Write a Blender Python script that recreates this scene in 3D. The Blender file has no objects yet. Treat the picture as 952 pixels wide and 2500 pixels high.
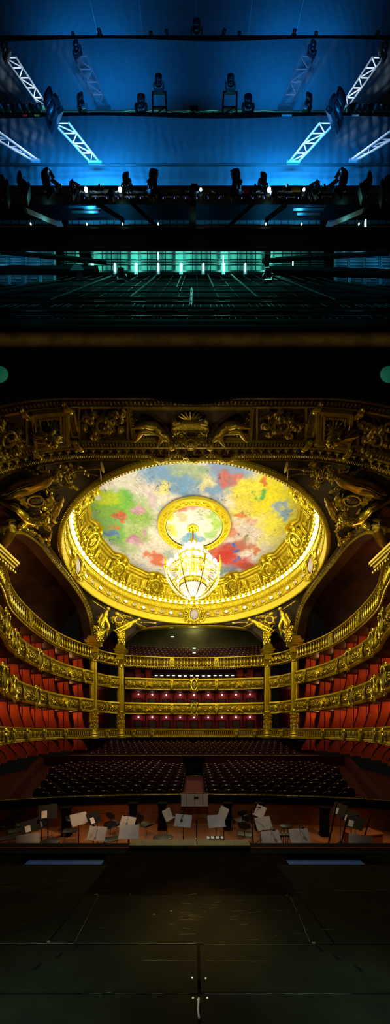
# Opera house seen from its stage: fly loft above, auditorium in the middle, stage boards below.
import bpy, bmesh, math, random
from math import sin, cos, pi, radians, sqrt, atan2, hypot
from mathutils import Vector, Matrix, noise

random.seed(7)
SC = bpy.context.scene
COL = SC.collection
FPX, CX, HY, EYE = 680.0, 474.0, 1785.0, 1.6     # lens in pixels of the 952x2500 frame, axis, horizon, eye height (m)

def P(px, py, Y):
    """world point seen at pixel (px, py) at distance Y in front of the eye"""
    return Vector(((px - CX) / FPX * Y, Y, EYE + (HY - py) / FPX * Y))

def PZ(px, py, ze):
    """world point seen at pixel on the horizontal plane ze metres above the eye"""
    return P(px, py, ze * FPX / (HY - py))

# ------------------------------------------------------------------ mesh builder
class MB:
    def __init__(s):
        s.v, s.f = [], []
    def add(s, vs, fs):
        b = len(s.v)
        s.v.extend(tuple(q) for q in vs)
        s.f.extend(tuple(b + i for i in f) for f in fs)
    def merge(s, o, fn=None):
        s.add([fn(*q) for q in o.v] if fn else o.v, o.f)
    def box(s, c, d, R=None):
        c = Vector(c); x, y, z = d[0] / 2, d[1] / 2, d[2] / 2
        vs = [Vector((i * x, j * y, k * z)) for i in (-1, 1) for j in (-1, 1) for k in (-1, 1)]
        if R is not None: vs = [R @ q for q in vs]
        s.add([c + q for q in vs], [(0, 1, 3, 2), (4, 6, 7, 5), (0, 4, 5, 1), (2, 3, 7, 6), (0, 2, 6, 4), (1, 5, 7, 3)])
    def tube(s, pts, r, n=6, caps=True, closed=False):
        pts = [Vector(p) for p in pts]
        if len(pts) < 2: return
        N = len(pts)
        rs = r if isinstance(r, (list, tuple)) else [r] * N
        t0 = (pts[1] - pts[0]).normalized()
        up = Vector((0, 0, 1)) if abs(t0.z) < .9 else Vector((1, 0, 0))
        vs = []; prev = t0.cross(up).normalized()
        for i, p in enumerate(pts):
            a = pts[(i - 1) % N] if (closed or i > 0) else p
            b = pts[(i + 1) % N] if (closed or i < N - 1) else p
            t = b - a
            t = t.normalized() if t.length > 1e-9 else t0
            nrm = prev - t * prev.dot(t)
            nrm = nrm.normalized() if nrm.length > 1e-6 else t.orthogonal().normalized()
            prev = nrm; bn = t.cross(nrm)
            vs += [p + (nrm * cos(2 * pi * k / n) + bn * sin(2 * pi * k / n)) * rs[i] for k in range(n)]
        fs = []
        for i in range(N if closed else N - 1):
            j = (i + 1) % N
            fs += [(i * n + k, i * n + (k + 1) % n, j * n + (k + 1) % n, j * n + k) for k in range(n)]
        if caps and not closed:
            fs += [tuple(range(n - 1, -1, -1)), tuple((N - 1) * n + k for k in range(n))]
        s.add(vs, fs)
    def lathe(s, prof, c=(0, 0, 0), n=16, R=None, a0=0, a1=2 * pi):
        c = Vector(c); full = abs(a1 - a0 - 2 * pi) < 1e-6; m = n if full else n + 1
        vs = []
        for r, z in prof:
            for k in range(m):
                a = a0 + (a1 - a0) * k / n
                q = Vector((r * cos(a), r * sin(a), z))
                vs.append(c + (R @ q if R is not None else q))
        fs = []
        for i in range(len(prof) - 1):
            for k in range(n):
                kk = (k + 1) % m
                fs.append((i * m + k, i * m + kk, (i + 1) * m + kk, (i + 1) * m + k))
        s.add(vs, fs)
    def sph(s, c, r, nu=8, nv=5, R=None):
        c = Vector(c)
        if not isinstance(r, (tuple, list)): r = (r, r, r)
        vs = []; 
        for j in range(1, nv):
            t = pi * j / nv
            for k in range(nu):
                a = 2 * pi * k / nu
                vs.append(Vector((r[0] * sin(t) * cos(a), r[1] * sin(t) * sin(a), r[2] * cos(t))))
        vs += [Vector((0, 0, r[2])), Vector((0, 0, -r[2]))]
        if R is not None: vs = [R @ q for q in vs]
        T, B = len(vs) - 2, len(vs) - 1
        fs = []
        for j in range(nv - 2):
            fs += [(j * nu + k, (j + 1) * nu + k, (j + 1) * nu + (k + 1) % nu, j * nu + (k + 1) % nu) for k in range(nu)]
        fs += [(T, k, (k + 1) % nu) for k in range(nu)]
        fs += [(B, (nv - 2) * nu + (k + 1) % nu, (nv - 2) * nu + k) for k in range(nu)]
        s.add([c + q for q in vs], fs)
    def grid(s, fn, nu, nv, closeu=False):
        m = nu if closeu else nu + 1
        vs = [fn(i / nu, j / nv) for j in range(nv + 1) for i in range(m)]
        fs = []
        for j in range(nv):
            for i in range(nu):
                ii = (i + 1) % m
                fs.append((j * m + i, j * m + ii, (j + 1) * m + ii, (j + 1) * m + i))
        s.add(vs, fs)
    def strip(s, rings, closed_prof=False, closed_path=False, caps=False):
        """loft a list of equal-length point rings"""
        n = len(rings[0]); N = len(rings)
        vs = [q for r in rings for q in r]; fs = []
        for i in range(N if closed_path else N - 1):
            j = (i + 1) % N
            for k in range(n if closed_prof else n - 1):
                kk = (k + 1) % n
                fs.append((i * n + k, i * n + kk, j * n + kk, j * n + k))
        if caps: fs += [tuple(range(n)), tuple((N - 1) * n + k for k in range(n))]
        s.add(vs, fs)
    def prism(s, poly, w0, w1, fn=lambda u, v, w: (u, v, w)):
        n = len(poly)
        vs = [fn(u, v, w0) for u, v in poly] + [fn(u, v, w1) for u, v in poly]
        fs = [tuple(range(n - 1, -1, -1)), tuple(range(n, 2 * n))]
        fs += [(k, (k + 1) % n, n + (k + 1) % n, n + k) for k in range(n)]
        s.add(vs, fs)

ORG = {}
STUFFY = {'bead_row', 'bead_rows', 'dentil_row', 'scrollwork', 'pierced_arcade', 'dentils', 'acanthus_row', 'bead_rim', 'beads', 'drum_scrollwork', 'garland', 'thin_joist', 'crystal_drops', 'mane', 'rays'}
def put(mb, name, mat, parent=None, smooth=35, loc=None):
    """link the builder as one mesh object (vertices given in world space; stored relative to the parent's base)"""
    o_ = ORG.get(parent.name, Vector((0, 0, 0))) if parent is not None else (Vector(loc) if loc is not None else Vector((0, 0, 0)))
    me = bpy.data.meshes.new(name)
    me.from_pydata([(x - o_.x, y - o_.y, z - o_.z) for x, y, z in mb.v], [], mb.f)
    bm = bmesh.new(); bm.from_mesh(me)
    bmesh.ops.recalc_face_normals(bm, faces=bm.faces)
    bm.to_mesh(me); bm.free()
    if smooth:
        me.polygons.foreach_set('use_smooth', [True] * len(me.polygons))
        me.set_sharp_from_angle(angle=radians(smooth))
    me.materials.append(mat)
    o = bpy.data.objects.new(name, me); COL.objects.link(o)
    if parent is not None:
        o.parent = parent
    else:
        o.location = o_
    ORG[o.name] = o_
    if parent is not None and name in STUFFY: o['kind'] = 'stuff'
    return o

def tag(o, label=None, cat=None, group=None, kind=None):
    if label: o['label'] = label
    if cat: o['category'] = cat
    if group: o['group'] = group
    if kind: o['kind'] = kind
    return o

def thing(name, label, cat, loc=(0, 0, 0), group=None, kind='thing'):
    o = bpy.data.objects.new(name, None); COL.objects.link(o)
    o.location = loc; o.empty_display_size = .2
    ORG[o.name] = Vector(loc)
    return tag(o, label, cat, group, kind)

def copy_tree(o, parent=None):
    c = o.copy(); COL.objects.link(c)
    if parent is not None:
        c.parent = parent; c.matrix_parent_inverse.identity()
    ORG[c.name] = Vector((0, 0, 0))
    for ch in o.children: copy_tree(ch, c)
    return c

def struct(mb, name, mat, smooth=35):
    return tag(put(mb, name, mat, smooth=smooth), kind='structure')

ORD = ['first', 'second', 'third', 'fourth', 'fifth', 'sixth', 'seventh', 'eighth', 'ninth', 'tenth', 'eleventh', 'twelfth', 'thirteenth',
       'fourteenth', 'fifteenth', 'sixteenth', 'seventeenth', 'eighteenth', 'nineteenth', 'twentieth', 'twenty-first', 'twenty-second', 'twenty-third',
       'twenty-fourth', 'twenty-fifth', 'twenty-sixth', 'twenty-seventh', 'twenty-eighth', 'twenty-ninth', 'thirtieth']

# ------------------------------------------------------------------ materials
def _nt(name):
    m = bpy.data.materials.new(name); m.use_nodes = True
    nt = m.node_tree
    return m, nt, nt.nodes['Principled BSDF']

def mat(name, col, metal=0.0, rough=.6, bump=None, vary=None, emit=None, alpha=None, sheen=0, spec=None):
    """bump=(kind, scale, strength); vary=(scale, colour2, sharpness); emit=(colour, strength)"""
    m, nt, b = _nt(name)
    b.inputs['Base Color'].default_value = (*col, 1)
    b.inputs['Metallic'].default_value = metal
    b.inputs['Roughness'].default_value = rough
    if spec is not None: b.inputs['Specular IOR Level'].default_value = spec
    if sheen: b.inputs['Sheen Weight'].default_value = sheen
    if alpha is not None: b.inputs['Alpha'].default_value = alpha
    if emit:
        b.inputs['Emission Color'].default_value = (*emit[0], 1)
        b.inputs['Emission Strength'].default_value = emit[1]
    geo = None
    if bump or vary: geo = nt.nodes.new('ShaderNodeNewGeometry')
    if vary:
        n = nt.nodes.new('ShaderNodeTexNoise'); n.inputs['Scale'].default_value = vary[0]; n.inputs['Detail'].default_value = 4
        nt.links.new(geo.outputs['Position'], n.inputs['Vector'])
        r = nt.nodes.new('ShaderNodeMapRange'); r.inputs[1].default_value = .5 - vary[2]; r.inputs[2].default_value = .5 + vary[2]
        nt.links.new(n.outputs['Fac'], r.inputs[0])
        mx = nt.nodes.new('ShaderNodeMix'); mx.data_type = 'RGBA'
        mx.inputs[6].default_value = (*col, 1); mx.inputs[7].default_value = (*vary[1], 1)
        nt.links.new(r.outputs[0], mx.inputs[0]); nt.links.new(mx.outputs[2], b.inputs['Base Color'])
    if bump:
        kind, sc_, st = bump
        if kind == 'vor':
            t = nt.nodes.new('ShaderNodeTexVoronoi'); t.feature = 'SMOOTH_F1'; out = t.outputs['Distance']
        elif kind == 'wave':
            t = nt.nodes.new('ShaderNodeTexWave'); out = t.outputs['Fac']; t.inputs['Distortion'].default_value = 6
        else:
            t = nt.nodes.new('ShaderNodeTexNoise'); t.inputs['Detail'].default_value = 5; out = t.outputs['Fac']
        t.inputs['Scale'].default_value = sc_
        nt.links.new(geo.outputs['Position'], t.inputs['Vector'])
        bp = nt.nodes.new('ShaderNodeBump'); bp.inputs['Strength'].default_value = st; bp.inputs['Distance'].default_value = .12
        nt.links.new(out, bp.inputs['Height']); nt.links.new(bp.outputs['Normal'], b.inputs['Normal'])
    return m

GC = (.80, .63, .022)
M = {}
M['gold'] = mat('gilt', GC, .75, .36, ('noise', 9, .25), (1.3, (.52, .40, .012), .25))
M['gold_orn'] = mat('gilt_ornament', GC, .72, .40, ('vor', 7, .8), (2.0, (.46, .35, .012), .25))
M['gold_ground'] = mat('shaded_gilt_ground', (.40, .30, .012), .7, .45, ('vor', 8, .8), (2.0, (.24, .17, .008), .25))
M['gold_fine'] = mat('gilt_fine_carving', GC, .72, .40, ('vor', 13, .9), (2.0, (.46, .35, .012), .25))
M['gold_pol'] = mat('polished_gilt', (.86, .69, .03), .85, .26, ('noise', 5, .08))
M['gold_yel'] = mat('bright_yellow_gilt', (.93, .74, .02), .35, .45, ('noise', 14, .1))
M['gold_old'] = mat('old_dark_gilt', (.34, .25, .015), .7, .42, ('vor', 9, .7), (.9, (.16, .10, .02), .2))
M['grid_metal'] = mat('dim_grid_metal', (.07, .085, .09), .3, .5)
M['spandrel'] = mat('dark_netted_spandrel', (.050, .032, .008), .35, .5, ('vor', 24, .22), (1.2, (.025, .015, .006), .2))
M['gold_relief'] = mat('old_relief_gilt', (.62, .45, .03), .8, .40, ('noise', 7, .2), (1.5, (.40, .28, .02), .2))
M['shield'] = mat('pale_olive_gilt', (.42, .36, .05), .3, .42)
M['brown'] = mat('umber_plaster', (.10, .055, .02), .2, .6, ('noise', 5, .3), (.8, (.05, .028, .012), .2))
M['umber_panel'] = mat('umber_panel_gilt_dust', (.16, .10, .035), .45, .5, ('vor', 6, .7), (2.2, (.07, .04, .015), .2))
M['mural_dark'] = mat('dark_painted_vault', (.11, .045, .02), 0, .75, None, (.45, (.035, .014, .01), .18))
M['olive_vault'] = mat('olive_painted_vault', (.10, .085, .03), 0, .75, None, (.7, (.05, .045, .02), .2))
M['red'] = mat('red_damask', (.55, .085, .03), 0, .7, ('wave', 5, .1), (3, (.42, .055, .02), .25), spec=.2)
M['red_wall'] = mat('crimson_wall', (.36, .02, .025), 0, .6, None, (2, (.24, .012, .018), .25))
M['curtain'] = mat('red_velvet_curtain', (.60, .10, .035), 0, .8, None, (6, (.45, .065, .02), .25), spec=.15)
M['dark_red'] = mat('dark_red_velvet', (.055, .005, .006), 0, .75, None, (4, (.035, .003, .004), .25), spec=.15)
M['seat'] = mat('seat_velvet', (.030, .004, .005), 0, .7, ('noise', 30, .2), (9, (.018, .0025, .003), .2), spec=.15)
M['seat_wood'] = mat('seat_dark_frame', (.02, .012, .01), 0, .4)
M['plate'] = mat('brass_number_plate', (.95, .80, .42), .3, .45)
M['black'] = mat('black_paint', (.005, .005, .005), 0, .8, spec=.06)
M['void'] = mat('black_masking_felt', (.0035, .0032, .003), 0, .95, spec=.1)
M['black_metal'] = mat('black_metal', (.012, .013, .016), .35, .38)
M['lamp_black'] = mat('lamp_black_plastic', (.010, .011, .014), .0, .32)
M['steel'] = mat('brushed_steel', (.55, .58, .62), .9, .35)
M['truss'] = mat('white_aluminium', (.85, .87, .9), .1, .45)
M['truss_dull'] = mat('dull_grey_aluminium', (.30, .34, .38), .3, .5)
M['cloth'] = mat('grey_border_cloth', (.40, .44, .48), 0, .9, ('wave', 1.2, .12), (1.6, (.32, .36, .40), .3), spec=.1)
M['navy_beam'] = mat('dark_navy_beam', (.06, .10, .12), 0, .8, ('noise', 6, .2), (.8, (.04, .07, .09), .2), spec=.15)
M['brown_beam'] = mat('dim_brown_beam', (.34, .25, .08), 0, .9, None, (2, (.16, .11, .04), .2), spec=.1)
M['gallery_panel'] = mat('pale_green_gallery_wall', (.35, .50, .47), 0, .8, None, (.8, (.18, .30, .30), .25))
M['rack'] = mat('louvre_metal', (.25, .33, .38), .3, .5)
M['tube_on'] = mat('fluorescent_tube_lit', (1, 1, 1), 0, .5, emit=((.55, 1, .95), 4))
M['led_on'] = mat('led_lamp_lit', (1, 1, 1), 0, .5, emit=((.55, .9, 1), 18))
M['lens'] = mat('dark_glass_lens', (.02, .035, .05), .2, .08)
M['cable'] = mat('pale_cable', (.6, .68, .75), 0, .5)
M['tape'] = mat('coloured_tape', (.65, .42, .05), 0, .6)
M['bulb_on'] = mat('lit_frosted_bulb', (1, .95, .85), 0, .4, emit=((1, .90, .66), 4.5))
M['glass_lit'] = mat('lit_crystal_bowl', (1, .97, .9), 0, .2, emit=((1, .92, .75), 1.0))
M['crystal'] = mat('crystal_drops', (1, .95, .82), 0, .12, emit=((1, .88, .6), .16))  # faint glow in the drops stands in for bulb light
M['roundel_on'] = mat('lit_milk_glass', (.9, .86, .85), 0, .3, emit=((1, .9, .9), .8))
M['roundel_off'] = mat('milk_glass', (.55, .47, .46), 0, .3, emit=((1, .8, .8), .12))
M['boxlamp'] = mat('lit_box_lamp', (1, .9, .85), 0, .4, emit=((1, .72, .62), 14))
M['screen_on'] = mat('lit_control_room_lamp', (1, 1, 1), 0, .4, emit=((1, .92, .75), 5))
M['door'] = mat('dark_walnut_door', (.05, .018, .012), 0, .5, None, (3, (.03, .012, .008), .2))
M['glass_dark'] = mat('dark_window_glass', (.02, .015, .012), .1, .1)
M['pitwood'] = mat('pit_panel_wood', (.30, .09, .018), 0, .45, ('wave', 1.0, .05), (2.2, (.18, .048, .010), .25))
M['pitfloor'] = mat('pit_floor_boards', (.34, .12, .03), 0, .42, ('noise', 6, .08), (3, (.22, .07, .018), .25))
M['desk'] = mat('grey_steel_desk', (.62, .60, .56), .15, .45, ('noise', 25, .06), (5, (.48, .46, .43), .25))
M['desk_dark'] = mat('black_desk', (.02, .02, .02), .3, .45)
M['paper'] = mat('white_paper', (.85, .84, .80), 0, .7)
M['cond'] = mat('grey_beige_panel', (.55, .50, .40), 0, .6)
M['stage'] = mat('stage_boards_dark', (.022, .0175, .008), 0, .6, ('noise', 14, .1), (3.5, (.012, .010, .005), .25), spec=.015)
M['stage_dark'] = mat('stage_boards_black', (.022, .015, .007), 0, .6, ('noise', 9, .15), (4, (.010, .007, .003), .2), spec=.0)
M['olive_board'] = mat('olive_painted_board', (.30, .26, .06), 0, .6, ('noise', 10, .2), (6, (.20, .17, .04), .2))
M['chalk'] = mat('worn_pale_scratch', (.20, .17, .09), 0, .8)
M['red_line'] = mat('red_edge_strip', (.9, .015, .02), 0, .5)
M['blue_glow'] = mat('blue_painted_glow', (.005, .025, .07), 0, .5, ('noise', 8, .2), emit=((.008, .12, .40), .10))  # emission imitates the blue reflection in the troughs; also colours the pilot light
M['carpet'] = mat('red_aisle_carpet', (.10, .006, .007), 0, .9)
M['wire_white'] = mat('pale_wire', (.8, .85, .9), 0, .4)
M['sign_on'] = mat('lit_exit_sign', (1, 1, 1), 0, .4, emit=((.75, 1, .85), 4))
M['green_glow'] = mat('green_painted_glow', (.1, .9, .5), 0, .4, emit=((.008, .10, .058), .5))  # emission imitates a green glow at the header edges

# ------------------------------------------------------------------ ornament motifs in (u, v, w): w is out of the surface
def leaf(m, u, v, ang, L, W, lift=.03, bend=.5, fn=None):
    q = MB(); n = 5; pts = []
    x, y, a = u, v, ang
    for i in range(n + 1):
        t = i / n
        wd = W * max(.04, sin(pi * min(1, t * .92 + .08) ** .75)) / 2
        h = lift * (.35 + sin(pi * t)) if i < n else lift * .2
        nx, ny = -sin(a), cos(a)
        pts.append([(x + nx * wd, y + ny * wd, 0), (x + nx * wd * .4, y + ny * wd * .4, h * .8), (x, y, h * .55), (x - nx * wd * .4, y - ny * wd * .4, h * .8), (x - nx * wd, y - ny * wd, 0)])
        x += cos(a) * L / n; y += sin(a) * L / n; a += bend / n
    q.strip(pts); m.merge(q, fn)

def scroll(m, u, v, r, turns=1.6, a0=0, hand=1, th=.02, lift=.025, fn=None, n=20):
    q = MB(); pts = []; rs = []
    for i in range(n + 1):
        t = i / n; rr = r * (1 - t * .88); a = a0 + hand * t * turns * 2 * pi
        pts.append((u + rr * cos(a), v + rr * sin(a), lift)); rs.append(th * (1 - .45 * t))
    q.tube(pts, rs, 5); q.sph((u, v, lift), th * 1.7, 6, 4)
    m.merge(q, fn)

def rosette(m, u, v, r, n=8, lift=.04, fn=None):
    q = MB()
    for k in range(n):
        leaf(q, u, v, 2 * pi * k / n, r, r * 2.4 / n * 1.6, lift, 0)
    q.sph((u, v, lift * .7), (r * .28, r * .28, lift), 8, 4)
    m.merge(q, fn)

def bead(m, u, v, r, fn=None, nu=6, nv=4):
    q = MB(); q.sph((u, v, 0), r, nu, nv); m.merge(q, fn)

def rinceau(m, u0, u1, v0, v1, fn, step=None, rng=random):
    """running acanthus scroll filling a band"""
    h = v1 - v0; step = step or h * 1.05
    n = max(1, int(round((u1 - u0) / step))); st = (u1 - u0) / n
    for i in range(n):
        up = i % 2
        uc = u0 + (i + .5) * st; vc = v0 + h * (.56 if up else .44)
        hand = 1 if up else -1
        scroll(m, uc, vc, min(st, h) * .40, 1.5, pi + (.3 if up else -.3), hand, h * .055, h * .06, fn, 14)
        for k in range(5):
            a = rng.uniform(0, 2 * pi)
            leaf(m, uc + cos(a) * h * .24, vc + sin(a) * h * .24, a + .6 * hand, h * .34, h * .15, h * .09, .9 * hand, fn)
        leaf(m, uc - st * .5, v0 + h * .15, .9 if up else 1.9, h * .5, h * .17, h * .10, -.8 * hand, fn)
        leaf(m, uc + st * .42, v1 - h * .10, -1.0 if up else -2.1, h * .42, h * .15, h * .10, .7 * hand, fn)

def oval(n, ru, rv, u=0, v=0, a0=0):
    return [(u + ru * cos(a0 + 2 * pi * k / n), v + rv * sin(a0 + 2 * pi * k / n)) for k in range(n)]

def cartouche_frame(m, u, v, w, h, fn, lift=.08):
    q = MB()
    q.tube([(u + w * .40 * cos(a), v + h * .40 * sin(a), lift) for a in [2 * pi * k / 20 for k in range(20)]], w * .055, 6, closed=True)
    for s in (-1, 1):
        scroll(q, u + s * w * .42, v + h * .36, w * .17, 1.5, pi / 2 + s * .5, -s, w * .045, lift, None, 14)
        scroll(q, u + s * w * .38, v - h * .38, w * .14, 1.4, -pi / 2, s, w * .04, lift, None, 14)
        leaf(q, u + s * w * .45, v - h * .1, pi / 2 - s * .35, h * .42, w * .15, lift * 1.1, s * .7)
        leaf(q, u + s * w * .42, v + h * .1, -pi / 2 + s * .5, h * .40, w * .14, lift * 1.1, -s * .6)
        leaf(q, u + s * w * .10, v - h * .42, -pi / 2 + s * .7, h * .22, w * .12, lift, -s)
    for k in range(7):
        a = pi / 2 + (k - 3) * .33
        leaf(q, u, v + h * .34, a, h * .26, w * .12, lift * 1.3, 0)
    q.sph((u, v + h * .37, lift), (w * .09, w * .09, lift * 1.2), 8, 5)
    q.sph((u, v - h * .44, lift), (w * .07, w * .08, lift), 8, 5)
    m.merge(q, fn)

def cartouche_face(m, u, v, w, h, fn, lift=.06):
    q = MB(); n = 16; rings = []
    for t, z in ((.40, 0), (.36, lift * .7), (.24, lift * 1.2), (.02, lift * 1.4)):
        rings.append([(u + w * t * cos(2 * pi * k / n), v + h * t * sin(2 * pi * k / n), z) for k in range(n)])
    q.strip(rings, closed_prof=True); m.merge(q, fn)

def garland(m, pts, r, rng, dens=9, leafy=True):
    """cluster of small leaves and berries along a world polyline"""
    pts = [Vector(p) for p in pts]
    for a, b in zip(pts, pts[1:]):
        n = max(2, int((b - a).length / r * dens / 4))
        for i in range(n):
            c = a.lerp(b, (i + rng.random()) / n) + Vector((rng.uniform(-1, 1), rng.uniform(-1, 1), rng.uniform(-1, 1))) * r * .7
            if rng.random() < .45:
                m.sph(c, r * rng.uniform(.22, .42), 6, 4)
            else:
                d = Vector((rng.uniform(-1, 1), rng.uniform(-1, 1), rng.uniform(-.6, .6))).normalized()
                sd = d.orthogonal().normalized() * r * .28; L = r * rng.uniform(.7, 1.2)
                up = d.cross(sd).normalized() * r * .12
                m.add([c, c + d * L * .5 + sd, c + d * L, c + d * L * .5 - sd, c + d * L * .5 + up], [(0, 1, 4), (1, 2, 4), (2, 3, 4), (3, 0, 4)])

# ------------------------------------------------------------------ paths
class Path:
    def __init__(s, pts, inside, n=14):
        """Catmull-Rom through (x, y) points; normals face the point inside"""
        P_ = [Vector((p[0], p[1])) for p in pts]
        ext = [P_[0] * 2 - P_[1]] + P_ + [P_[-1] * 2 - P_[-2]]
        out = []
        for i in range(1, len(ext) - 2):
            a, b, c, d = ext[i - 1:i + 3]
            for k in range(n):
                t = k / n
                out.append(.5 * ((2 * b) + (c - a) * t + (2 * a - 5 * b + 4 * c - d) * t * t + (3 * b - a - 3 * c + d) * t ** 3))
        out.append(P_[-1]); s.p = out
        s.l = [0]
        for a, b in zip(out, out[1:]): s.l.append(s.l[-1] + (b - a).length)
        s.L = s.l[-1]; s.c = Vector(inside)
    def at(s, u):
        u = min(max(u, 0), s.L); i = 0
        lo, hi = 0, len(s.l) - 2
        while lo < hi:
            mid = (lo + hi + 1) // 2
            if s.l[mid] <= u: lo = mid
            else: hi = mid - 1
        i = lo
        a, b = s.p[i], s.p[i + 1]; t = (u - s.l[i]) / max(1e-9, s.l[i + 1] - s.l[i])
        p = a.lerp(b, t)
        def tang(j):
            j0, j1 = max(0, j - 1), min(len(s.p) - 1, j + 1)
            return (s.p[j1] - s.p[j0]).normalized()
        tg = tang(i).lerp(tang(i + 1), t).normalized()
        nm = Vector((-tg.y, tg.x))
        if nm.dot(s.c - p) < 0: nm = -nm
        return p, tg, nm
    def F(s, z0=0):
        def fn(u, v, w):
            p, t, n = s.at(u)
            return (p.x + n.x * w, p.y + n.y * w, z0 + v)
        return fn
    def sweep(s, m, prof, z0, u0=0, u1=None, du=.35, closed=True):
        """prof: (w, v) points"""
        u1 = s.L if u1 is None else u1; n = max(2, int((u1 - u0) / du)); fn = s.F(z0)
        m.strip([[fn(u0 + (u1 - u0) * i / n, v, w) for w, v in prof] for i in range(n + 1)], closed_prof=closed, caps=closed)
    def u_of_y(s, y):
        best = min(range(len(s.p)), key=lambda i: abs(s.p[i].y - y)); return s.l[best]

LB, LSIDE = 4.0, 7.0
# ================================================================== STAGE
def stage():
    PITZ = -2.0
    # ---- boards, one structure: panels with real gaps over a dark base
    base = MB(); base.box((0, 2.2, -.16), (12, 3.0, .2)); struct(base, 'floor_understage', M['black'], 0)
    yF = 3.33                                    # where the footlight troughs begin
    def Y(py): return EYE * FPX / (py - HY)
    def X(px, py): return (px - CX) / FPX * Y(py)
    y5, y4, y3, y2, y1 = .8, Y(2425), Y(2305), Y(2185), yF
    m = MB()
    def slab(x0, x1, ya, yb, g=.004, dz=0):
        m.box(((x0 + x1) / 2, (ya + yb) / 2, -.03 + dz / 2), (x1 - x0 - 2 * g, yb - ya - 2 * g, .06 + dz))
    xs = X(485, 2400)
    slab(-6, xs, y5, y4, .006); slab(xs, 6, y5, y4, .006)
    xs2 = X(485, 2350)
    slab(-6, xs2 - .004, y4, y3, .006); slab(xs2 + .004, 6, y4, y3, .006)
    sl, sr = X(190, 2210), X(748, 2210)
    def quad(pts):
        m.prism(pts, -.06, 0)
    a0, a1 = X(178, 2223), X(262, 2092)
    b0, b1 = X(757, 2223), X(684, 2092)
    yt = Y(2092)
    quad([(-6, y3 + .004), (a0 - .03, y3 + .004), (a0 + .049, y1), (-6, y1)])
    quad([(6, y1), (b0 - .049, y1), (b0 + .03, y3 + .004), (6, y3 + .004)])
    quad([(a0 - .018, y3 + .004), (b0 + .018, y3 + .004), (b0 - .013, y2), (a0 + .013, y2)])
    struct(m, 'floor', M['stage'], 0)
    m = MB()
    m.prism([(a0 + .013, y2 + .003), (b0 - .013, y2 + .003), (b0 - .054, y1), (b0 - .06, 3.62), (a0 + .06, 3.62), (a0 + .054, y1)], -.06, 0)
    struct(m, 'floor_front_panel', M['stage_dark'], 0)
    m = MB()                                     # surround of the troughs
    for s, x0, x1 in ((-1, -6, a0 + .05), (1, b0 - .05, 6)):
        t0, t1 = (X(45, 2100), X(256, 2100)) if s < 0 else (X(697, 2100), X(905, 2100))
        m.box(((x0 + t0) / 2, 3.475, -.03), (t0 - x0, .29, .06)); m.box(((t1 + x1) / 2, 3.475, -.03), (x1 - t1, .29, .06))
    struct(m, 'floor_trough_surround', M['stage_dark'], 0)
    for s in (-1, 1):
        t0, t1 = (X(45, 2100), X(256, 2100)) if s < 0 else (X(697, 2100), X(905, 2100))
        r = thing('footlight_trough', 'black footlight trough with a blue painted reflection at the %s of the stage edge' % ('left end' if s < 0 else 'right end'), 'footlight', ((t0 + t1) / 2, 3.47, -.1), 'blue footlight troughs at the stage edge')
        h = MB(); c = (t0 + t1) / 2; w = t1 - t0
        h.box((c, 3.47, -.12), (w, .30, .02)); h.box((c, 3.335, -.06), (w, .012, .12)); h.box((c, 3.612, -.05), (w, .012, .13))
        for x in (t0, t1): h.box((x, 3.47, -.06), (.012, .28, .12))
        put(h, 'housing', M['black'], r, 0)
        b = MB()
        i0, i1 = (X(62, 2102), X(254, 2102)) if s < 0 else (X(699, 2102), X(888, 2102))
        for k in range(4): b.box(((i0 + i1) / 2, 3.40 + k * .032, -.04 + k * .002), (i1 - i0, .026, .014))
        put(b, 'glow_strip', M['blue_glow'], r, 0)  # blue reflection imitated by faintly glowing slats
    # ---- scratches, seam wear and slots: each a thin mark on the boards
    rng = random.Random(3)
    def mark(p0, p1, w, name, label):
        a, b = Vector((X(*p0), Y(p0[1]), .0015)), Vector((X(*p1), Y(p1[1]), .0015))
        q = MB(); n = max(3, int((b - a).length / .05)); sd = Vector((-(b - a).y, (b - a).x, 0)).normalized()
        rings = []
        for i in range(n + 1):
            c = a.lerp(b, i / n) + sd * rng.uniform(-.003, .003); ww = w * rng.uniform(.3, 1)
            rings.append([c - sd * ww, c + sd * ww, c + Vector((0, 0, -.001))])
        q.strip(rings, closed_prof=True); return q
    q = MB()
    for p0, p1, w in (((0, 2304), (180, 2304), .004), ((182, 2302), (226, 2215), .0018), ((228, 2212), (240, 2186), .0018), ((708, 2190), (724, 2225), .0018),
                      ((728, 2232), (757, 2300), .002), ((190, 2304), (480, 2304), .0015), ((495, 2306), (770, 2306), .0015),
                      ((815, 2174), (905, 2176), .003), ((910, 2172), (950, 2173), .002), ((30, 2169), (70, 2169), .002), ((100, 2151), (170, 2150), .0015),
                      ((0, 2165), (50, 2166), .002), ((455, 2186), (480, 2183), .002), ((505, 2346), (650, 2347), .001), ((350, 2345), (478, 2346), .0012), ((200, 2425), (480, 2425), .0015), ((500, 2427), (860, 2426), .0012)):
        q.merge(mark(p0, p1, w, '', ''))
    for k in range(46):
        x, y = rng.uniform(10, 940), rng.uniform(2130, 2300); L = rng.uniform(4, 45)
        if k % 2: x, y, L = rng.gauss(480, 70), rng.gauss(2235, 28), rng.uniform(8, 40)
        q.merge(mark((x, y), (x + L, y + rng.uniform(-4, 4)), .0011, '', ''))
    tag(put(q, 'scratch', M['chalk'], smooth=0), 'pale scratches and chalk wear across the dark stage boards', 'scratch', kind='stuff')
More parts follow.
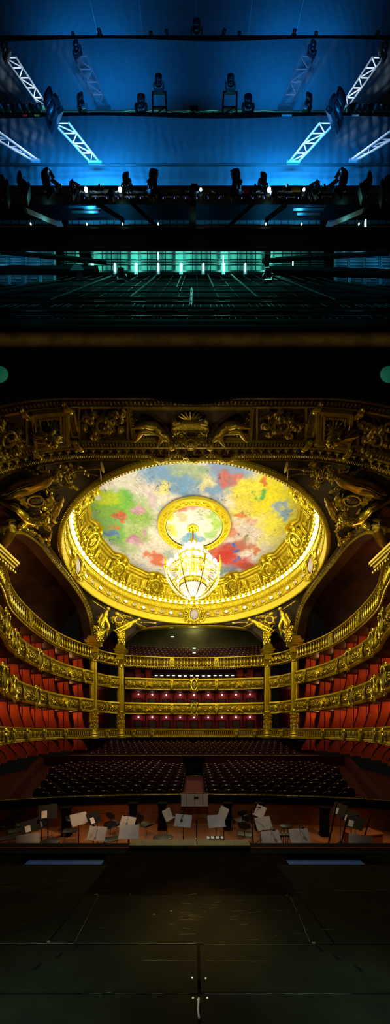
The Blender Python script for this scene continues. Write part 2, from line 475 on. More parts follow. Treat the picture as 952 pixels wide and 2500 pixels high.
    for k, (x, y, tx, lb) in enumerate(((376, 2233, 10, 'small pale chip lying left of the worn centre of the stage floor'), (418, 2225, 9, 'pale chip beside the worn centre patch of the stage floor'),
                                    (118, 2300, 14, 'pale paint blot on the left stage seam'), (235, 2185, 12, 'pale paint blot at the bend of the left stage seam'),
                                    (318, 2185, 6, 'tiny pale fleck on the edge of the dark front panel'), (700, 2187, 8, 'pale fleck at the bend of the right stage seam'), (765, 2302, 12, 'pale paint blot near the end of the right stage seam'))):
        q = MB(); c = Vector((X(x, y), Y(y), .003)); r = tx / FPX * Y(y) / 2
        q.prism([(c.x + r * cos(a) * rng.uniform(.5, 1), c.y + r * .5 * sin(a) * rng.uniform(.6, 1)) for a in [i * pi / 4 for i in range(8)]], 0, .004)
        tag(put(q, 'paint_fleck', M['chalk'], smooth=0), lb, 'fleck')
    for k, (x, y, lb) in enumerate(((90, 2360, 'nearest of the three black slots on the left of the stage'), (145, 2333, 'middle of the three black slots on the left of the stage'), (185, 2313, 'farthest of the three black slots on the left of the stage'),
                                (876, 2365, 'nearest of the three black slots on the right of the stage'), (822, 2338, 'middle of the three black slots on the right of the stage'), (781, 2316, 'farthest of the three black slots on the right of the stage'))):
        q = MB(); c = Vector((X(x, y), Y(y), .002)); s = 1 if x < 474 else -1
        L = 11 / FPX * Y(y); w = .010
        q.prism([(c.x - w - s * L * .25, c.y - L * .8), (c.x + w - s * L * .25, c.y - L * .8), (c.x + w + s * L * .25, c.y + L * .8), (c.x - w + s * L * .25, c.y + L * .8)], -.002, .002)
        tag(put(q, 'floor_slot', M['void'], smooth=0), lb, 'slot')
    # centre seam hardware
    q = MB()
    pts = [(485, 2305), (486, 2340), (484, 2390)]
    q.box((X(485, 2345), Y(2345), .001), (.022, Y(2305) - Y(2392), .004)); tag(put(q, 'seam_strip', M['void'], smooth=0), 'black centre seam strip running down the stage boards', 'seam strip')
    for x, y, lb in ((469, 2389, 'upper left of the four bolts beside the centre stage seam'), (502, 2390, 'upper right of the four bolts beside the centre stage seam'), (471, 2438, 'lower left of the four bolts beside the centre stage seam'), (506, 2438, 'lower right of the four bolts beside the centre stage seam')):
        q = MB(); q.lathe([(0, .006), (.006, .006), (.0085, .003), (.009, 0)], (X(x, y), Y(y), 0), 10); tag(put(q, 'floor_bolt', M['steel']), lb, 'bolt', 'bolts beside the centre seam')
    q = MB(); yy = Y(2455)
    q.tube([(X(485, 2440), Y(2440), .008), (X(484, 2452), Y(2452), .016), (X(483, 2470), Y(2470), .010), (X(486, 2490), Y(2490), .006)], .006, 6)
    r = thing('seam_latch', 'small steel latch with rope end at the near end of the centre seam', 'latch', (X(485, 2450), Y(2450), 0))
    put(q, 'rope_end', M['cable'], r); q = MB(); q.lathe([(0, .014), (.008, .013), (.012, .006), (.013, 0)], (X(484, 2446), Y(2446), 0), 10); put(q, 'stud', M['steel'], r)
    # ---- stage lip: black kerb with thin red strip, olive prompt board on top
    r = thing('stage_lip', 'black stage lip with a thin red strip along it', 'stage edge', (0, 3.78, 0))
    q = MB(); prof = [(3.63, -.06), (3.63, .004), (3.70, .018), (3.93, .02), (3.97, -.02), (3.97, -.9), (3.90, -.9), (3.90, -.06)]
    q.strip([[(x, y, z) for y, z in prof] for x in (-7, -3, 0, 3, 7)], closed_prof=True, caps=True); put(q, 'kerb', M['black'], r, 20)
    q = MB(); q.box((0, 3.77, .021), (14, .010, .006)); put(q, 'red_strip', M['red_line'], r, 0)
    for x0, x1, lb in ((314, 480, 'left half of the olive board on the black stage lip'), (481, 611, 'right half of the olive board on the black stage lip')):
        q = MB(); ya, yb = 1.53 * FPX / (2064 - HY), 1.53 * FPX / (2050 - HY)
        xa, xb = (x0 - CX) / FPX * ya, (x1 - CX) / FPX * ya
        s = -.012 if x0 < 400 else 0
        q.prism([(xa, ya), (xb, ya), (xb, yb), (xa + .03, yb)], .03, .07)
        o = tag(put(q, 'prompt_board', M['olive_board'], smooth=0), lb, 'board', 'olive boards on the stage lip')
    for x in (414, 478):
        q = MB(); c = P(x, 2050, 1.53 * FPX / (2050 - HY)); q.lathe([(0, .018), (.012, .016), (.014, 0)], (c.x, c.y, .068), 10)
        tag(put(q, 'brass_stud', M['plate']), 'small brass stud on the olive board, %s' % ('left of its seam' if x < 450 else 'at its seam'), 'stud')

    # ================================================================ ORCHESTRA PIT
    q = MB(); q.box((0, 7.6, PITZ - .05), (17, 8.2, .1)); struct(q, 'floor_pit', M['pitfloor'], 0)
    RAIL = Path([(-8.6, 8.6), (-7.2, 9.95), (-4, 10.75), (0, 11.0), (4, 10.75), (7.2, 9.95), (8.6, 8.6)], (0, 2))
    m = MB(); RAIL.sweep(m, [(0, PITZ), (.0, -.98), (-.14, -.98), (-.14, PITZ)], 0); struct(m, 'wall_pit', M['pitwood'], 30)
    m = MB(); fn = RAIL.F(0)
    for i in range(15):
        u = RAIL.L * (i + .5) / 15
        for du in (-.46, .46):
            m.prism([(u + du - .03, PITZ), (u + du + .03, PITZ), (u + du + .03, -1.25), (u + du - .03, -1.25)], 0, .02, fn)
        m.prism([(u - .5, -1.58), (u + .5, -1.58), (u + .5, -1.53), (u - .5, -1.53)], 0, .018, fn)
    struct(m, 'trim_1', M['pitwood'], 0)
    r = thing('pit_rail', 'black padded rail with thin gold line between pit and stalls', 'rail', (0, 11, -1))
    m = MB(); RAIL.sweep(m, [(.06, -1.22), (.10, -.95), (.05, -.91), (-.25, -.91), (-.25, -1.22)], 0); put(m, 'cushion', M['black'], r)
    m = MB(); RAIL.sweep(m, [(.06, -.915), (.06, -.895), (-.0, -.89), (-.0, -.91)], 0); put(m, 'gold_line', M['gold_old'], r)
    # dark posts in front of the pit wall
    for k, (px, lb) in enumerate(((162, 'leftmost black post standing against the pit wall'), (325, 'black post against the pit wall, left of the conductor panel'), (396, 'narrow black post beside the conductor panel, on its left'),
                                 (556, 'black post against the pit wall, right of the conductor panel'), (633, 'black post between the pair of tilted desks and the wall'), (792, 'rightmost black post before the lit wood panel'))):
        Yd = 10.2 if abs(px - CX) < 200 else 9.6
        c = P(px, 1960, Yd); m = MB(); w = .26
        m.box((c.x, Yd, -1.55), (w, .2, .9)); m.box((c.x, Yd, -1.06), (w + .06, .26, .08)); m.box((c.x, Yd, PITZ + .05), (w + .05, .25, .1))
        tag(put(m, 'pit_post', M['void'], smooth=0), lb, 'post')
    # conductor's panel
    c = P(475, 1953, 10.7); r = thing('conductor_screen', 'pale grey panelled backrest at the middle of the pit rail', 'panel', (c.x, c.y, -1.3))
    w = 66 / FPX * 10.7
    for k in range(4):
        m = MB(); x0 = c.x - w / 2 + w * (0, .21, .5, .80)[k]; x1 = c.x - w / 2 + w * (.21, .5, .80, 1)[k]
        m.box(((x0 + x1) / 2, 10.66, c.z), (x1 - x0 - .015, .05, .46)); put(m, 'panel', M['cond'], r, 0)
    m = MB(); m.tube([(c.x - w / 2 - .25, 10.7, c.z + .20), (c.x - w / 2 - .05, 10.68, c.z + .22), (c.x - w / 2, 10.67, c.z + .26), (c.x + w / 2, 10.67, c.z + .26), (c.x + w / 2 + .05, 10.68, c.z + .22), (c.x + w / 2 + .25, 10.7, c.z + .20)], .022, 6); put(m, 'gold_rim', M['gold_old'], r)
    m = MB(); m.box((c.x + .06, 10.62, c.z + .10), (.16, .03, .07)); put(m, 'name_plate', M['black'], r, 0)
    # ---- music stands
    def make_stand():
        r = thing('music_stand', 'x', 'music stand')
        m = MB(); R = Matrix.Rotation(radians(-24), 3, 'X')
        def fn(u, v, w): return tuple(R @ Vector((u, -w, v)) + Vector((0, 0, 1.10)))
        n = 5; cr = .03; poly = []
        for cx_, cy_, a0 in ((.25 - cr, .17 - cr, 0), (-.25 + cr, .17 - cr, pi / 2), (-.25 + cr, -.17 + cr, pi), (.25 - cr, -.17 + cr, 1.5 * pi)):
            poly += [(cx_ + cr * cos(a0 + pi / 2 * k / n), cy_ + cr * sin(a0 + pi / 2 * k / n)) for k in range(n + 1)]
        m.prism(poly, -.006, .006, fn); put(m, 'desk', M['desk'], r, 25)
        m = MB(); m.prism([(-.25, -.19), (.25, -.19), (.25, -.172), (-.25, -.172)], 0, .06, fn); m.prism([(-.25, -.19), (.25, -.19), (.25, -.16), (-.25, -.16)], .055, .062, fn); put(m, 'shelf', M['desk'], r, 0)
        m = MB(); m.tube([(0, .02, .10), (0, .02, .62)], .014, 8); m.tube([(0, .02, .55), (0, .02, 1.08)], .010, 8); m.sph((0, .02, .6), (.022, .022, .03), 8, 5); put(m, 'post', M['black_metal'], r)
        for k in range(3):
            a = 2 * pi * k / 3 + .5; m = MB(); m.tube([(0, .02, .22), (.16 * cos(a), .02 + .16 * sin(a), .12), (.27 * cos(a), .02 + .27 * sin(a), .015)], .010, 6); m.sph((.27 * cos(a), .02 + .27 * sin(a), .018), .018, 6, 4); put(m, 'leg', M['black_metal'], r)
        return r
    def add_lamp(r):
        m = MB(); m.tube([(0, 0, 1.26), (0, .0, 1.36), (0, -.06, 1.40), (0, -.12, 1.37)], .008, 6); m.lathe([(.012, .02), (.035, 0), (.04, -.03), (.0, -.02)], (0, -.13, 1.365), 10)
        put(m, 'desk_lamp', M['black_metal'], r)
    st0 = make_stand(); first = [True]
    SG = 'music stands in the orchestra pit'
    stands = [  # px, py of desk, rot, tilt scale, dark, label, height, lamp
        (315, 2030, 4, 0, 'wide grey music stand nearest the stage lip, left of the olive board', 1.05, 0),
        (237, 2034, -14, 0, 'grey music stand in the front row, second left of the olive board', 1.05, 1),
        (68, 2052, 28, 0, 'grey music stand at the far left front corner of the pit', .95, 0),
        (117, 1981, 24, 1, 'tall black music stand before the wood panel at the left of the pit', 1.3, 0),
        (193, 1999, 50, 0, 'grey stand turned sideways beside the leftmost black post', 1.05, 0),
        (229, 1996, 66, 1, 'black stand turned edge-on right of the leftmost black post', 1.05, 0),
        (102, 2006, 60, 1, 'black stand with white sheet edge beside the low wooden box', 1.0, 0),
        (75, 2016, 55, 1, 'black stand turned edge-on left of the low wooden box', 1.0, 0),
        (312, 2007, -24, 0, 'grey stand tilted behind the wide front music stand', 1.0, 1),
        (409, 1988, 70, 0, 'slim edge-on stand left of the conductor panel', 1.05, 0),
        (447, 2003, -16, 0, 'grey music stand just left of the pit centre line', 1.05, 1),
        (528, 2004, 12, 0, 'grey music stand just right of the pit centre line', 1.05, 0),
        (545, 1984, -68, 0, 'pale edge-on stand behind the right centre music stand', 1.1, 0),
        (635, 1980, -70, 0, 'pale edge-on stand left of the two right front stands', 1.1, 1),
        (643, 2009, 22, 0, 'grey stand tilted above the right front pair of stands', 1.05, 0),
        (661, 2044, 16, 0, 'grey front row stand beside the dotted stool', 1.0, 1),
        (731, 2040, 8, 0, 'wide grey front row stand right of the dotted stool', 1.05, 1),
        (829, 1976, -74, 1, 'tall edge-on black stand before the lit wood at the right', 1.2, 0),
        (856, 1994, -66, 1, 'black stand with bright sheet clips, left one of the right pair', 1.1, 0),
        (866, 2007, -62, 1, 'black stand with bright sheet clips, right one of the right pair', 1.05, 0),
        (880, 2054, -34, 0, 'grey stand at the right front corner of the pit', .95, 0)]
    lampm = None
    for px, py, rz, dark, lb, h, lamp in stands:
        o = copy_tree(st0)
        k = h / 1.10; Yd = (EYE - PITZ - h) * FPX / (py - HY)
        o.location = ((px - CX) / FPX * Yd, Yd, PITZ); o.rotation_euler = (0, 0, radians(rz)); o.scale = (1, 1, k)
        tag(o, lb, 'music stand', SG)
        for ch in o.children:
            if ch.name.startswith('desk') or ch.name.startswith('shelf'):
                if dark:
                    ch.data = ch.data.copy(); ch.data.materials[0] = M['desk_dark']
        if lamp:
            ORG[o.name] = Vector((0, 0, 0)); add_lamp(o)
        if dark:                        # sheet of paper clipped to it
            R = Matrix.Rotation(radians(-24), 3, 'X'); q = MB()
            q.prism([(-.16, -.16), (-.02 if dark else .10, -.16), (-.02 if dark else .10, .02), (-.16, .02)], .007, .012, lambda u, v, w: tuple(R @ Vector((u, -w, v)) + Vector((0, 0, 1.10))))
            s = tag(put(q, 'sheet_music', M['paper'], smooth=0), 'white sheet of music on the ' + ' '.join(lb.split()[:10]), 'sheet music', 'sheets on the stands')
            s.matrix_world = Matrix.Translation(o.location) @ Matrix.Rotation(radians(rz), 4, 'Z') @ Matrix.Diagonal((1, 1, k, 1))
    kill(st0)
    # flat desk laid horizontally near the olive board
    c = PZ(525, 2046, -1.75); r = thing('dotted_tray', 'pale flat tray with black dots lying low behind the olive board', 'tray', (c.x, c.y, PITZ + 1.78))
    c.z = EYE - 1.75; m = MB(); m.box((c.x, c.y, c.z), (.27, .12, .015)); put(m, 'tray', M['paper'], r, 0)
    for i in range(3):
        for j in range(2):
            m = MB(); m.lathe([(0, .012), (.014, .010), (.016, 0)], (c.x - .08 + i * .08, c.y - .03 + j * .06, c.z + .006), 8); put(m, 'dot', M['black'], r)
    m = MB(); m.tube([(c.x, c.y, PITZ), (c.x, c.y, c.z)], .03, 8); m.lathe([(.14, 0), (.14, .03), (.03, .06)], (c.x, c.y, PITZ), 12); put(m, 'stem', M['black_metal'], r)
    # ---- chairs
    def make_chair():
        r = thing('orchestra_chair', 'x', 'chair')
        m = MB()
        m.grid(lambda a, b: ((a - .5) * .42 * (1 - .06 * b), (b - .5) * .42, .46 + .02 * cos((b - .5) * 5) + .015 * ((a - .5) * 2) ** 2), 8, 8)
        m.grid(lambda a, b: ((a - .5) * .42 * (1 - .06 * b), (b - .5) * .42, .43), 8, 8)
        put(m, 'seat', M['desk_dark'], r)
        m = MB(); m.grid(lambda a, b: ((a - .5) * .38 * sqrt(max(.05, 1 - (2 * b - 1) ** 4)), .23 + .05 * b + .03 * cos((a - .5) * 3), .66 + b * .24), 8, 6)
        m.grid(lambda a, b: ((a - .5) * .38 * sqrt(max(.05, 1 - (2 * b - 1) ** 4)), .25 + .05 * b + .03 * cos((a - .5) * 3), .66 + b * .24), 8, 6)
        put(m, 'backrest', M['desk_dark'], r)
        m = MB(); m.tube([(0, .19, .44), (0, .24, .5), (0, .27, .75)], .014, 6); put(m, 'back_bracket', M['black_metal'], r)
        for sx in (-1, 1):
            for sy in (-1, 1):
                m = MB(); m.tube([(sx * .17, sy * .16, .44), (sx * .21, sy * .20, .0)], .011, 6); put(m, 'leg', M['steel'], r)
        return r
    ch0 = make_chair()
    CG = 'black chairs in the orchestra pit'
    for px, py, rz, h, lb in [
        (172, 2026, 15, .46, 'black chair in front of the leftmost black post'), (284, 2009, 150, .46, 'black chair with round back, left of the tilted grey stand pair'),
        (357, 2012, 140, .46, 'black chair beside the black post left of the conductor panel'), (270, 2047, 20, .44, 'black chair hidden between the two left front stands'),
        (20, 2043, 40, .5, 'black chair nearest the left edge of the pit'), (38, 2026, 40, .5, 'second black chair from the left front corner'), (56, 2010, 40, .5, 'third black chair along the left side of the pit'),
        (583, 2001, 200, .46, 'black chair half hidden in shade right of the centre'), (600, 2034, 160, .46, 'black chair behind the right half of the olive board'), (598, 2014, 190, .46, 'black chair in the middle of the right dark cluster')]:
        o = copy_tree(ch0); Yd = (EYE - PITZ - h) * FPX / (py - HY)
        o.location = ((px - CX) / FPX * Yd, Yd, PITZ); o.rotation_euler = (0, 0, radians(rz)); o.scale = (1, 1, h / .46)
        tag(o, lb, 'chair', CG)
    kill(ch0)
    def stool(px, py, lb, dots=False, R_=.2):
        h = .52; Yd = (EYE - PITZ - h) * FPX / (py - HY); x = (px - CX) / FPX * Yd
        r = thing('pit_stool', lb, 'stool', (x, Yd, PITZ), 'stools in the pit'); m = MB()
        if dots:
            m.box((x, Yd, PITZ + h), (.36, .3, .05)); put(m, 'seat', M['desk_dark'], r, 0)
            for i in range(3):
                for j in range(2):
                    q = MB(); q.sph((x - .11 + i * .11, Yd - .07 + j * .14, PITZ + h + .026), (.02, .02, .012), 8, 4); put(q, 'button', M['desk'], r)
        else:
            m.lathe([(0, .06), (R_ * .8, .055), (R_, .03), (R_ * .95, 0), (0, -.01)], (x, Yd, PITZ + h - .05), 20); put(m, 'seat', M['desk_dark'], r)
        for k in range(4):
            a = pi / 4 + k * pi / 2; q = MB(); q.tube([(x + .12 * cos(a), Yd + .12 * sin(a), PITZ + h - .03), (x + .2 * cos(a), Yd + .2 * sin(a), PITZ)], .012, 6); put(q, 'leg', M['black_metal'], r)
    stool(122, 2053, 'round black stool beside the low wooden box at the left', R_=.28)
    stool(398, 2043, 'dark round stool behind the left half of the olive board', R_=.3)
    stool(698, 2015, 'round dark stool behind the dotted stool on the right')
    stool(691, 2037, 'square dotted stool between the two right front stands', True)
    # low wooden box at the left
    c = PZ(92, 2040, -3.2); r = thing('wooden_podium', 'low wooden box on the pit floor at the left', 'podium', (c.x, c.y, PITZ))
    R = Matrix.Rotation(radians(-32), 3, 'Z'); m = MB(); m.box((c.x, c.y + .1, PITZ + .17), (.95, .75, .34), R); put(m, 'body', M['pitwood'], r, 0)
    m = MB(); m.box((c.x, c.y + .1, PITZ + .36), (1.0, .8, .04), R); put(m, 'top', M['pitfloor'], r, 0)
    c = PZ(880, 2040, -3.2); r = thing('wooden_podium', 'low wooden box in the right front corner of the pit', 'podium', (c.x, c.y, PITZ))
    R = Matrix.Rotation(radians(15), 3, 'Z'); m = MB(); m.box((c.x + .2, c.y + .2, PITZ + .2), (1.0, .5, .40), R); put(m, 'body', M['pitwood'], r, 0)
    m = MB(); m.box((c.x + .2, c.y + .2, PITZ + .42), (1.05, .55, .04), R); put(m, 'top', M['pitwood'], r, 0)
    # microphone stands at the right
    for px, py, h, lean, lb in ((822, 1962, 1.75, -.35, 'tall black microphone stand before the lit wood on the right'), (848, 1995, 1.3, -.30, 'black microphone stand leaning left, middle one on the right'), (905, 1990, 1.2, -.35, 'black microphone stand near the right edge of the pit'), (480, 2000, 1.2, 0, 'thin black microphone stand below the conductor panel'), (612, 1975, 1.5, .1, 'thin black microphone stand right of the centre')):
        Yd = (EYE - PITZ - h) * FPX / (py - HY); x = (px - CX) / FPX * Yd
        r = thing('microphone_stand', lb, 'microphone stand', (x + lean, Yd, PITZ), 'microphone stands in the pit')
        m = MB(); m.tube([(x + lean, Yd, PITZ + .02), (x, Yd, PITZ + h)], .018, 6); put(m, 'pole', M['black_metal'], r)
        m = MB(); m.lathe([(0, .05), (.05, .045), (.14, .03), (.15, 0)], (x + lean, Yd, PITZ), 14); put(m, 'base', M['black_metal'], r)
        m = MB(); m.tube([(x, Yd, PITZ + h), (x + .18, Yd - .1, PITZ + h + .08)], .009, 5); m.tube([(x + .18, Yd - .1, PITZ + h + .08), (x + .24, Yd - .13, PITZ + h + .06)], [.016, .022], 8); put(m, 'microphone', M['black_metal'], r)

    # ================================================================ STALLS
    q = MB()
    def fl(u, v):
        x = (u - .5) * 27; y = 11.05 + v * 13.4
        return (x, y, -1.98 + .28 * v + .02 * abs(x) * (abs(x) > 9.5))
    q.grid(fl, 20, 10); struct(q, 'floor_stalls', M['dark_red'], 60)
    m = MB(); m.box((0, 24.7, -1.2), (27, .25, 1.25)); struct(m, 'wall_parterre', M['dark_red'], 0)
    m = MB(); m.box((0, 24.6, -.56), (22, .34, .06)); struct(m, 'trim_2', M['gold_old'], 0)
    q = MB(); q.grid(lambda u, v: ((u - .5) * 27, 24.8 + 12 * v, -1.55 + 1.75 * v), 4, 8); struct(q, 'floor_parterre', M['dark_red'], 0)
    for s, nm in ((-1, 'left'), (1, 'right')):          # dark red slope walls flanking the stalls
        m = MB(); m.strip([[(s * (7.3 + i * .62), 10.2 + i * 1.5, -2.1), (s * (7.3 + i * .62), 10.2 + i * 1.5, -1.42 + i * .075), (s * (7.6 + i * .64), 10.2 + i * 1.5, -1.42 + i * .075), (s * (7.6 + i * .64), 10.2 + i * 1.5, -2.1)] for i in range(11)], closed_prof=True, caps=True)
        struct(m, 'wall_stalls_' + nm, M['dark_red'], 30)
    def make_seat():
        r = thing('theatre_seat', 'x', 'seat')
        m = MB()
        def bk(a, b, off):
            x = (a - .5) * .50; t = 1 - (2 * a - 1) ** 2
            return (x, .20 + off + b * .10 + .03 * (2 * a - 1) ** 2 * -1, .40 + b * (.50 + .10 * t ** .6))
        m.grid(lambda a, b: bk(a, b, -.045 - .03 * sin(pi * b)), 8, 5); m.grid(lambda a, b: bk(a, b, .04), 8, 5)
        m.strip([[bk(i / 8, 1, -.045), bk(i / 8, 1, .04)] for i in range(9)])
        put(m, 'backrest', M['seat'], r, 50)
        m = MB(); m.grid(lambda a, b: ((a - .5) * .48, -.26 + b * .44, .44 + .03 * sin(pi * a) * sin(pi * min(1, b + .15))), 6, 5); m.grid(lambda a, b: ((a - .5) * .48, -.26 + b * .44, .34), 2, 2)
        m.strip([[((i / 6 - .5) * .48, -.26, .34), ((i / 6 - .5) * .48, -.28, .39), ((i / 6 - .5) * .48, -.26, .44)] for i in range(7)])
        put(m, 'cushion', M['seat'], r, 50)
        m = MB()
        for sx in (-1, 1):
            m.box((sx * .275, -.02, .60), (.05, .40, .04)); m.box((sx * .275, .0, .30), (.04, .36, .60))
        put(m, 'arm_frame', M['seat_wood'], r, 0)
        m = MB(); m.sph((0, .225, .985), (.055, .022, .026), 8, 5); put(m, 'number_plate', M['plate'], r)
        return r
    seat0 = make_seat(); n_ind = 0; rest = MB()
    plain = {}
    parts = [(ch.name.split('.')[0], ch) for ch in seat0.children]
    rest_by = {'seat': MB(), 'plate': MB()}
    def blob(x, y, z, rz):
        R = Matrix.Rotation(rz, 3, 'Z')
        for nm, ch in parts:
            tgt = rest_by['plate'] if nm == 'number_plate' else rest_by['seat']
            tgt.add([R @ v.co + Vector((x, y, z)) for v in ch.data.vertices], [tuple(p.vertices) for p in ch.data.polygons])
    rows = []
    for r_ in range(12):
        yc = 12.0 + r_ * .92
        xmax = min(6.7 + r_ * .33, 9.6)
        rows.append((r_, yc, xmax, -1.98 + .28 * (yc - 11.05) / 13.4))
    for r_, yc, xmax, zf in rows:
        for s in (-1, 1):
            k = 0; x = .62 + .29
            while x < xmax:
                y = yc - .013 * x * x
                if not (abs(x) < 2.6 and 9.9 < r_ + 0 < 12):
                    rz = -s * .026 * x
                    if n_ind < 300:
                        o = copy_tree(seat0); o.location = (s * x, y, zf); o.rotation_euler = (0, 0, rz); n_ind += 1
                        tag(o, 'dark red stalls seat, %s row from the pit, %s %s of the centre aisle' % (ORD[r_], ORD[k], 'left' if s < 0 else 'right'), 'seat', 'velvet seats in the stalls')
                    else:
                        blob(s * x, y, zf, rz)
                k += 1; x += .60
    for r_ in range(7):
        yc = 25.9 + r_ * 1.02; zf = -1.55 + 1.75 * (yc - 24.8) / 12
        x = -9.4
        while x < 9.5:
            if abs(x) > .25 or r_ < 6: blob(x + .3 * (r_ % 2), yc - .006 * x * x, zf, -.012 * x)
            x += .62
    ro = thing('parterre_seat_block', 'dark red velvet seats with brass number dots in the raised block behind the stalls', 'seats', (0, 29, -1.5), kind='stuff')
    put(rest_by['seat'], 'velvet_seat_mass', M['seat'], ro, 50); put(rest_by['plate'], 'number_dot_mass', M['plate'], ro, 50)
    for ch in ro.children: ch['kind'] = 'stuff'
    bpy.context.view_layer.update()
    global SEAT_PARTS
    SEAT_PARTS = [(nm, [v.co.copy() for v in ch.data.vertices], [tuple(p.vertices) for p in ch.data.polygons]) for nm, ch in parts]
    kill(seat0)
    # aisle carpet and the control desk at its head
    m = MB(); n = 8
    m.strip([[(-.5, 11.2 + i * 1.1, -1.965 + .023 * i * 1.1), (-.5, 11.2 + i * 1.1, -1.945 + .023 * i * 1.1), (.5, 11.2 + i * 1.1, -1.945 + .023 * i * 1.1), (.5, 11.2 + i * 1.1, -1.965 + .023 * i * 1.1)] for i in range(n)], closed_prof=True, caps=True)
    tag(put(m, 'aisle_carpet', M['carpet'], smooth=0), 'red carpet running down the centre aisle of the stalls', 'carpet')
    r = thing('control_desk', 'black control desk with side wings at the head of the aisle', 'desk', (0, 21.6, -1.75))
    m = MB(); m.box((0, 21.8, -1.05), (1.75, .9, 1.35)); m.box((0, 21.5, -.36), (1.9, .6, .10)); put(m, 'cabinet', M['black'], r, 0)
    for s in (-1, 1):
        m = MB(); m.box((s * 2.1, 21.35, -1.22), (2.6, .12, .5)); put(m, 'wing', M['black'], r, 0)
        m = MB(); m.box((s * 2.1, 21.33, -.955), (2.65, .16, .03)); put(m, 'wing_cap', M['gold_old'], r, 0)
    m = MB(); m.box((.05, 19.9, -1.60), (.62, .06, .06)); put(m, 'step_edge', M['gold_old'], r, 0)
    for i, (x, lb) in enumerate(((-1.9, 'wide'), (-1.1, 'narrow'))):
        pass

def kill(o):
    for ch in list(o.children): kill(ch)
    bpy.data.objects.remove(o, do_unlink=True)
stage()
# ================================================================== BALCONIES, BOXES, COLUMNS
HC = (0, 24)
LPT = [(-9.5, 12.6), (-10.35, 14.9), (-11.6, 17.5), (-12.3, 20.5), (-12.6, 24), (-12.2, 27), (-10.95, 29.8)]
SPT = [(-10.75, 30.55), (-10.15, 31.7), (-8.95, 32.85)]
RPT = [(-8.25, 33.2), (-4, 34.0), (0, 34.3), (4, 34.0), (8.25, 33.2)]
mir = lambda pts: [(-x, y) for x, y in pts]
PATHS = {'left': Path(LPT, HC), 'right': Path(mir(LPT), HC), 'left small': Path(SPT, HC, 8), 'right small': Path(mir(SPT), HC, 8), 'rear': Path(RPT, HC)}
LEV = {1: (-.78, .28), 2: (2.02, 3.42), 3: (5.00, 6.40), 4: (7.72, 9.05)}          # below / above, metres over the eye
TIER = {1: 'lowest', 2: 'second', 3: 'third', 4: 'top'}
SIDE = {'left': 'along the left wall', 'right': 'along the right wall', 'left small': 'between the left columns', 'right small': 'between the right columns', 'rear': 'across the rear'}
WHERE = {'left': 'left', 'right': 'right', 'left small': 'left column bay', 'right small': 'right column bay', 'rear': 'rear'}

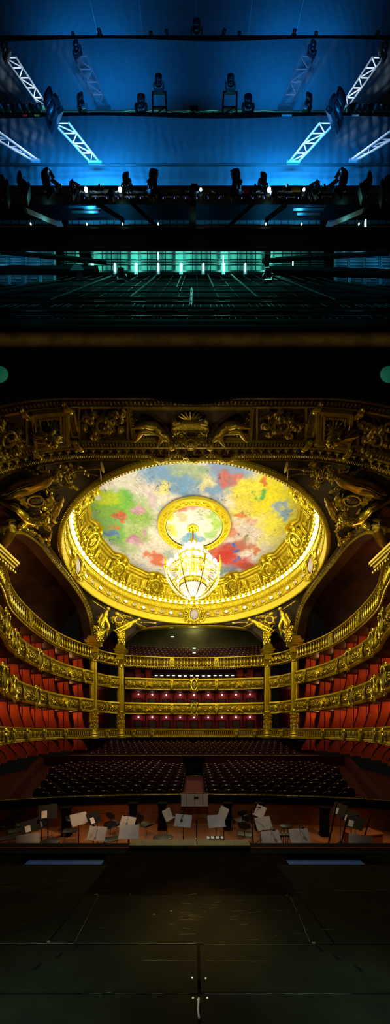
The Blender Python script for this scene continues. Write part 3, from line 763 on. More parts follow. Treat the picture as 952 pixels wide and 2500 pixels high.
def balcony(side, lev, u0=0, u1=None):
    p = PATHS[side]; u1 = p.L if u1 is None else u1
    z0, z1 = LEV[lev]; z0 += EYE; z1 += EYE; H = z1 - z0; rng = random.Random(lev * 17 + len(side) * 101)
    mid = p.at((u0 + u1) / 2)[0]
    nm = {1: 'carved_parapet', 2: 'balcony_front', 3: 'balcony_front', 4: 'balustrade'}[lev]
    desc = {1: 'gilded low parapet with pierced arcade', 2: 'gilded balcony front with shields and foliage', 3: 'gilded balcony front with shields and foliage', 4: 'gilded baluster parapet'}[lev]
    r = thing(nm, '%s of the %s tier %s' % (desc, TIER[lev], SIDE[side]), 'balcony', (mid.x, mid.y, z0), 'gilded balcony fronts')
    kv = H / 1.1 if lev in (2, 3) else 1.0; fn0 = p.F(z0); du = .3; H = 1.1 if lev in (2, 3) else H
    fn = lambda u, v, w: fn0(u, v * kv, w)
    def sw(prof, name, mt, sm=40):
        m = MB(); p.sweep(m, [(w_, v_ * kv) for w_, v_ in prof], z0, u0, u1, du); return put(m, name, mt, r, sm)
    small = 'small' in side
    if lev in (2, 3):
        sw([(-.30, 0), (.04, 0), (.13, .04), (.10, .10), (.15, .15), (.17, .20), (-.30, .20)], 'base_moulding', M['gold'])
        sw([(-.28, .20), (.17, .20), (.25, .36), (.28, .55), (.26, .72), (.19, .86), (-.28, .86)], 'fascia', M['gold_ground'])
        sw([(-.30, .86), (.20, .86), (.26, .90), (.29, .97), (.25, 1.03), (.20, 1.06), (.18, H), (-.22, H + .03), (-.30, H)], 'rail', M['gold'])
        m = MB(); n = int((u1 - u0) / .16)
        for i in range(n):
            u = u0 + (u1 - u0) * (i + .5) / n
            bead(m, u, .135, .05, lambda a, b, c: fn(a, b, c + .15), 5, 3)
        put(m, 'bead_row', M['gold_pol'], r)
        sur = lambda a, b, c: fn(a, b, c + .17 + .11 * max(0, sin(pi * min(1, max(0, (b - .18) / .70)))))
        if small: marks = [('c', (u0 + u1) / 2)]
        elif side == 'rear':
            L = u1 - u0
            marks = [('c', u0 + L * .5), ('f', u0 + L * .17), ('f', u0 + L * .83), ('k', u0 + L * .335), ('k', u0 + L * .665)]
        else:
            marks = []
            for y, t in ((14.2, 'c'), (15.6, 'k'), (17.3, 'c'), (19.2, 'k'), (21.6, 'c'), (23.6, 'k'), (26.2, 'f'), (28.2, 'k')):
                marks.append((t, p.u_of_y(y + (0 if lev == 2 else .5))))
        m = MB(); us = sorted([u for _, u in marks] + [u0, u1])
        for a, b in zip(us, us[1:]):
            if b - a > .9: rinceau(m, a + .32, b - .32, .26, .83, sur, .62, rng)
        put(m, 'scrollwork', M['gold_pol'], r, 50)
        for t, u in marks:
            if t == 'c':
                w, h = (.95, 1.25) if not small else (.7, .9)
                m = MB(); cartouche_frame(m, u, .52, w, h, lambda a, b, c: fn(a, b, c + .28), .09); o = put(m, 'cartouche', M['gold_pol'], r, 50)
                m = MB(); cartouche_face(m, u, .50, w * .62, h * .66, lambda a, b, c: fn(a, b, c + .29), .08); put(m, 'shield_face', M['shield'], o)
            elif t == 'f':
                m = MB()
                for k in range(11):
                    a = pi / 2 + (k - 5) * .30; leaf(m, u, .36, a, .62, .16, .09, 0, lambda a_, b, c: fn(a_, b, c + .27))
                scroll(m, u - .34, .28, .15, 1.5, 0, 1, .04, .06, lambda a_, b, c: fn(a_, b, c + .24), 14); scroll(m, u + .34, .28, .15, 1.5, pi, -1, .04, .06, lambda a_, b, c: fn(a_, b, c + .24), 14)
                m2 = MB(); m2.sph((0, 0, 0), (.15, .15, .1), 10, 6); m.merge(m2, lambda a_, b, c: fn(u + a_, .42 + b, c + .33)); put(m, 'shell_ornament', M['gold_pol'], r, 50)
            else:
                m = MB()
                m.strip([[fn(u + s * .17, v, w_) for s in (-1, -.6, 0, .6, 1)] for v, w_ in ((.02, .10), (.12, .24), (.3, .36), (.55, .37), (.75, .33), (.9, .33), (.98, .30))])
                for s in (-.11, .11): m.tube([fn(u + s, .1 + .8 * i / 6, .27 + .12 * sin(pi * i / 6)) for i in range(7)], .035, 5)
                rosette(m, u, .78, .14, 8, .06, lambda a_, b, c: fn(a_, b, c + .36)); leaf(m, u, .35, -pi / 2, .38, .2, .09, 0, lambda a_, b, c: fn(a_, b, c + .36))
                put(m, 'console', M['gold'], r, 50)
    elif lev == 4:
        sw([(-.25, 0), (.10, 0), (.20, .05), (.15, .12), (.18, .20), (.10, .24), (-.25, .24)], 'base_moulding', M['gold_orn'])
        sw([(-.2, H - .16), (.14, H - .16), (.20, H - .11), (.20, H - .04), (.14, H), (-.2, H)], 'rail', M['gold'])
        sw([(-.24, .24), (-.20, .24), (-.20, H - .16), (-.24, H - .16)], 'backing', M['gold_old'], 0)
        m = MB(); n = int((u1 - u0) / .24)
        for i in range(n):
            u = u0 + (u1 - u0) * (i + .5) / n
            m.box(Vector(fn(u, -.05, .06)), (.09, .09, .09))
        put(m, 'dentil_row', M['gold'], r, 0)
        if small:
            m = MB(); rinceau(m, u0 + .1, u1 - .1, .26, H - .18, lambda a, b, c: fn(a, b, c + .02), .5, rng); put(m, 'scrollwork', M['gold_pol'], r, 50)
        else:
            L = u1 - u0; med = [u0 + L * .335, u0 + L * .665] if side == 'rear' else [p.u_of_y(16.5), p.u_of_y(20.8), p.u_of_y(25.3)]
            n = int(L / (.40 if side == 'rear' else .34)); hh = H - .40
            pr = [(.06, 0), (.06, .05), (.035, .10), (.085, .26), (.09, .34), (.05, .50), (.035, .62), (.06, .68), (.04, .72), (.065, .80), (.065, hh)]
            pr = [(a, b * hh / .85 if b != hh else hh) for a, b in pr]; base = None
            for i in range(n):
                u = u0 + L * (i + .5) / n
                if any(abs(u - q) < .28 for q in med): continue
                c = Vector(fn(u, .24, -.02)); o_ = ORG[r.name]
                if base is None:
                    m = MB(); m.lathe(pr, (0, 0, 0), 10); base = put(m, 'baluster', M['gold_pol'], None); base.parent = r; base.location = c - o_
                else:
                    b2 = base.copy(); COL.objects.link(b2); b2.location = c - o_
            for u in med:
                m = MB(); m.strip([[fn(u + s, v, w_) for s, w_ in ((-.24, -.1), (-.24, .12), (.24, .12), (.24, -.1))] for v in (.2, H - .1)], closed_prof=True, caps=True); o = put(m, 'pedestal', M['gold'], r, 0)
                m = MB(); cartouche_frame(m, u, .55, .6, .85, lambda a, b, c: fn(a, b, c + .12), .06); put(m, 'cartouche', M['gold_pol'], o, 50)
                m = MB(); cartouche_face(m, u, .55, .55, .7, lambda a, b, c: fn(a, b, c + .14), .05); put(m, 'shield_face', M['shield'], o)
    else:
        sw([(-.25, 0), (.06, 0), (.14, .04), (.12, .10), (.16, .14), (.12, .20), (.06, .24), (-.25, .24)], 'base_moulding', M['gold_fine'])
        sw([(-.2, .24), (.02, .24), (.02, H - .22), (-.2, H - .22)], 'panel', M['dark_red'], 0)
        sw([(-.25, H - .22), (.06, H - .22), (.13, H - .16), (.17, H - .08), (.13, H - .03), (-.25, H)], 'rail', M['gold'])
        m = MB(); st = .235; n = int((u1 - u0) / st); va, vb = .25, H - .22; hm = vb - va
        for i in range(n):
            u = u0 + (u1 - u0) * (i + .5) / n; q = MB()
            q.tube([(u + .085 * cos(2 * pi * k / 14), va + hm * .5 + hm * .42 * sin(2 * pi * k / 14), .05) for k in range(14)], .024, 5, closed=True)
            q.sph((u + st / 2, va + hm * .5, .05), (.032, .10, .04), 6, 4); q.sph((u + st / 2, va + hm * .18, .05), .034, 6, 4); q.sph((u + st / 2, va + hm * .82, .05), .034, 6, 4)
            q.tube([(u + st / 2, va, .04), (u + st / 2, vb, .04)], .017, 4)
            m.merge(q, fn)
        put(m, 'pierced_arcade', M['gold'], r, 50)
        m = MB(); n = int((u1 - u0) / .15)
        for i in range(n): bead(m, u0 + (u1 - u0) * (i + .5) / n, H - .19, .035, lambda a, b, c: fn(a, b, c + .10), 5, 3)
        put(m, 'bead_row', M['gold_pol'], r)
        if side == 'rear': us = [u0 + 1.0, u0 + 3.2, u1 - 3.2, u1 - 1.0]
        elif small: us = [(u0 + u1) / 2]
        else: us = [p.u_of_y(y) for y in (14.9, 17.6, 20.0, 23.0, 26.4)]
        for u in us:
            m = MB()
            m.strip([[fn(u + s * k, v, w_ + .05 * (1 - abs(s))) for s in (-1, -.5, 0, .5, 1)] for v, w_, k in ((-.12, .10, .03), (.0, .20, .07), (.2, .28, .13), (.45, .30, .17), (.62, .27, .18))]); o = put(m, 'bracket_shield', M['shield'], r, 60)
            m = MB()
            for s in (-1, 1):
                scroll(m, u + s * .16, .80, .13, 1.5, pi / 2, -s, .035, .05, lambda a, b, c: fn(a, b, c + .22), 14); leaf(m, u + s * .19, .68, -pi / 2 - s * .1, .58, .10, .07, -s * .1, lambda a, b, c: fn(a, b, c + .20))
            rosette(m, u, .86, .13, 8, .06, lambda a, b, c: fn(a, b, c + .25)); put(m, 'bracket_scrolls', M['gold_pol'], o, 50)
    return r

for side in ('left', 'right', 'left small', 'right small', 'rear'):
    for lev in (1, 2, 3, 4): balcony(side, lev)

# ---- floors, back walls and ceilings of the tiers
def tiers():
    k = 0
    for side, w in (('left', 2.9), ('right', 2.9), ('left small', 2.2), ('right small', 2.2), ('rear', 2.7)):
        p = PATHS[side]; nm = side.replace(' ', '_')
        for lev in (1, 2, 3, 4):
            z0 = LEV[lev][0] + EYE
            m = MB(); p.sweep(m, [(-w - .2, -.02), (.0, -.02), (.0, .12), (-w - .2, .12)], z0); struct(m, 'floor_tier_' + nm, M['brown'] if lev == 4 else M['dark_red'], 0)
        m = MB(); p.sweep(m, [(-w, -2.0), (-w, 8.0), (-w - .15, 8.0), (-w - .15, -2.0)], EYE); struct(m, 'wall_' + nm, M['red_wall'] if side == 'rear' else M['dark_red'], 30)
        # upper gallery back wall and painted vault
        mt = M['olive_vault'] if side == 'rear' else M['mural_dark']
        d = 7.0 if side == 'rear' else 4.6
        if 'small' in side: d = 2.4
        m = MB(); top = 14.4
        p.sweep(m, [(-d, 8.0), (-d, 11.2), (-d + .8, 12.4), (-d + 2.2, 13.2), (-.2, top), (-.2, top + .2), (-d - .3, top + .2), (-d - .3, 8.0)] if side != 'rear' else [(-d, 8.0), (-d, 11.8), (-d + .8, 12.9), (-d + 2.2, 13.5), (-2.5, 13.6), (-2.5, 13.8), (-d - .3, 13.8), (-d - .3, 8.0)], EYE, du=.6); struct(m, 'wall_upper_' + nm, mt, 40)
        m = MB(); p.sweep(m, [(-d, 7.95), (0, 7.95), (0, 8.1), (-d, 8.1)], EYE); struct(m, 'floor_upper_' + nm, M['dark_red'], 0)
        if side in ('left', 'right'):
            m = MB(); p.sweep(m, [(-1.5, 8.1), (-1.5, 9.75), (-1.62, 9.75), (-1.62, 8.1)], EYE, p.u_of_y(23.5), p.L - .3); tag(put(m, 'gallery_bench_back', M['red'], smooth=30), 'red padded bench back behind the %s top gallery balustrade' % side, 'bench')
tiers()

# ---- box partitions with curtains along both side walls
def partitions():
    for side in ('left', 'right'):
        p = PATHS[side]
        for tier, (f, c, back) in {'stalls': (-2.0, -.80, .1), 'lower': (-.66, 2.0, 0), 'middle': (2.15, 4.98, 0), 'upper': (5.13, 7.70, 0)}.items():
            us = [p.L - .55 - i * 1.72 for i in range(10)]
            for i, u in enumerate(us):
                if u < .4: continue
                pp, tg, nm = p.at(u); H = c - f; z = f + EYE
                lb = 'red damask box partition of the %s row on the %s, %s from the columns' % (tier, side, ORD[i])
                r = thing('box_partition', lb, 'partition', (pp.x, pp.y, z), 'red box partitions of the %s row, %s side' % (tier, side))
                poly = [(-.32, 0), (-.32, H * .30), (-.40, H * .38), (-.62, H * .62), (-.74, H * .80), (-.78, H), (-2.05, H), (-2.05, 0)]
                if tier == 'stalls': poly = [(-.2, 0), (-.2, H * .2), (-.35, H * .5), (-.75, H * .85), (-1.0, H), (-2.05, H), (-2.05, 0)]
                def fr(a, b, t):
                    return (pp.x + nm.x * a + tg.x * t, pp.y + nm.y * a + tg.y * t, z + b)
                m = MB(); m.prism(poly, -.04, .04, fr); put(m, 'panel', M['red'], r, 0)
                m = MB(); m.tube([fr(a, b, 0) for a, b in poly[1:6]], .05, 6); put(m, 'edge_roll', M['dark_red'], r)
                m = MB(); n = 14; sgn = 1 if tg.y < 0 else -1
                m.grid(lambda a, b: fr(-1.35 - a * .75 * (1 - .45 * sin(pi * min(1, (1 - b) * 1.1)) ** 2), b * H * .98, sgn * (.14 + .07 * sin(a * 6.5 * pi) * (1 - .2 * b))), n * 2, 6); put(m, 'curtain', M['curtain'], r, 60)
                if tier != 'stalls':
                    m = MB(); m.grid(lambda a, b: fr(-.2 - .5 * b, H * .30 + .07 * sin(pi * b), sgn * (.2 + a * 1.25)), 6, 5); put(m, 'arm_cushion', M['dark_red'], r, 60)
partitions()

def rear_boxes():
    p = PATHS['rear']; n = 9
    for tier, f, c, ly in (('lower', -.66, 2.0, 1.78), ('middle', 2.15, 4.98, 4.74)):
        for i in range(n + 1):
            u = p.L * (.045 + .91 * i / n); pp, tg, nm = p.at(u); z = f + EYE; H = c - f
            fr = lambda a, b, t: (pp.x + nm.x * a + tg.x * t, pp.y + nm.y * a + tg.y * t, z + b)
            r = thing('box_divider', 'crimson divider of the %s rear boxes, %s from the left' % (tier, ORD[i]), 'partition', (pp.x, pp.y, z), 'crimson dividers of the %s rear boxes' % tier)
            m = MB(); m.prism([(-.4, 0), (-.4, H * .32), (-.75, H * .6), (-.85, H), (-2.6, H), (-2.6, 0)], -.05, .05, fr); put(m, 'panel', M['red_wall'], r, 0)
            m = MB(); m.tube([fr(a, b, 0) for a, b in ((-.4, H * .3), (-.75, H * .6), (-.85, H))], .07, 6); put(m, 'edge_roll', M['dark_red'], r)
        for i in range(n):
            u = p.L * (.045 + .91 * (i + .5) / n); pp, tg, nm = p.at(u)
            fr = lambda a, b, t: (pp.x + nm.x * a + tg.x * t, pp.y + nm.y * a + tg.y * t, EYE + b)
            r = thing('box_lamp', 'glowing globe lamp in the %s row of rear boxes, %s from the left' % (tier, ORD[i]), 'lamp', fr(-2.58, ly, 0), 'wall lamps of the rear boxes')
            m = MB(); m.sph(fr(-2.30, ly, 0), .085, 10, 6); put(m, 'globe', M['boxlamp'], r)
            m = MB(); m.tube([fr(-2.6, ly - .12, 0), fr(-2.38, ly - .14, 0), fr(-2.30, ly - .07, 0)], .02, 5); put(m, 'bracket', M['gold'], r)
            q = bpy.data.lights.new('box_lamp_light', 'POINT'); q.energy = LB; q.color = (1, .42, .38); q.shadow_soft_size = .09
            lo = bpy.data.objects.new('box_lamp_light', q); COL.objects.link(lo); lo.location = Vector(fr(-2.05, ly - .02, 0))
            m = MB(); zf = f
            m.prism([(-.42, zf), (.42, zf), (.42, zf + 2.0), (-.42, zf + 2.0)], -2.62, -2.56, lambda a, b, w: fr(w, b, a)); o = struct(m, 'door_%d' % (i + 1 + (0 if tier == 'lower' else 9)), M['door'], 0)
            m = MB()
            for a in (-.47, .47): m.box(Vector(fr(-2.55, zf + 1.02, a)), (.08, .06, 2.1))
            m.box(Vector(fr(-2.55, zf + 2.06, 0)), (1.02, .06, .09)); struct(m, 'trim_%d' % (20 + i + (0 if tier == 'lower' else 9)), M['dark_red'], 0)
    # glazed control rooms of the third tier
    u0, u1 = p.L * .2, p.L * .8; z = EYE + 5.2; H = 2.5
    for i in range(7):
        a0 = u0 + (u1 - u0) * i / 7; a1 = u0 + (u1 - u0) * (i + 1) / 7; fn = p.F(z); c = fn((a0 + a1) / 2, 0, -1.2)
        r = thing('control_window', 'dark glazed window with bright lamps, third tier rear, %s from the left' % ORD[i], 'window', c, 'glazed windows of the third tier')
        m = MB()
        for a, b, x, y in ((a0, a1, 0, 1.42), (a0, a1, 2.32, H), (a0, a0 + .08, 0, H), (a1 - .08, a1, 0, H)):
            m.prism([(a, x), (b, x), (b, y), (a, y)], -1.25, -1.12, fn)
        put(m, 'frame', M['dark_red'], r, 0)
        m = MB(); m.prism([(a0 + .08, 1.42), (a1 - .08, 1.42), (a1 - .08, 2.32), (a0 + .08, 2.32)], -1.9, -1.85, fn); put(m, 'dark_interior', M['glass_dark'], r, 0)
        for t in (.28, .75):
            m = MB(); m.box(Vector(fn(a0 + (a1 - a0) * t, 1.92 + .04 * (i % 2), -1.6)), (.34, .08, .075)); put(m, 'strip_lamp', M['screen_on'], r, 0)
        m = MB(); m.prism([(a0 + .1, 1.44), (a1 - .1, 1.44), (a1 - .1, 1.50), (a0 + .1, 1.50)], -1.5, -1.1, fn); put(m, 'desk_top', M['door'], r, 0)
    for s in (-1, 1):
        for j in range(2):
            u = p.L * (.5 + s * (.335 + .075 * j)); fn = p.F(z)
            m = MB(); m.grid(lambda a, b: fn(u + (a - .5) * .75 * (.55 + .45 * abs(2 * b - .9)), b * H, -1.2 + .07 * sin(a * 7 * pi)), 24, 5)
            tag(put(m, 'gallery_curtain', M['curtain'], smooth=60), 'gathered red curtain beside the glazed windows, %s of the %s pair' % ('inner' if j == 0 else 'outer', 'left' if s < 0 else 'right'), 'curtain', 'red curtains of the third tier')
    # amphitheatre seats above the top balustrade
    ms = {'seat': MB(), 'plate': MB()}
    for rr in range(5):
        n_ = 30 + rr
        for k in range(n_):
            u = p.L * (k + .5) / n_
            if abs(u / p.L - .5) < .025: continue
            pp, tg, nm = p.at(u); w = -1.0 - rr * .85; rz = atan2(nm.y, nm.x) + pi / 2; R = Matrix.Rotation(rz, 3, 'Z'); z = EYE + 8.55 + rr * .52
            for nme, vs, fs in SEAT_PARTS:
                ms['plate' if nme == 'number_plate' else 'seat'].add([R @ v + Vector((pp.x + nm.x * w, pp.y + nm.y * w, z)) for v in vs], fs)
    ro = thing('amphitheatre_seat_block', 'tiny dark red seats in steep rows above the rear top balustrade', 'seats', (0, 36, 10), kind='stuff')
    put(ms['seat'], 'seat_mass', M['seat'], ro, 50); put(ms['plate'], 'number_dot_mass', M['plate'], ro, 50)
    for ch in ro.children: ch['kind'] = 'stuff'
    m = MB()
    for rr in range(6): p.sweep(m, [(-.55 - rr * .85, 8.0), (-.55 - rr * .85, 8.55 + rr * .52), (-.55 - (rr + 1) * .85, 8.55 + rr * .52), (-.55 - (rr + 1) * .85, 8.0)], EYE, du=.8)
    struct(m, 'floor_amphitheatre', M['dark_red'], 0)
    for zz, lb in ((9.95, 'lower'), (10.75, 'upper')):
        c = p.at(p.L * .5)[0]; m = MB(); m.box((c.x, c.y + 1.0 + (zz - 9.9), EYE + zz), (.34, .05, .11)); tag(put(m, 'aisle_light', M['sign_on'], smooth=0), '%s small white aisle light among the seats above the rear balustrade' % lb, 'light')
    m = MB(); m.box((c.x - 3.0, 38.4, EYE + 13.0), (.4, .06, .1)); tag(put(m, 'exit_sign', M['sign_on'], smooth=0), 'small pale lit sign on the dark vault, left of centre', 'sign')
    m = MB(); m.box((c.x - 1.0, 38.4, EYE + 13.0), (.07, .06, .2)); tag(put(m, 'blue_pilot_light', M['blue_glow'], smooth=0), 'small blue pilot light on the dark rear vault', 'light')
    # pilaster strips and small gold lamps on the amphitheatre wall
    for i in range(6):
        u = p.L * (i + .5) / 6; fn = p.F(EYE); m = MB(); m.prism([(u - .25, 9), (u + .25, 9), (u + .25, 12.4), (u - .25, 12.4)], -6.9, -6.7, fn); leafm = MB()
        struct(m, 'trim_%d' % (50 + i), M['olive_vault'], 0)
    m = MB(); p.sweep(m, [(-6.95, 11.4), (-6.6, 11.45), (-6.6, 11.65), (-6.95, 11.7)], EYE); struct(m, 'trim_60', M['gold_old'], 0)
rear_boxes()

# ---- columns
def column(x, y, lb, side):
    r = thing('gilded_column', lb, 'column', (x, y, EYE - .8), 'gilded columns of the house')
    ze = lambda q: q + EYE
    m = MB(); m.lathe([(.0, -.8), (.60, -.8), (.60, -.55), (.52, -.45), (.55, -.3), (.48, -.2), (.46, .0)], (x, y, EYE), 24); put(m, 'base', M['gold'], r)
    m = MB(); m.lathe([(.46, 0), (.47, .1), (.45, .2), (.455, 2.1), (.50, 2.2), (.48, 2.32), (.44, 2.4)], (x, y, EYE), 28); o = put(m, 'drum', M['gold_orn'], r)
    m = MB()
    for k in range(10):
        a0 = 2 * pi * k / 10; fn = lambda u, v, w: (x + (.455 + w) * cos(a0 + u / .455), y + (.455 + w) * sin(a0 + u / .455), EYE + v)
        scroll(m, 0, .6, .12, 1.5, 0, 1, .025, .03, fn, 12); scroll(m, 0, 1.5, .12, 1.5, pi, -1, .025, .03, fn, 12); leaf(m, 0, .8, pi / 2, .5, .16, .05, 0, fn); leaf(m, 0, .3, pi / 2, .3, .14, .05, 0, fn); leaf(m, 0, 1.7, pi / 2, .35, .14, .05, 0, fn)
    put(m, 'drum_scrollwork', M['gold_pol'], o, 50)
    nf = 20; m = MB(); rings = []
    for t in range(9):
        z = 2.4 + (7.55 - 2.4) * t / 8; R_ = .425 - .055 * (t / 8) ** 1.5
        rings.append([(x + rr * cos(a), y + rr * sin(a), EYE + z) for k in range(nf * 4) for a, rr in [(2 * pi * k / (nf * 4), R_ * (1, .955, .93, .955)[k % 4])]])
    m.strip(rings, closed_prof=True); put(m, 'fluted_shaft', M['gold'], r, 30)
    m = MB(); m.lathe([(.39, 7.5), (.43, 7.55), (.39, 7.62), (.36, 7.7), (.40, 8.1), (.52, 8.42), (.0, 8.42)], (x, y, EYE), 20)
    for k in range(8):
        a0 = 2 * pi * k / 8
        for z_, L, off in ((7.65, .42, 0), (7.9, .42, pi / 8)):
            fn = lambda u, v, w: (x + (.40 + w + .35 * max(0, v - z_) ** 2 * 3) * cos(a0 + off + u / .4), y + (.40 + w + .35 * max(0, v - z_) ** 2 * 3) * sin(a0 + off + u / .4), EYE + v)
            leaf(m, 0, z_, pi / 2, L, .26, .09, 0, fn)
    for k in range(4):
        a = pi / 4 + k * pi / 2; c = Vector((x + .58 * cos(a), y + .58 * sin(a), EYE + 8.28)); d = Vector((cos(a), sin(a), 0))
        m.tube([c + d * (.15 * (1 - t / 16) * cos(t * .65)) + Vector((0, 0, .15 * (1 - t / 16) * sin(t * .65))) for t in range(15)], .05, 5)
    put(m, 'capital', M['gold_pol'], r, 50)
    m = MB()
    for z_, s, h in ((8.47, 1.16, .12), (8.62, .92, .22), (8.90, .86, .42), (9.2, .96, .14), (9.36, 1.12, .14), (9.50, 1.30, .12), (9.62, 1.44, .12)):
        m.box((x, y, EYE + z_), (s, s, h))
    R = None
    put(m, 'entablature', M['gold'], r, 0)
    m = MB(); n = 8
    for i in range(n):
        for s in (-1, 1):
            m.box((x + (i - 3.5) * .15, y + s * .56, EYE + 9.28), (.08, .08, .09)); m.box((x + s * .56, y + (i - 3.5) * .15, EYE + 9.28), (.08, .08, .09))
    put(m, 'dentils', M['gold'], r, 0)
    m = MB(); m.box((x, y, EYE + 9.84), (1.0, 1.0, .32)); m.box((x, y, EYE + 10.1), (.84, .84, .24)); put(m, 'plinth', M['gold'], r, 0)
    return r
for x, y, lb, s in ((-8.72, 33.1, 'gilded fluted column left of the rear boxes', -1), (8.72, 33.1, 'gilded fluted column right of the rear boxes', 1),
                    (-10.93, 30.2, 'gilded fluted column at the end of the left side balconies', -1), (10.93, 30.2, 'gilded fluted column at the end of the right side balconies', 1)):
    column(x, y, lb, s)

# ---- front piers at the picture's edges
def front_pier(s):
    nm = 'left' if s < 0 else 'right'
    r = thing('pier_entablature', 'gilded stepped cornice block of the front pier at the %s edge' % nm, 'cornice', (s * 10.9, 14.5, EYE + 8.5), 'front pier cornices')
    m = MB()
    for ze, ins, h in ((9.02, .30, .16), (9.2, .16, .14), (9.36, .06, .14), (9.50, .0, .14)):
        m.box((s * (10.9 + ins / 2), 14.55, EYE + ze), (2.0 - ins, 2.5 - 2 * ins, h))
    put(m, 'cornice', M['gold_yel'], r, 0)
    m = MB()
    for i in range(11): m.box((s * 10.04, 13.5 + i * .21, EYE + 8.90), (.10, .1, .12))
    put(m, 'dentils', M['gold'], r, 0)
    m = MB(); m.box((s * 11.3, 14.5, EYE + 8.72), (1.5, 1.9, .35)); put(m, 'architrave', M['gold_old'], r, 0)
    m = MB(); m.box((s * 12.4, 13.6, EYE + 3.5), (1.4, 1.5, 8.6)); struct(m, 'wall_pier_' + nm, M['gold_old'], 0)
    r2 = thing('scroll_console', 'gilded scroll console standing on the front pier cornice at the %s edge' % nm, 'console', (s * 10.5, 15.0, EYE + 9.6), 'scroll consoles on the front piers')
    m = MB(); X = lambda px, py, w=0: PZ(px if s < 0 else 948 - px, py, 10.4 - w)
    pts = [X(6, 1335), X(16, 1322), X(24, 1305), X(30, 1290), X(22, 1280), X(10, 1284), X(8, 1296), X(18, 1302)]
    m.tube(pts, [.16, .20, .22, .20, .18, .15, .12, .08], 10); put(m, 'scroll', M['gold_relief'], r2, 60)
    m = MB()
    for k in range(5):
        c = X(10 + k * 4, 1332 - k * 9); m.sph(c, (.14, .14, .2), 8, 5)
    put(m, 'leaf_knobs', M['gold_pol'], r2, 60)
front_pier(-1); front_pier(1)
# ================================================================== DOME
DX, DY = 0.0, 25.3
def ring_pt(phi, R, ze):            # phi measured from the rear of the house, positive to the right
    return (DX + R * sin(phi), DY + R * cos(phi), EYE + ze)
PH = 2.46                            # the front of the dome hides behind the proscenium vault

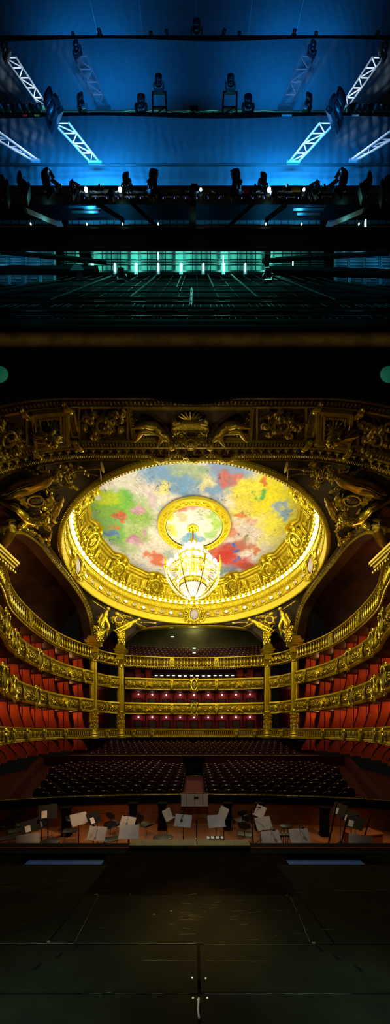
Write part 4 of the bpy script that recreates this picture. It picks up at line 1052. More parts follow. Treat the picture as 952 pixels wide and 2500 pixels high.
def dome():
    HP = 18.5
    r = thing('dome_cornice', 'huge gilded ring cornice with bulbs, roundels and cartouches around the painted ceiling', 'ceiling cornice', (DX, DY, EYE + 14))
    def ringsweep(prof, name, mt, n=180, sm=40, parent=r):
        m = MB(); m.strip([[ring_pt(2 * pi * i / n, R, z) for R, z in prof] for i in range(n)], closed_path=True); return put(m, name, mt, parent, sm)
    ringsweep([(11.199, 14.3), (11.075, 14.0), (10.951, 13.92), (10.846, 13.97), (10.765, 14.55), (10.734, 14.62)], 'fascia', M['gold_yel'])
    ringsweep([(10.746, 14.6), (10.771, 14.68), (10.722, 14.78), (10.697, 14.82)], 'lower_moulding', M['gold_fine'])
    ringsweep([(10.703, 14.8), (10.647, 15.45)], 'roundel_band', M['gold_orn'])
    ringsweep([(10.66, 15.42), (10.691, 15.5), (10.635, 15.6), (10.56, 15.62), (10.511, 15.98), (10.548, 16.04), (10.474, 16.18), (10.374, 16.22), (10.362, 16.42), (10.3, 16.46), (10.14, 16.46)], 'upper_moulding', M['gold'])
    # inner coved zone up to the painting, its inner edge scalloped at the cartouches
    def rin(phi):
        d = abs(((phi / (pi / 6)) + .5) % 1 - .5) * 2
        return 8.95 - .62 * max(0, 1 - (d / .42) ** 2) ** .5 * 1.0 if d < .42 else 8.95 / cos((d - 1) * pi / 12) * cos(pi / 12 * .58)
    n = 288; m = MB(); rings = []
    for i in range(n):
        phi = 2 * pi * i / n; ri = rin(phi); k = (10.14 - ri) / 1.2
        rings.append([ring_pt(phi, 10.14 - q * k, z) for q, z in ((0, 16.46), (.06, 16.85), (.18, 17.0), (.22, 17.25), (.55, 17.75), (.60, 17.95), (.78, 18.05), (.84, 18.25), (1.0, 18.28), (1.06, 18.42), (1.2, 18.48), (1.2, 18.62))])
    m.strip(rings, closed_path=True); put(m, 'coved_frame', M['gold'], r, 35)
    # dentils, beads
    m = MB(); n = 190
    for i in range(n):
        phi = 2 * pi * i / n
        if abs((phi + pi) % (2 * pi) - pi) > PH: continue
        c = Vector(ring_pt(phi, 10.523, 15.80)); m.box(c, (.17, .12, .26), Matrix.Rotation(-phi, 3, 'Z'))
    put(m, 'dentil_row', M['gold_pol'], r, 0)
    m = MB(); n = 330
    for i in range(n):
        phi = 2 * pi * i / n
        if abs((phi + pi) % (2 * pi) - pi) > PH: continue
        m.sph(ring_pt(phi, 10.722, 14.72), .07, 5, 3); m.sph(ring_pt(phi, 10.647, 15.50), .065, 5, 3)
    put(m, 'bead_rows', M['gold_pol'], r)
    m = MB()
    for i in range(360): m.sph(ring_pt(2 * pi * i / 360, 10.90, 13.90), .05, 5, 3); m.sph(ring_pt(2 * pi * (i + .5) / 360, 11.12, 13.98), .045, 5, 3)
    put(m, 'bead_row', M['gold_pol'], r)
    # roundels of milk glass in gilded rings
    n = 56; base = {}; rb = None
    for i in range(n):
        phi = 2 * pi * (i + .5) / n; pd = (phi + pi) % (2 * pi) - pi
        if abs(pd) > PH - .1 or min(abs(pd), abs(abs(pd) - pi / 2)) < .095: continue
        fn = lambda u, v, w, phi=phi: ring_pt(phi + u / 10.9, 10.697 - v * .09 - w * .98, 15.13 + v - w * .14)
        q = MB(); q.strip([[(.30 * cos(2 * pi * k / 18) * t, .25 * sin(2 * pi * k / 18) * t, z) for k in range(18)] for t, z in ((1.0, 0), (1.0, .07), (.85, .09), (.70, .07), (.66, .02))], closed_prof=True)
        q.tube([(.43 * cos(2 * pi * k / 18), .29 * sin(2 * pi * k / 18), .02) for k in range(18)], .03, 4, closed=True)
        m = MB(); m.merge(q, fn); o = put(m, 'roundel', M['gold_pol'], r, 40)
        q = MB(); q.strip([[(.30 * cos(2 * pi * k / 16) * t, .25 * sin(2 * pi * k / 16) * t, z) for k in range(16)] for t, z in ((.70, .02), (.55, .06), (.3, .085), (.01, .09))], closed_prof=True)
        m = MB(); m.merge(q, fn); put(m, 'roundel_glass', M['roundel_on'] if (i * 7) % 5 < 2 else M['roundel_off'], o)
    # bulbs
    n = 96; first = None
    for i in range(n):
        phi = 2 * pi * (i + .5) / n; pd = (phi + pi) % (2 * pi) - pi
        if abs(pd) > PH: continue
        c = Vector(ring_pt(phi, 10.20, 16.36)) - ORG[r.name]
        if first is None:
            q = MB(); q.lathe([(.0, -.19), (.09, -.17), (.155, -.08), (.165, 0), (.13, .10), (.06, .17), (.05, .22)], (0, 0, 0), 12); first = put(q, 'bulb', M['bulb_on'], None); first.parent = r; first.location = c
        else:
            b = first.copy(); COL.objects.link(b); b.location = c
    # acanthus row behind the bulbs
    m = MB(); n = 150
    for i in range(n):
        phi = 2 * pi * i / n
        if abs((phi + pi) % (2 * pi) - pi) > PH: continue
        fn = lambda u, v, w, phi=phi: ring_pt(phi + u / 10, 10.08 - v * .25 - w, 16.5 + v)
        leaf(m, 0, .02, pi / 2, .42, .32, .12, 0, fn)
    put(m, 'acanthus_row', M['gold_pol'], r, 50)
    # twelve cartouches with lyres, square panels between, heads above
    for i in range(12):
        phi = 2 * pi * i / 12; pd = (phi + pi) % (2 * pi) - pi
        if abs(pd) > PH - .15: continue
        def fn(u, v, w, phi=phi):
            q = v / 1.9; return ring_pt(phi + u / 9.6, 9.98 - q * 1.42 - w * .72, 16.72 + q * 1.70 - w * .62)
        m = MB(); cartouche_frame(m, 0, .80, 1.75, 1.6, fn, .22)
        for s in (-1, 1):
            scroll(m, s * 1.0, .28, .30, 1.6, pi / 2, s, .08, .18, fn, 16); leaf(m, s * .95, .45, pi / 2 - s * .2, .85, .28, .16, s * .6, fn)
        o = put(m, 'cartouche', M['gold_pol'], r, 50)
        m = MB(); cartouche_face(m, 0, .80, 1.45, 1.35, lambda a, b, c: fn(a, b, c + .05), .12); put(m, 'cartouche_face', M['gold_fine'], o, 50)
        m = MB()
        for s in (-1, 1): m.tube([fn(s * a, b, .30) for a, b in ((.06, .48), (.22, .58), (.26, .74), (.15, .92), (.16, 1.08), (.26, 1.16))], .045, 6)
        m.tube([fn(-.24, 1.05, .30), fn(.24, 1.05, .30)], .035, 5)
        for a in (-.08, 0, .08): m.tube([fn(a, .55, .30), fn(a, 1.05, .30)], .016, 4)
        m.tube([fn(-.16, .44, .30), fn(.16, .44, .30)], .06, 6); put(m, 'lyre', M['gold_pol'], o, 50)
        # head with radiating hair on top
        m = MB(); q = MB(); q.sph((0, 1.72, .26), (.21, .26, .22), 12, 8)
        q.sph((0, 1.69, .47), (.04, .09, .06), 6, 5); q.sph((-.08, 1.76, .44), (.04, .025, .03), 6, 4); q.sph((.08, 1.76, .44), (.04, .025, .03), 6, 4); q.sph((0, 1.58, .44), (.07, .025, .03), 6, 4)
        for k in range(15): leaf(q, 0, 1.72, -.5 + k * (pi + 1.0) / 14, .55, .16, .2, .2)
        m.merge(q, fn); put(m, 'mask_head', M['gold_pol'], o, 50)
        # panel between this cartouche and the next
        ph2 = phi + pi / 12; pd = (ph2 + pi) % (2 * pi) - pi
        if abs(pd) > PH - .1: continue
        def f2(u, v, w, ph2=ph2):
            q = v / 1.9; return ring_pt(ph2 + u / 9.6, 9.98 - q * 1.0 - w * .72, 16.72 + q * 1.55 - w * .62)
        q = MB()
        for s in (0, 1):
            a, b = (.62, .45) if s == 0 else (.50, .33)
            q.tube([(x * a, .72 + y * b, .12) for x, y in ((-1, -1), (1, -1), (1, 1), (-1, 1))], .05, 5, closed=True)
        rosette(q, 0, .72, .24, 8, .08); scroll(q, -.3, .72, .16, 1.4, 0, 1, .035, .1, None, 12); scroll(q, .3, .72, .16, 1.4, pi, -1, .035, .1, None, 12)
        for s in (-1, 1):
            q.box((s * .92, .75, .10), (.30, .95, .22)); q.tube([(s * .80, .3, .24), (s * .80, 1.1, .24)], .04, 5); q.tube([(s * 1.04, .3, .24), (s * 1.04, 1.1, .24)], .04, 5); q.sph((s * .92, 1.22, .18), (.15, .12, .14), 8, 5)
        m = MB(); m.merge(q, f2); put(m, 'square_panel', M['gold'], r, 35)
    # the three large cartouches on the outer cornice
    for phi, lb in ((0, 'rear'), (pi / 2, 'right'), (-pi / 2, 'left')):
        fn = lambda u, v, w, phi=phi: ring_pt(phi + u / 10.9, 10.74 - v * .12 - w * .9, 15.1 + v - w * .35)
        m = MB(); cartouche_frame(m, 0, 0, 1.7, 2.0, fn, .22)
        for s in (-1, 1):
            scroll(m, s * 1.05, .35, .42, 1.7, pi / 2, -s, .09, .2, fn, 18); scroll(m, s * 1.05, -.45, .36, 1.6, -pi / 2, s, .08, .2, fn, 18)
            leaf(m, s * .8, -.3, pi - pi * (s > 0), .9, .35, .18, s * .5, fn); leaf(m, s * 1.3, .1, pi / 2 - s * .9, .7, .3, .16, 0, fn)
            q = MB(); q.sph((s * .45, .82, .25), (.26, .26, .22), 12, 8); m.merge(q, fn)
        for k in range(9): leaf(m, 0, .75, pi / 2 + (k - 4) * .35, .6, .2, .18, 0, fn)
        o = put(m, 'large_cartouche', M['gold_pol'], r, 50)
        m = MB(); cartouche_face(m, 0, 0, 1.3, 1.55, lambda a, b, c: fn(a, b, c + .12), .14); put(m, 'cartouche_glass', M['roundel_off'], o)
        m = MB()
        for k in range(5): a = k * pi / 2.5; m.tube([fn(.05 * cos(a), .05 * sin(a), .30), fn(.42 * cos(a), .52 * sin(a), .24)], .02, 4)
        put(m, 'glass_bars', M['gold'], o, 50)
    # ---------------- painted ceiling: loose generic colour clouds
    m = MB(); n = 96
    m.strip([[ring_pt(2 * pi * i / n, R, HP + .05 + .12 * (1 - R / 9)) for R in (9.6, 7, 5, 3.0)] for i in range(n)], closed_path=True)
    tag(put(m, 'painted_ceiling', paint_mat('ceiling_paint', OUT_BLOBS, (.95, .92, .87), HP, .55), smooth=60), 'painted ceiling with blue, green, yellow and red colour clouds inside the gilded ring', 'painting')
    m = MB(); m.strip([[ring_pt(2 * pi * i / 72, R, HP - .05) for R in (2.62, 1.6, .6, .02)] for i in range(72)], closed_path=True)
    tag(put(m, 'painted_disc', paint_mat('disc_paint', IN_BLOBS, (.96, .91, .87), HP, .35), smooth=60), 'round painted centre disc with pale pink, yellow and green clouds', 'painting')
    r = thing('centre_ring_frame', 'round gilded garland frame around the painted centre disc', 'frame', (DX, DY, EYE + HP))
    m = MB(); m.strip([[ring_pt(2 * pi * i / 72, R, HP + z) for R, z in ((3.32, .02), (3.28, -.16), (3.16, -.22), (3.06, -.12), (2.80, -.12), (2.70, -.20), (2.60, -.16), (2.58, 0))] for i in range(72)], closed_path=True); put(m, 'moulding', M['gold_yel'], r, 40)
    m = MB()
    for i in range(40):
        fn = lambda u, v, w, i=i: ring_pt(2 * pi * i / 40 + u / 2.93, 2.93 + v, HP - .13 - w)
        leaf(m, 0, 0, .5 * (-1) ** i, .42, .17, .08, .5, fn); leaf(m, 0, 0, pi - .6 * (-1) ** i, .3, .13, .06, .5, fn); q = MB(); q.sph((.1, 0, .03), .05, 6, 4); m.merge(q, fn)
    put(m, 'garland', M['gold_pol'], r, 50)
    m = MB(); m.strip([[ring_pt(2 * pi * i / 72, R, HP + z) for R, z in ((2.60, -.14), (2.56, -.14), (2.56, 0))] for i in range(72)], closed_path=True); put(m, 'dark_inner_line', M['seat_wood'], r, 0)

OUT_BLOBS = [  # (px, py, radius px, colour) sampled loosely: clouds of colour only
    (300, 1180, 60, (.86, .82, .74)), (350, 1160, 45, (.80, .80, .74)), (395, 1150, 55, (.22, .42, .74)), (450, 1190, 45, (.20, .42, .78)), (440, 1140, 30, (.45, .58, .45)), (480, 1150, 35, (.50, .62, .42)),
    (560, 1150, 55, (.25, .40, .72)), (600, 1185, 40, (.30, .45, .75)), (530, 1190, 40, (.24, .42, .76)), (545, 1165, 22, (.70, .22, .20)), (575, 1172, 20, (.72, .25, .22)),
    (650, 1190, 55, (.95, .82, .05)), (690, 1230, 60, (.96, .84, .02)), (620, 1230, 60, (.95, .80, .04)), (665, 1290, 55, (.94, .82, .06)), (710, 1270, 45, (.93, .84, .10)), (600, 1200, 35, (.96, .86, .10)), (640, 1330, 40, (.90, .80, .25)), (590, 1260, 30, (.95, .84, .2)), (680, 1330, 30, (.92, .84, .3)),
    (680, 1242, 18, (.35, .50, .66)), (700, 1255, 16, (.28, .45, .68)), (635, 1209, 12, (.12, .50, .12)), (645, 1178, 14, (.82, .22, .06)), (655, 1170, 8, (.80, .35, .1)), (590, 1270, 16, (.86, .30, .10)), (610, 1282, 14, (.88, .42, .18)),
    (600, 1310, 40, (.85, .72, .66)), (560, 1300, 25, (.80, .35, .25)), (640, 1345, 28, (.86, .76, .60)),
    (250, 1250, 45, (.30, .58, .06)), (300, 1235, 45, (.16, .56, .08)), (340, 1260, 45, (.35, .62, .12)), (280, 1300, 50, (.22, .55, .10)), (340, 1310, 35, (.48, .66, .22)), (230, 1280, 30, (.30, .48, .18)), (270, 1220, 25, (.55, .70, .05)), (315, 1340, 28, (.45, .62, .25)),
    (345, 1250, 17, (.78, .38, .62)), (330, 1248, 10, (.75, .45, .6)), (288, 1260, 16, (.70, .16, .08)), (280, 1290, 10, (.82, .20, .10)), (272, 1306, 14, (.16, .26, .62)), (265, 1300, 10, (.2, .3, .6)), (335, 1325, 20, (.62, .25, .45)), (350, 1300, 15, (.66, .45, .55)),
    (370, 1200, 24, (.86, .80, .78)), (370, 1225, 20, (.80, .66, .80)), (400, 1195, 20, (.92, .86, .30)), (385, 1240, 14, (.7, .78, .8)),
    (370, 1360, 55, (.88, .82, .74)), (360, 1355, 14, (.86, .26, .12)), (385, 1370, 24, (.82, .20, .10)), (340, 1390, 25, (.75, .76, .80)), (410, 1355, 16, (.5, .6, .62)), (430, 1330, 30, (.88, .84, .72)),
    (550, 1350, 38, (.66, .07, .05)), (545, 1365, 30, (.70, .06, .05)), (585, 1375, 30, (.74, .09, .06)), (610, 1385, 28, (.72, .12, .08)), (560, 1390, 22, (.35, .35, .45)), (540, 1398, 18, (.30, .45, .38)), (520, 1345, 24, (.74, .16, .10)), (590, 1335, 24, (.60, .18, .12)),
    (568, 1335, 9, (.08, .18, .62)), (576, 1350, 11, (.08, .18, .62)), (586, 1364, 10, (.10, .20, .60)), (620, 1345, 16, (.80, .22, .10)), (600, 1318, 10, (.25, .42, .16)), (660, 1360, 25, (.85, .72, .55)), (640, 1375, 20, (.84, .60, .45)),
    (500, 1180, 20, (.9, .86, .5)), (470, 1205, 20, (.35, .5, .78)), (500, 1140, 18, (.4, .56, .4))]
IN_BLOBS = [(468, 1222, 30, (.86, .30, .28)), (440, 1240, 14, (.84, .22, .14)), (500, 1228, 22, (.85, .45, .42)), (412, 1255, 16, (.94, .80, .06)), (418, 1285, 18, (.93, .82, .10)), (425, 1300, 12, (.9, .85, .2)), (525, 1255, 20, (.45, .68, .18)), (530, 1280, 20, (.45, .72, .15)), (515, 1300, 16, (.40, .68, .25)),
            (470, 1312, 22, (.14, .40, .72)), (450, 1318, 14, (.25, .5, .75)), (490, 1314, 12, (.3, .55, .78)), (500, 1250, 16, (.75, .80, .62)), (445, 1262, 12, (.9, .6, .35)), (495, 1262, 9, (.5, .65, .8)), (490, 1290, 12, (.85, .8, .8))]

def paint_mat(name, blobs, base, HP, warp):
    m, nt, b = _nt(name); N, L = nt.nodes, nt.links
    geo = N.new('ShaderNodeNewGeometry')
    nz = N.new('ShaderNodeTexNoise'); nz.inputs['Scale'].default_value = .9; nz.inputs['Detail'].default_value = 5
    L.new(geo.outputs['Position'], nz.inputs['Vector'])
    sub = N.new('ShaderNodeVectorMath'); sub.operation = 'SUBTRACT'; sub.inputs[1].default_value = (.5, .5, .5); L.new(nz.outputs['Color'], sub.inputs[0])
    sc = N.new('ShaderNodeVectorMath'); sc.operation = 'SCALE'; sc.inputs['Scale'].default_value = warp * 5; L.new(sub.outputs[0], sc.inputs[0])
    ad = N.new('ShaderNodeVectorMath'); ad.operation = 'ADD'; L.new(geo.outputs['Position'], ad.inputs[0]); L.new(sc.outputs[0], ad.inputs[1])
    flat = N.new('ShaderNodeVectorMath'); flat.operation = 'MULTIPLY'; flat.inputs[1].default_value = (1, 1, 0); L.new(ad.outputs[0], flat.inputs[0])
    # stroke texture
    st = N.new('ShaderNodeTexNoise'); st.inputs['Scale'].default_value = 3.2; st.inputs['Detail'].default_value = 6; st.inputs['Roughness'].default_value = .65; L.new(geo.outputs['Position'], st.inputs['Vector'])
    cur = None
    def rgb(c):
        q = N.new('ShaderNodeRGB'); q.outputs[0].default_value = (*c, 1); return q.outputs[0]
    cur = rgb(base)
    for px, py, rad, c in blobs:
        p = PZ(px, py, HP); rr = rad * p.y / FPX
        d = N.new('ShaderNodeVectorMath'); d.operation = 'DISTANCE'; d.inputs[1].default_value = (p.x, p.y, 0); L.new(flat.outputs[0], d.inputs[0])
        mr = N.new('ShaderNodeMapRange'); mr.interpolation_type = 'SMOOTHSTEP'; mr.inputs[1].default_value = rr * 1.32; mr.inputs[2].default_value = rr * .5; L.new(d.outputs['Value'], mr.inputs[0])
        ml = N.new('ShaderNodeMath'); ml.operation = 'MULTIPLY'; L.new(mr.outputs[0], ml.inputs[0])
        sr = N.new('ShaderNodeMapRange'); sr.inputs[1].default_value = .25; sr.inputs[2].default_value = .55; sr.inputs[3].default_value = .72; sr.inputs[4].default_value = 1
        L.new(st.outputs['Fac'], sr.inputs[0]); L.new(sr.outputs[0], ml.inputs[1])
        mx = N.new('ShaderNodeMix'); mx.data_type = 'RGBA'; L.new(ml.outputs[0], mx.inputs[0]); L.new(cur, mx.inputs[6]); mx.inputs[7].default_value = (*c, 1); cur = mx.outputs[2]
    # brush strokes and thin dark drawing lines
    w = N.new('ShaderNodeTexNoise'); w.inputs['Scale'].default_value = 1.15; w.inputs['Detail'].default_value = 2; w.inputs['Distortion'].default_value = 1.5; L.new(geo.outputs['Position'], w.inputs['Vector'])
    a = N.new('ShaderNodeMath'); a.operation = 'SUBTRACT'; a.inputs[1].default_value = .5; L.new(w.outputs['Fac'], a.inputs[0])
    ab = N.new('ShaderNodeMath'); ab.operation = 'ABSOLUTE'; L.new(a.outputs[0], ab.inputs[0])
    ln = N.new('ShaderNodeMapRange'); ln.inputs[1].default_value = .016; ln.inputs[2].default_value = .004; ln.inputs[3].default_value = 0; ln.inputs[4].default_value = .75; L.new(ab.outputs[0], ln.inputs[0])
    w2 = N.new('ShaderNodeTexNoise'); w2.inputs['Scale'].default_value = .55; L.new(geo.outputs['Position'], w2.inputs['Vector'])
    mk = N.new('ShaderNodeMapRange'); mk.inputs[1].default_value = .48; mk.inputs[2].default_value = .58; L.new(w2.outputs['Fac'], mk.inputs[0])
    mm = N.new('ShaderNodeMath'); mm.operation = 'MULTIPLY'; L.new(ln.outputs[0], mm.inputs[0]); L.new(mk.outputs[0], mm.inputs[1])
    mx = N.new('ShaderNodeMix'); mx.data_type = 'RGBA'; L.new(mm.outputs[0], mx.inputs[0]); L.new(cur, mx.inputs[6]); mx.inputs[7].default_value = (.10, .10, .14, 1)
    hv = N.new('ShaderNodeMapRange'); hv.inputs[1].default_value = .3; hv.inputs[2].default_value = .7; hv.inputs[3].default_value = .72; hv.inputs[4].default_value = 1.15; L.new(st.outputs['Fac'], hv.inputs[0])
    br = N.new('ShaderNodeVectorMath'); br.operation = 'SCALE'; L.new(mx.outputs[2], br.inputs[0]); L.new(hv.outputs[0], br.inputs['Scale'])
    L.new(br.outputs[0], b.inputs['Base Color']); b.inputs['Roughness'].default_value = .85; b.inputs['Specular IOR Level'].default_value = .1
    return m
dome()

# ================================================================== CHANDELIER
def chandelier():
    x, y = (471 - CX) / FPX * DY, DY
    Z = lambda py: EYE + (HY - py) / FPX * DY
    r = thing('chandelier', 'great tiered crystal and gilt chandelier hanging from the painted dome', 'chandelier', (x, y, Z(1460)))
    PXM = FPX / DY
    m = MB(); zt = EYE + 18.45
    m.lathe([(.02, -.02), (.47, -.02), (.52, -.08), (.46, -.14), (.30, -.16), (.06, -.30)], (x, y, zt), 24); o = put(m, 'ceiling_rosette', M['gold_yel'], r)
    m = MB()
    for k in range(7): m.sph((x + .30 * cos(2 * pi * k / 7), y + .30 * sin(2 * pi * k / 7), zt - .155), (.07, .07, .03), 8, 4)
    put(m, 'rosette_hole', M['seat_wood'], o)
    m = MB(); m.tube([(x, y, zt - .1), (x, y, Z(1332))], .085, 10); put(m, 'rod', mat('brown_rod', (.42, .18, .05), .2, .5), r)
    # crown basket at the top
    m = MB(); m.lathe([(.10, Z(1320)), (.36, Z(1322)), (.40, Z(1328)), (.30, Z(1333)), (.34, Z(1340)), (.1, Z(1342))], (x, y, 0), 20)
    for k in range(8): a = 2 * pi * k / 8; m.tube([(x + .34 * cos(a), y + .34 * sin(a), Z(1330)), (x + .38 * cos(a), y + .38 * sin(a), Z(1319)), (x + .34 * cos(a), y + .34 * sin(a), Z(1313))], .03, 5)
    put(m, 'crown', M['gold'], r, 40)
    bulb = None
    def bulbs(R, py, n, rad=.15, a0=0):
        nonlocal bulb
        for k in range(n):
            a = a0 + 2 * pi * k / n; c = Vector((x + R * cos(a), y + R * sin(a), Z(py))) - ORG[r.name]
            if bulb is None:
                q = MB(); q.lathe([(.0, .17), (.08, .155), (.14, .09), (.155, 0), (.12, -.10), (.06, -.15), (.05, -.2)], (0, 0, 0), 12); bulb = put(q, 'bulb', M['bulb_on'], None); bulb.parent = r; b = bulb
            else:
                b = bulb.copy(); COL.objects.link(b)
            b.location = c; b.scale = (rad / .15,) * 3
    bulbs(.62, 1336, 9, .15); bulbs(1.0, 1349, 14, .16, .2); bulbs(1.45, 1362, 17, .16, .1); bulbs(1.60, 1377, 17, .16); bulbs(2.35, 1393, 24, .17, .15); bulbs(1.15, 1418, 16, .13)
    # gilt hoops carrying each tier
    for R, py, t in ((.62, 1341, .05), (1.0, 1354, .05), (1.45, 1367, .06), (1.62, 1383, .07), (2.35, 1400, .07), (1.22, 1424, .08)):
        m = MB(); m.tube([(x + R * cos(2 * pi * k / 40), y + R * sin(2 * pi * k / 40), Z(py)) for k in range(40)], t, 6, closed=True)
        for k in range(16): a = 2 * pi * k / 16; m.tube([(x + R * cos(a), y + R * sin(a), Z(py)), (x + R * .55 * cos(a), y + R * .55 * sin(a), Z(py - 3))], .025, 4)
        put(m, 'tier_hoop', M['gold_pol'], r, 50)
    for k in range(8):                          # S-shaped arms and the lyres they carry
        a = 2 * pi * k / 8 + pi / 8; d = Vector((cos(a), sin(a), 0)); c = Vector((x, y, 0))
        m = MB(); m.tube([c + d * R + Vector((0, 0, Z(py))) for R, py in ((.35, 1372), (.9, 1392), (1.6, 1402), (2.2, 1405), (2.5, 1396), (2.62, 1402), (2.45, 1412), (2.1, 1428), (1.6, 1446), (1.1, 1456), (.5, 1461))], [.08, .08, .08, .08, .07, .06, .06, .06, .06, .05, .04], 6); put(m, 'arm', M['gold_pol'], r, 50)
        R_ = 2.60; zb = Z(1396); t = Vector((-sin(a), cos(a), 0)); m = MB(); o = c + d * R_ + Vector((0, 0, zb))
        for s in (-1, 1): m.tube([o + t * (s * u) + Vector((0, 0, v)) for u, v in ((.03, 0), (.15, .12), (.20, .30), (.11, .50), (.12, .66), (.20, .78))], .04, 5)
        m.tube([o + t * -.17 + Vector((0, 0, .62)), o + t * .17 + Vector((0, 0, .62))], .03, 5); m.sph(o - Vector((0, 0, .05)), (.13, .13, .2), 8, 6)
        for u in (-.06, 0, .06): m.tube([o + t * u + Vector((0, 0, .12)), o + t * u + Vector((0, 0, .62))], .012, 4)
        put(m, 'lyre', M['gold'], r, 50)
    for k in range(2):                          # the two inner front lyres
        px = (431, 491)[k]; o = P(px, 1384, DY - 1.55); m = MB()
        for s in (-1, 1): m.tube([o + Vector((s * u, 0, v)) for u, v in ((.04, 0), (.20, .16), (.26, .38), (.14, .62), (.16, .80), (.26, .92))], .045, 5)
        m.sph(o - Vector((0, 0, .1)), (.2, .14, .24), 8, 6); m.tube([o + Vector((-.2, 0, .72)), o + Vector((.2, 0, .72))], .035, 5)
        for u in (-.07, 0, .07): m.tube([o + Vector((u, 0, .12)), o + Vector((u, 0, .72))], .014, 4)
        put(m, 'lyre', M['gold'], r, 50)
    # crystal drops: festoons between arms and curtains of beads down to the bowl
    rng = random.Random(5)
    m = MB()
    for k in range(24):
        a0, a1 = 2 * pi * k / 24, 2 * pi * (k + 1) / 24
        for R0, z0, sag in ((2.42, 1402, .5), (1.62, 1384, .35)):
            for i in range(9):
                t = i / 8; a = a0 + (a1 - a0) * t
                m.sph((x + R0 * cos(a), y + R0 * sin(a), Z(z0) - sag * 4 * t * (1 - t) * .6 - .08), .04, 5, 4)
    for k in range(64):
        a = 2 * pi * k / 64
        for i in range(12):
            t = i / 11; R = 2.38 * (1 - t) + .95 * t + .30 * sin(pi * t); m.sph((x + R * cos(a), y + R * sin(a), Z(1402 + 50 * t ** .85)), (.035, .035, .06), 5, 4)
    for k in range(40):
        a = 2 * pi * k / 40
        for i in range(8): t = i / 7; R = 1.62 * (1 - t) + 1.2 * t; m.sph((x + R * cos(a), y + R * sin(a), Z(1384 + 32 * t)), (.035, .035, .06), 5, 4)
    put(m, 'crystal_drops', M['crystal'], r); r.children[-1]['kind'] = 'stuff'
    m = MB(); m.lathe([(1.25, Z(1426)), (1.33, Z(1429)), (1.30, Z(1434)), (1.15, Z(1436)), (1.10, Z(1433))], (x, y, 0), 32); put(m, 'bowl_rim', M['gold_pol'], r)
    m = MB(); m.lathe([(1.16, Z(1434)), (1.10, Z(1441)), (.95, Z(1447)), (.78, Z(1451)), (.74, Z(1449)), (.6, Z(1453)), (.36, Z(1457)), (.0, Z(1459))], (x, y, 0), 32); put(m, 'crystal_bowl', M['glass_lit'], r)
    m = MB()
    for k in range(28): a = 2 * pi * k / 28; m.tube([(x + 1.12 * cos(a), y + 1.12 * sin(a), Z(1439)), (x + .92 * cos(a), y + .92 * sin(a), Z(1449))], .022, 4)
    put(m, 'bowl_ribs', M['gold_yel'], r, 50)
    m = MB(); m.lathe([(.26, Z(1454)), (.24, Z(1459)), (.12, Z(1463)), (.07, Z(1467)), (.0, Z(1469))], (x, y, 0), 14); put(m, 'finial', M['gold'], r)
    m = MB(); m.tube([(x, y, Z(1340)), (x, y, Z(1425))], .14, 10); put(m, 'stem', M['gold_pol'], r)
    return x, y, Z
CHX, CHY, CHZ = chandelier()
# ================================================================== GILDED FIGURES
def skin_body(bones, name, mt, parent, hand_specs=()):
    """bones: list of (a, b, ra, rb) segments sharing end points; grown into one continuous surface"""
    vs, idx, es, rad = [], {}, [], []
    def vid(p, r_):
        k = tuple(round(c, 3) for c in p)
        if k not in idx:
            idx[k] = len(vs); vs.append(tuple(p)); rad.append(r_)
        else: rad[idx[k]] = max(rad[idx[k]], r_) if False else rad[idx[k]]
        return idx[k]
    for a, b, ra, rb in bones:
        es.append((vid(a, ra), vid(b, rb)))
    me = bpy.data.meshes.new(name); me.from_pydata(vs, es, []); o = bpy.data.objects.new(name, me); COL.objects.link(o)
    sk = o.modifiers.new('s', 'SKIN'); sk.use_smooth_shade = True
    for i, r_ in enumerate(rad): me.skin_vertices[0].data[i].radius = (r_, r_)
    me.skin_vertices[0].data[0].use_root = True
    sb = o.modifiers.new('d', 'SUBSURF'); sb.levels = 2; sb.render_levels = 2
    dg = bpy.context.evaluated_depsgraph_get(); dg.update()
    ev = o.evaluated_get(dg); m2 = ev.to_mesh()
    mb = MB(); mb.add([v.co.copy() for v in m2.vertices], [tuple(p.vertices) for p in m2.polygons])
    ev.to_mesh_clear(); bpy.data.objects.remove(o, do_unlink=True)
    return mb

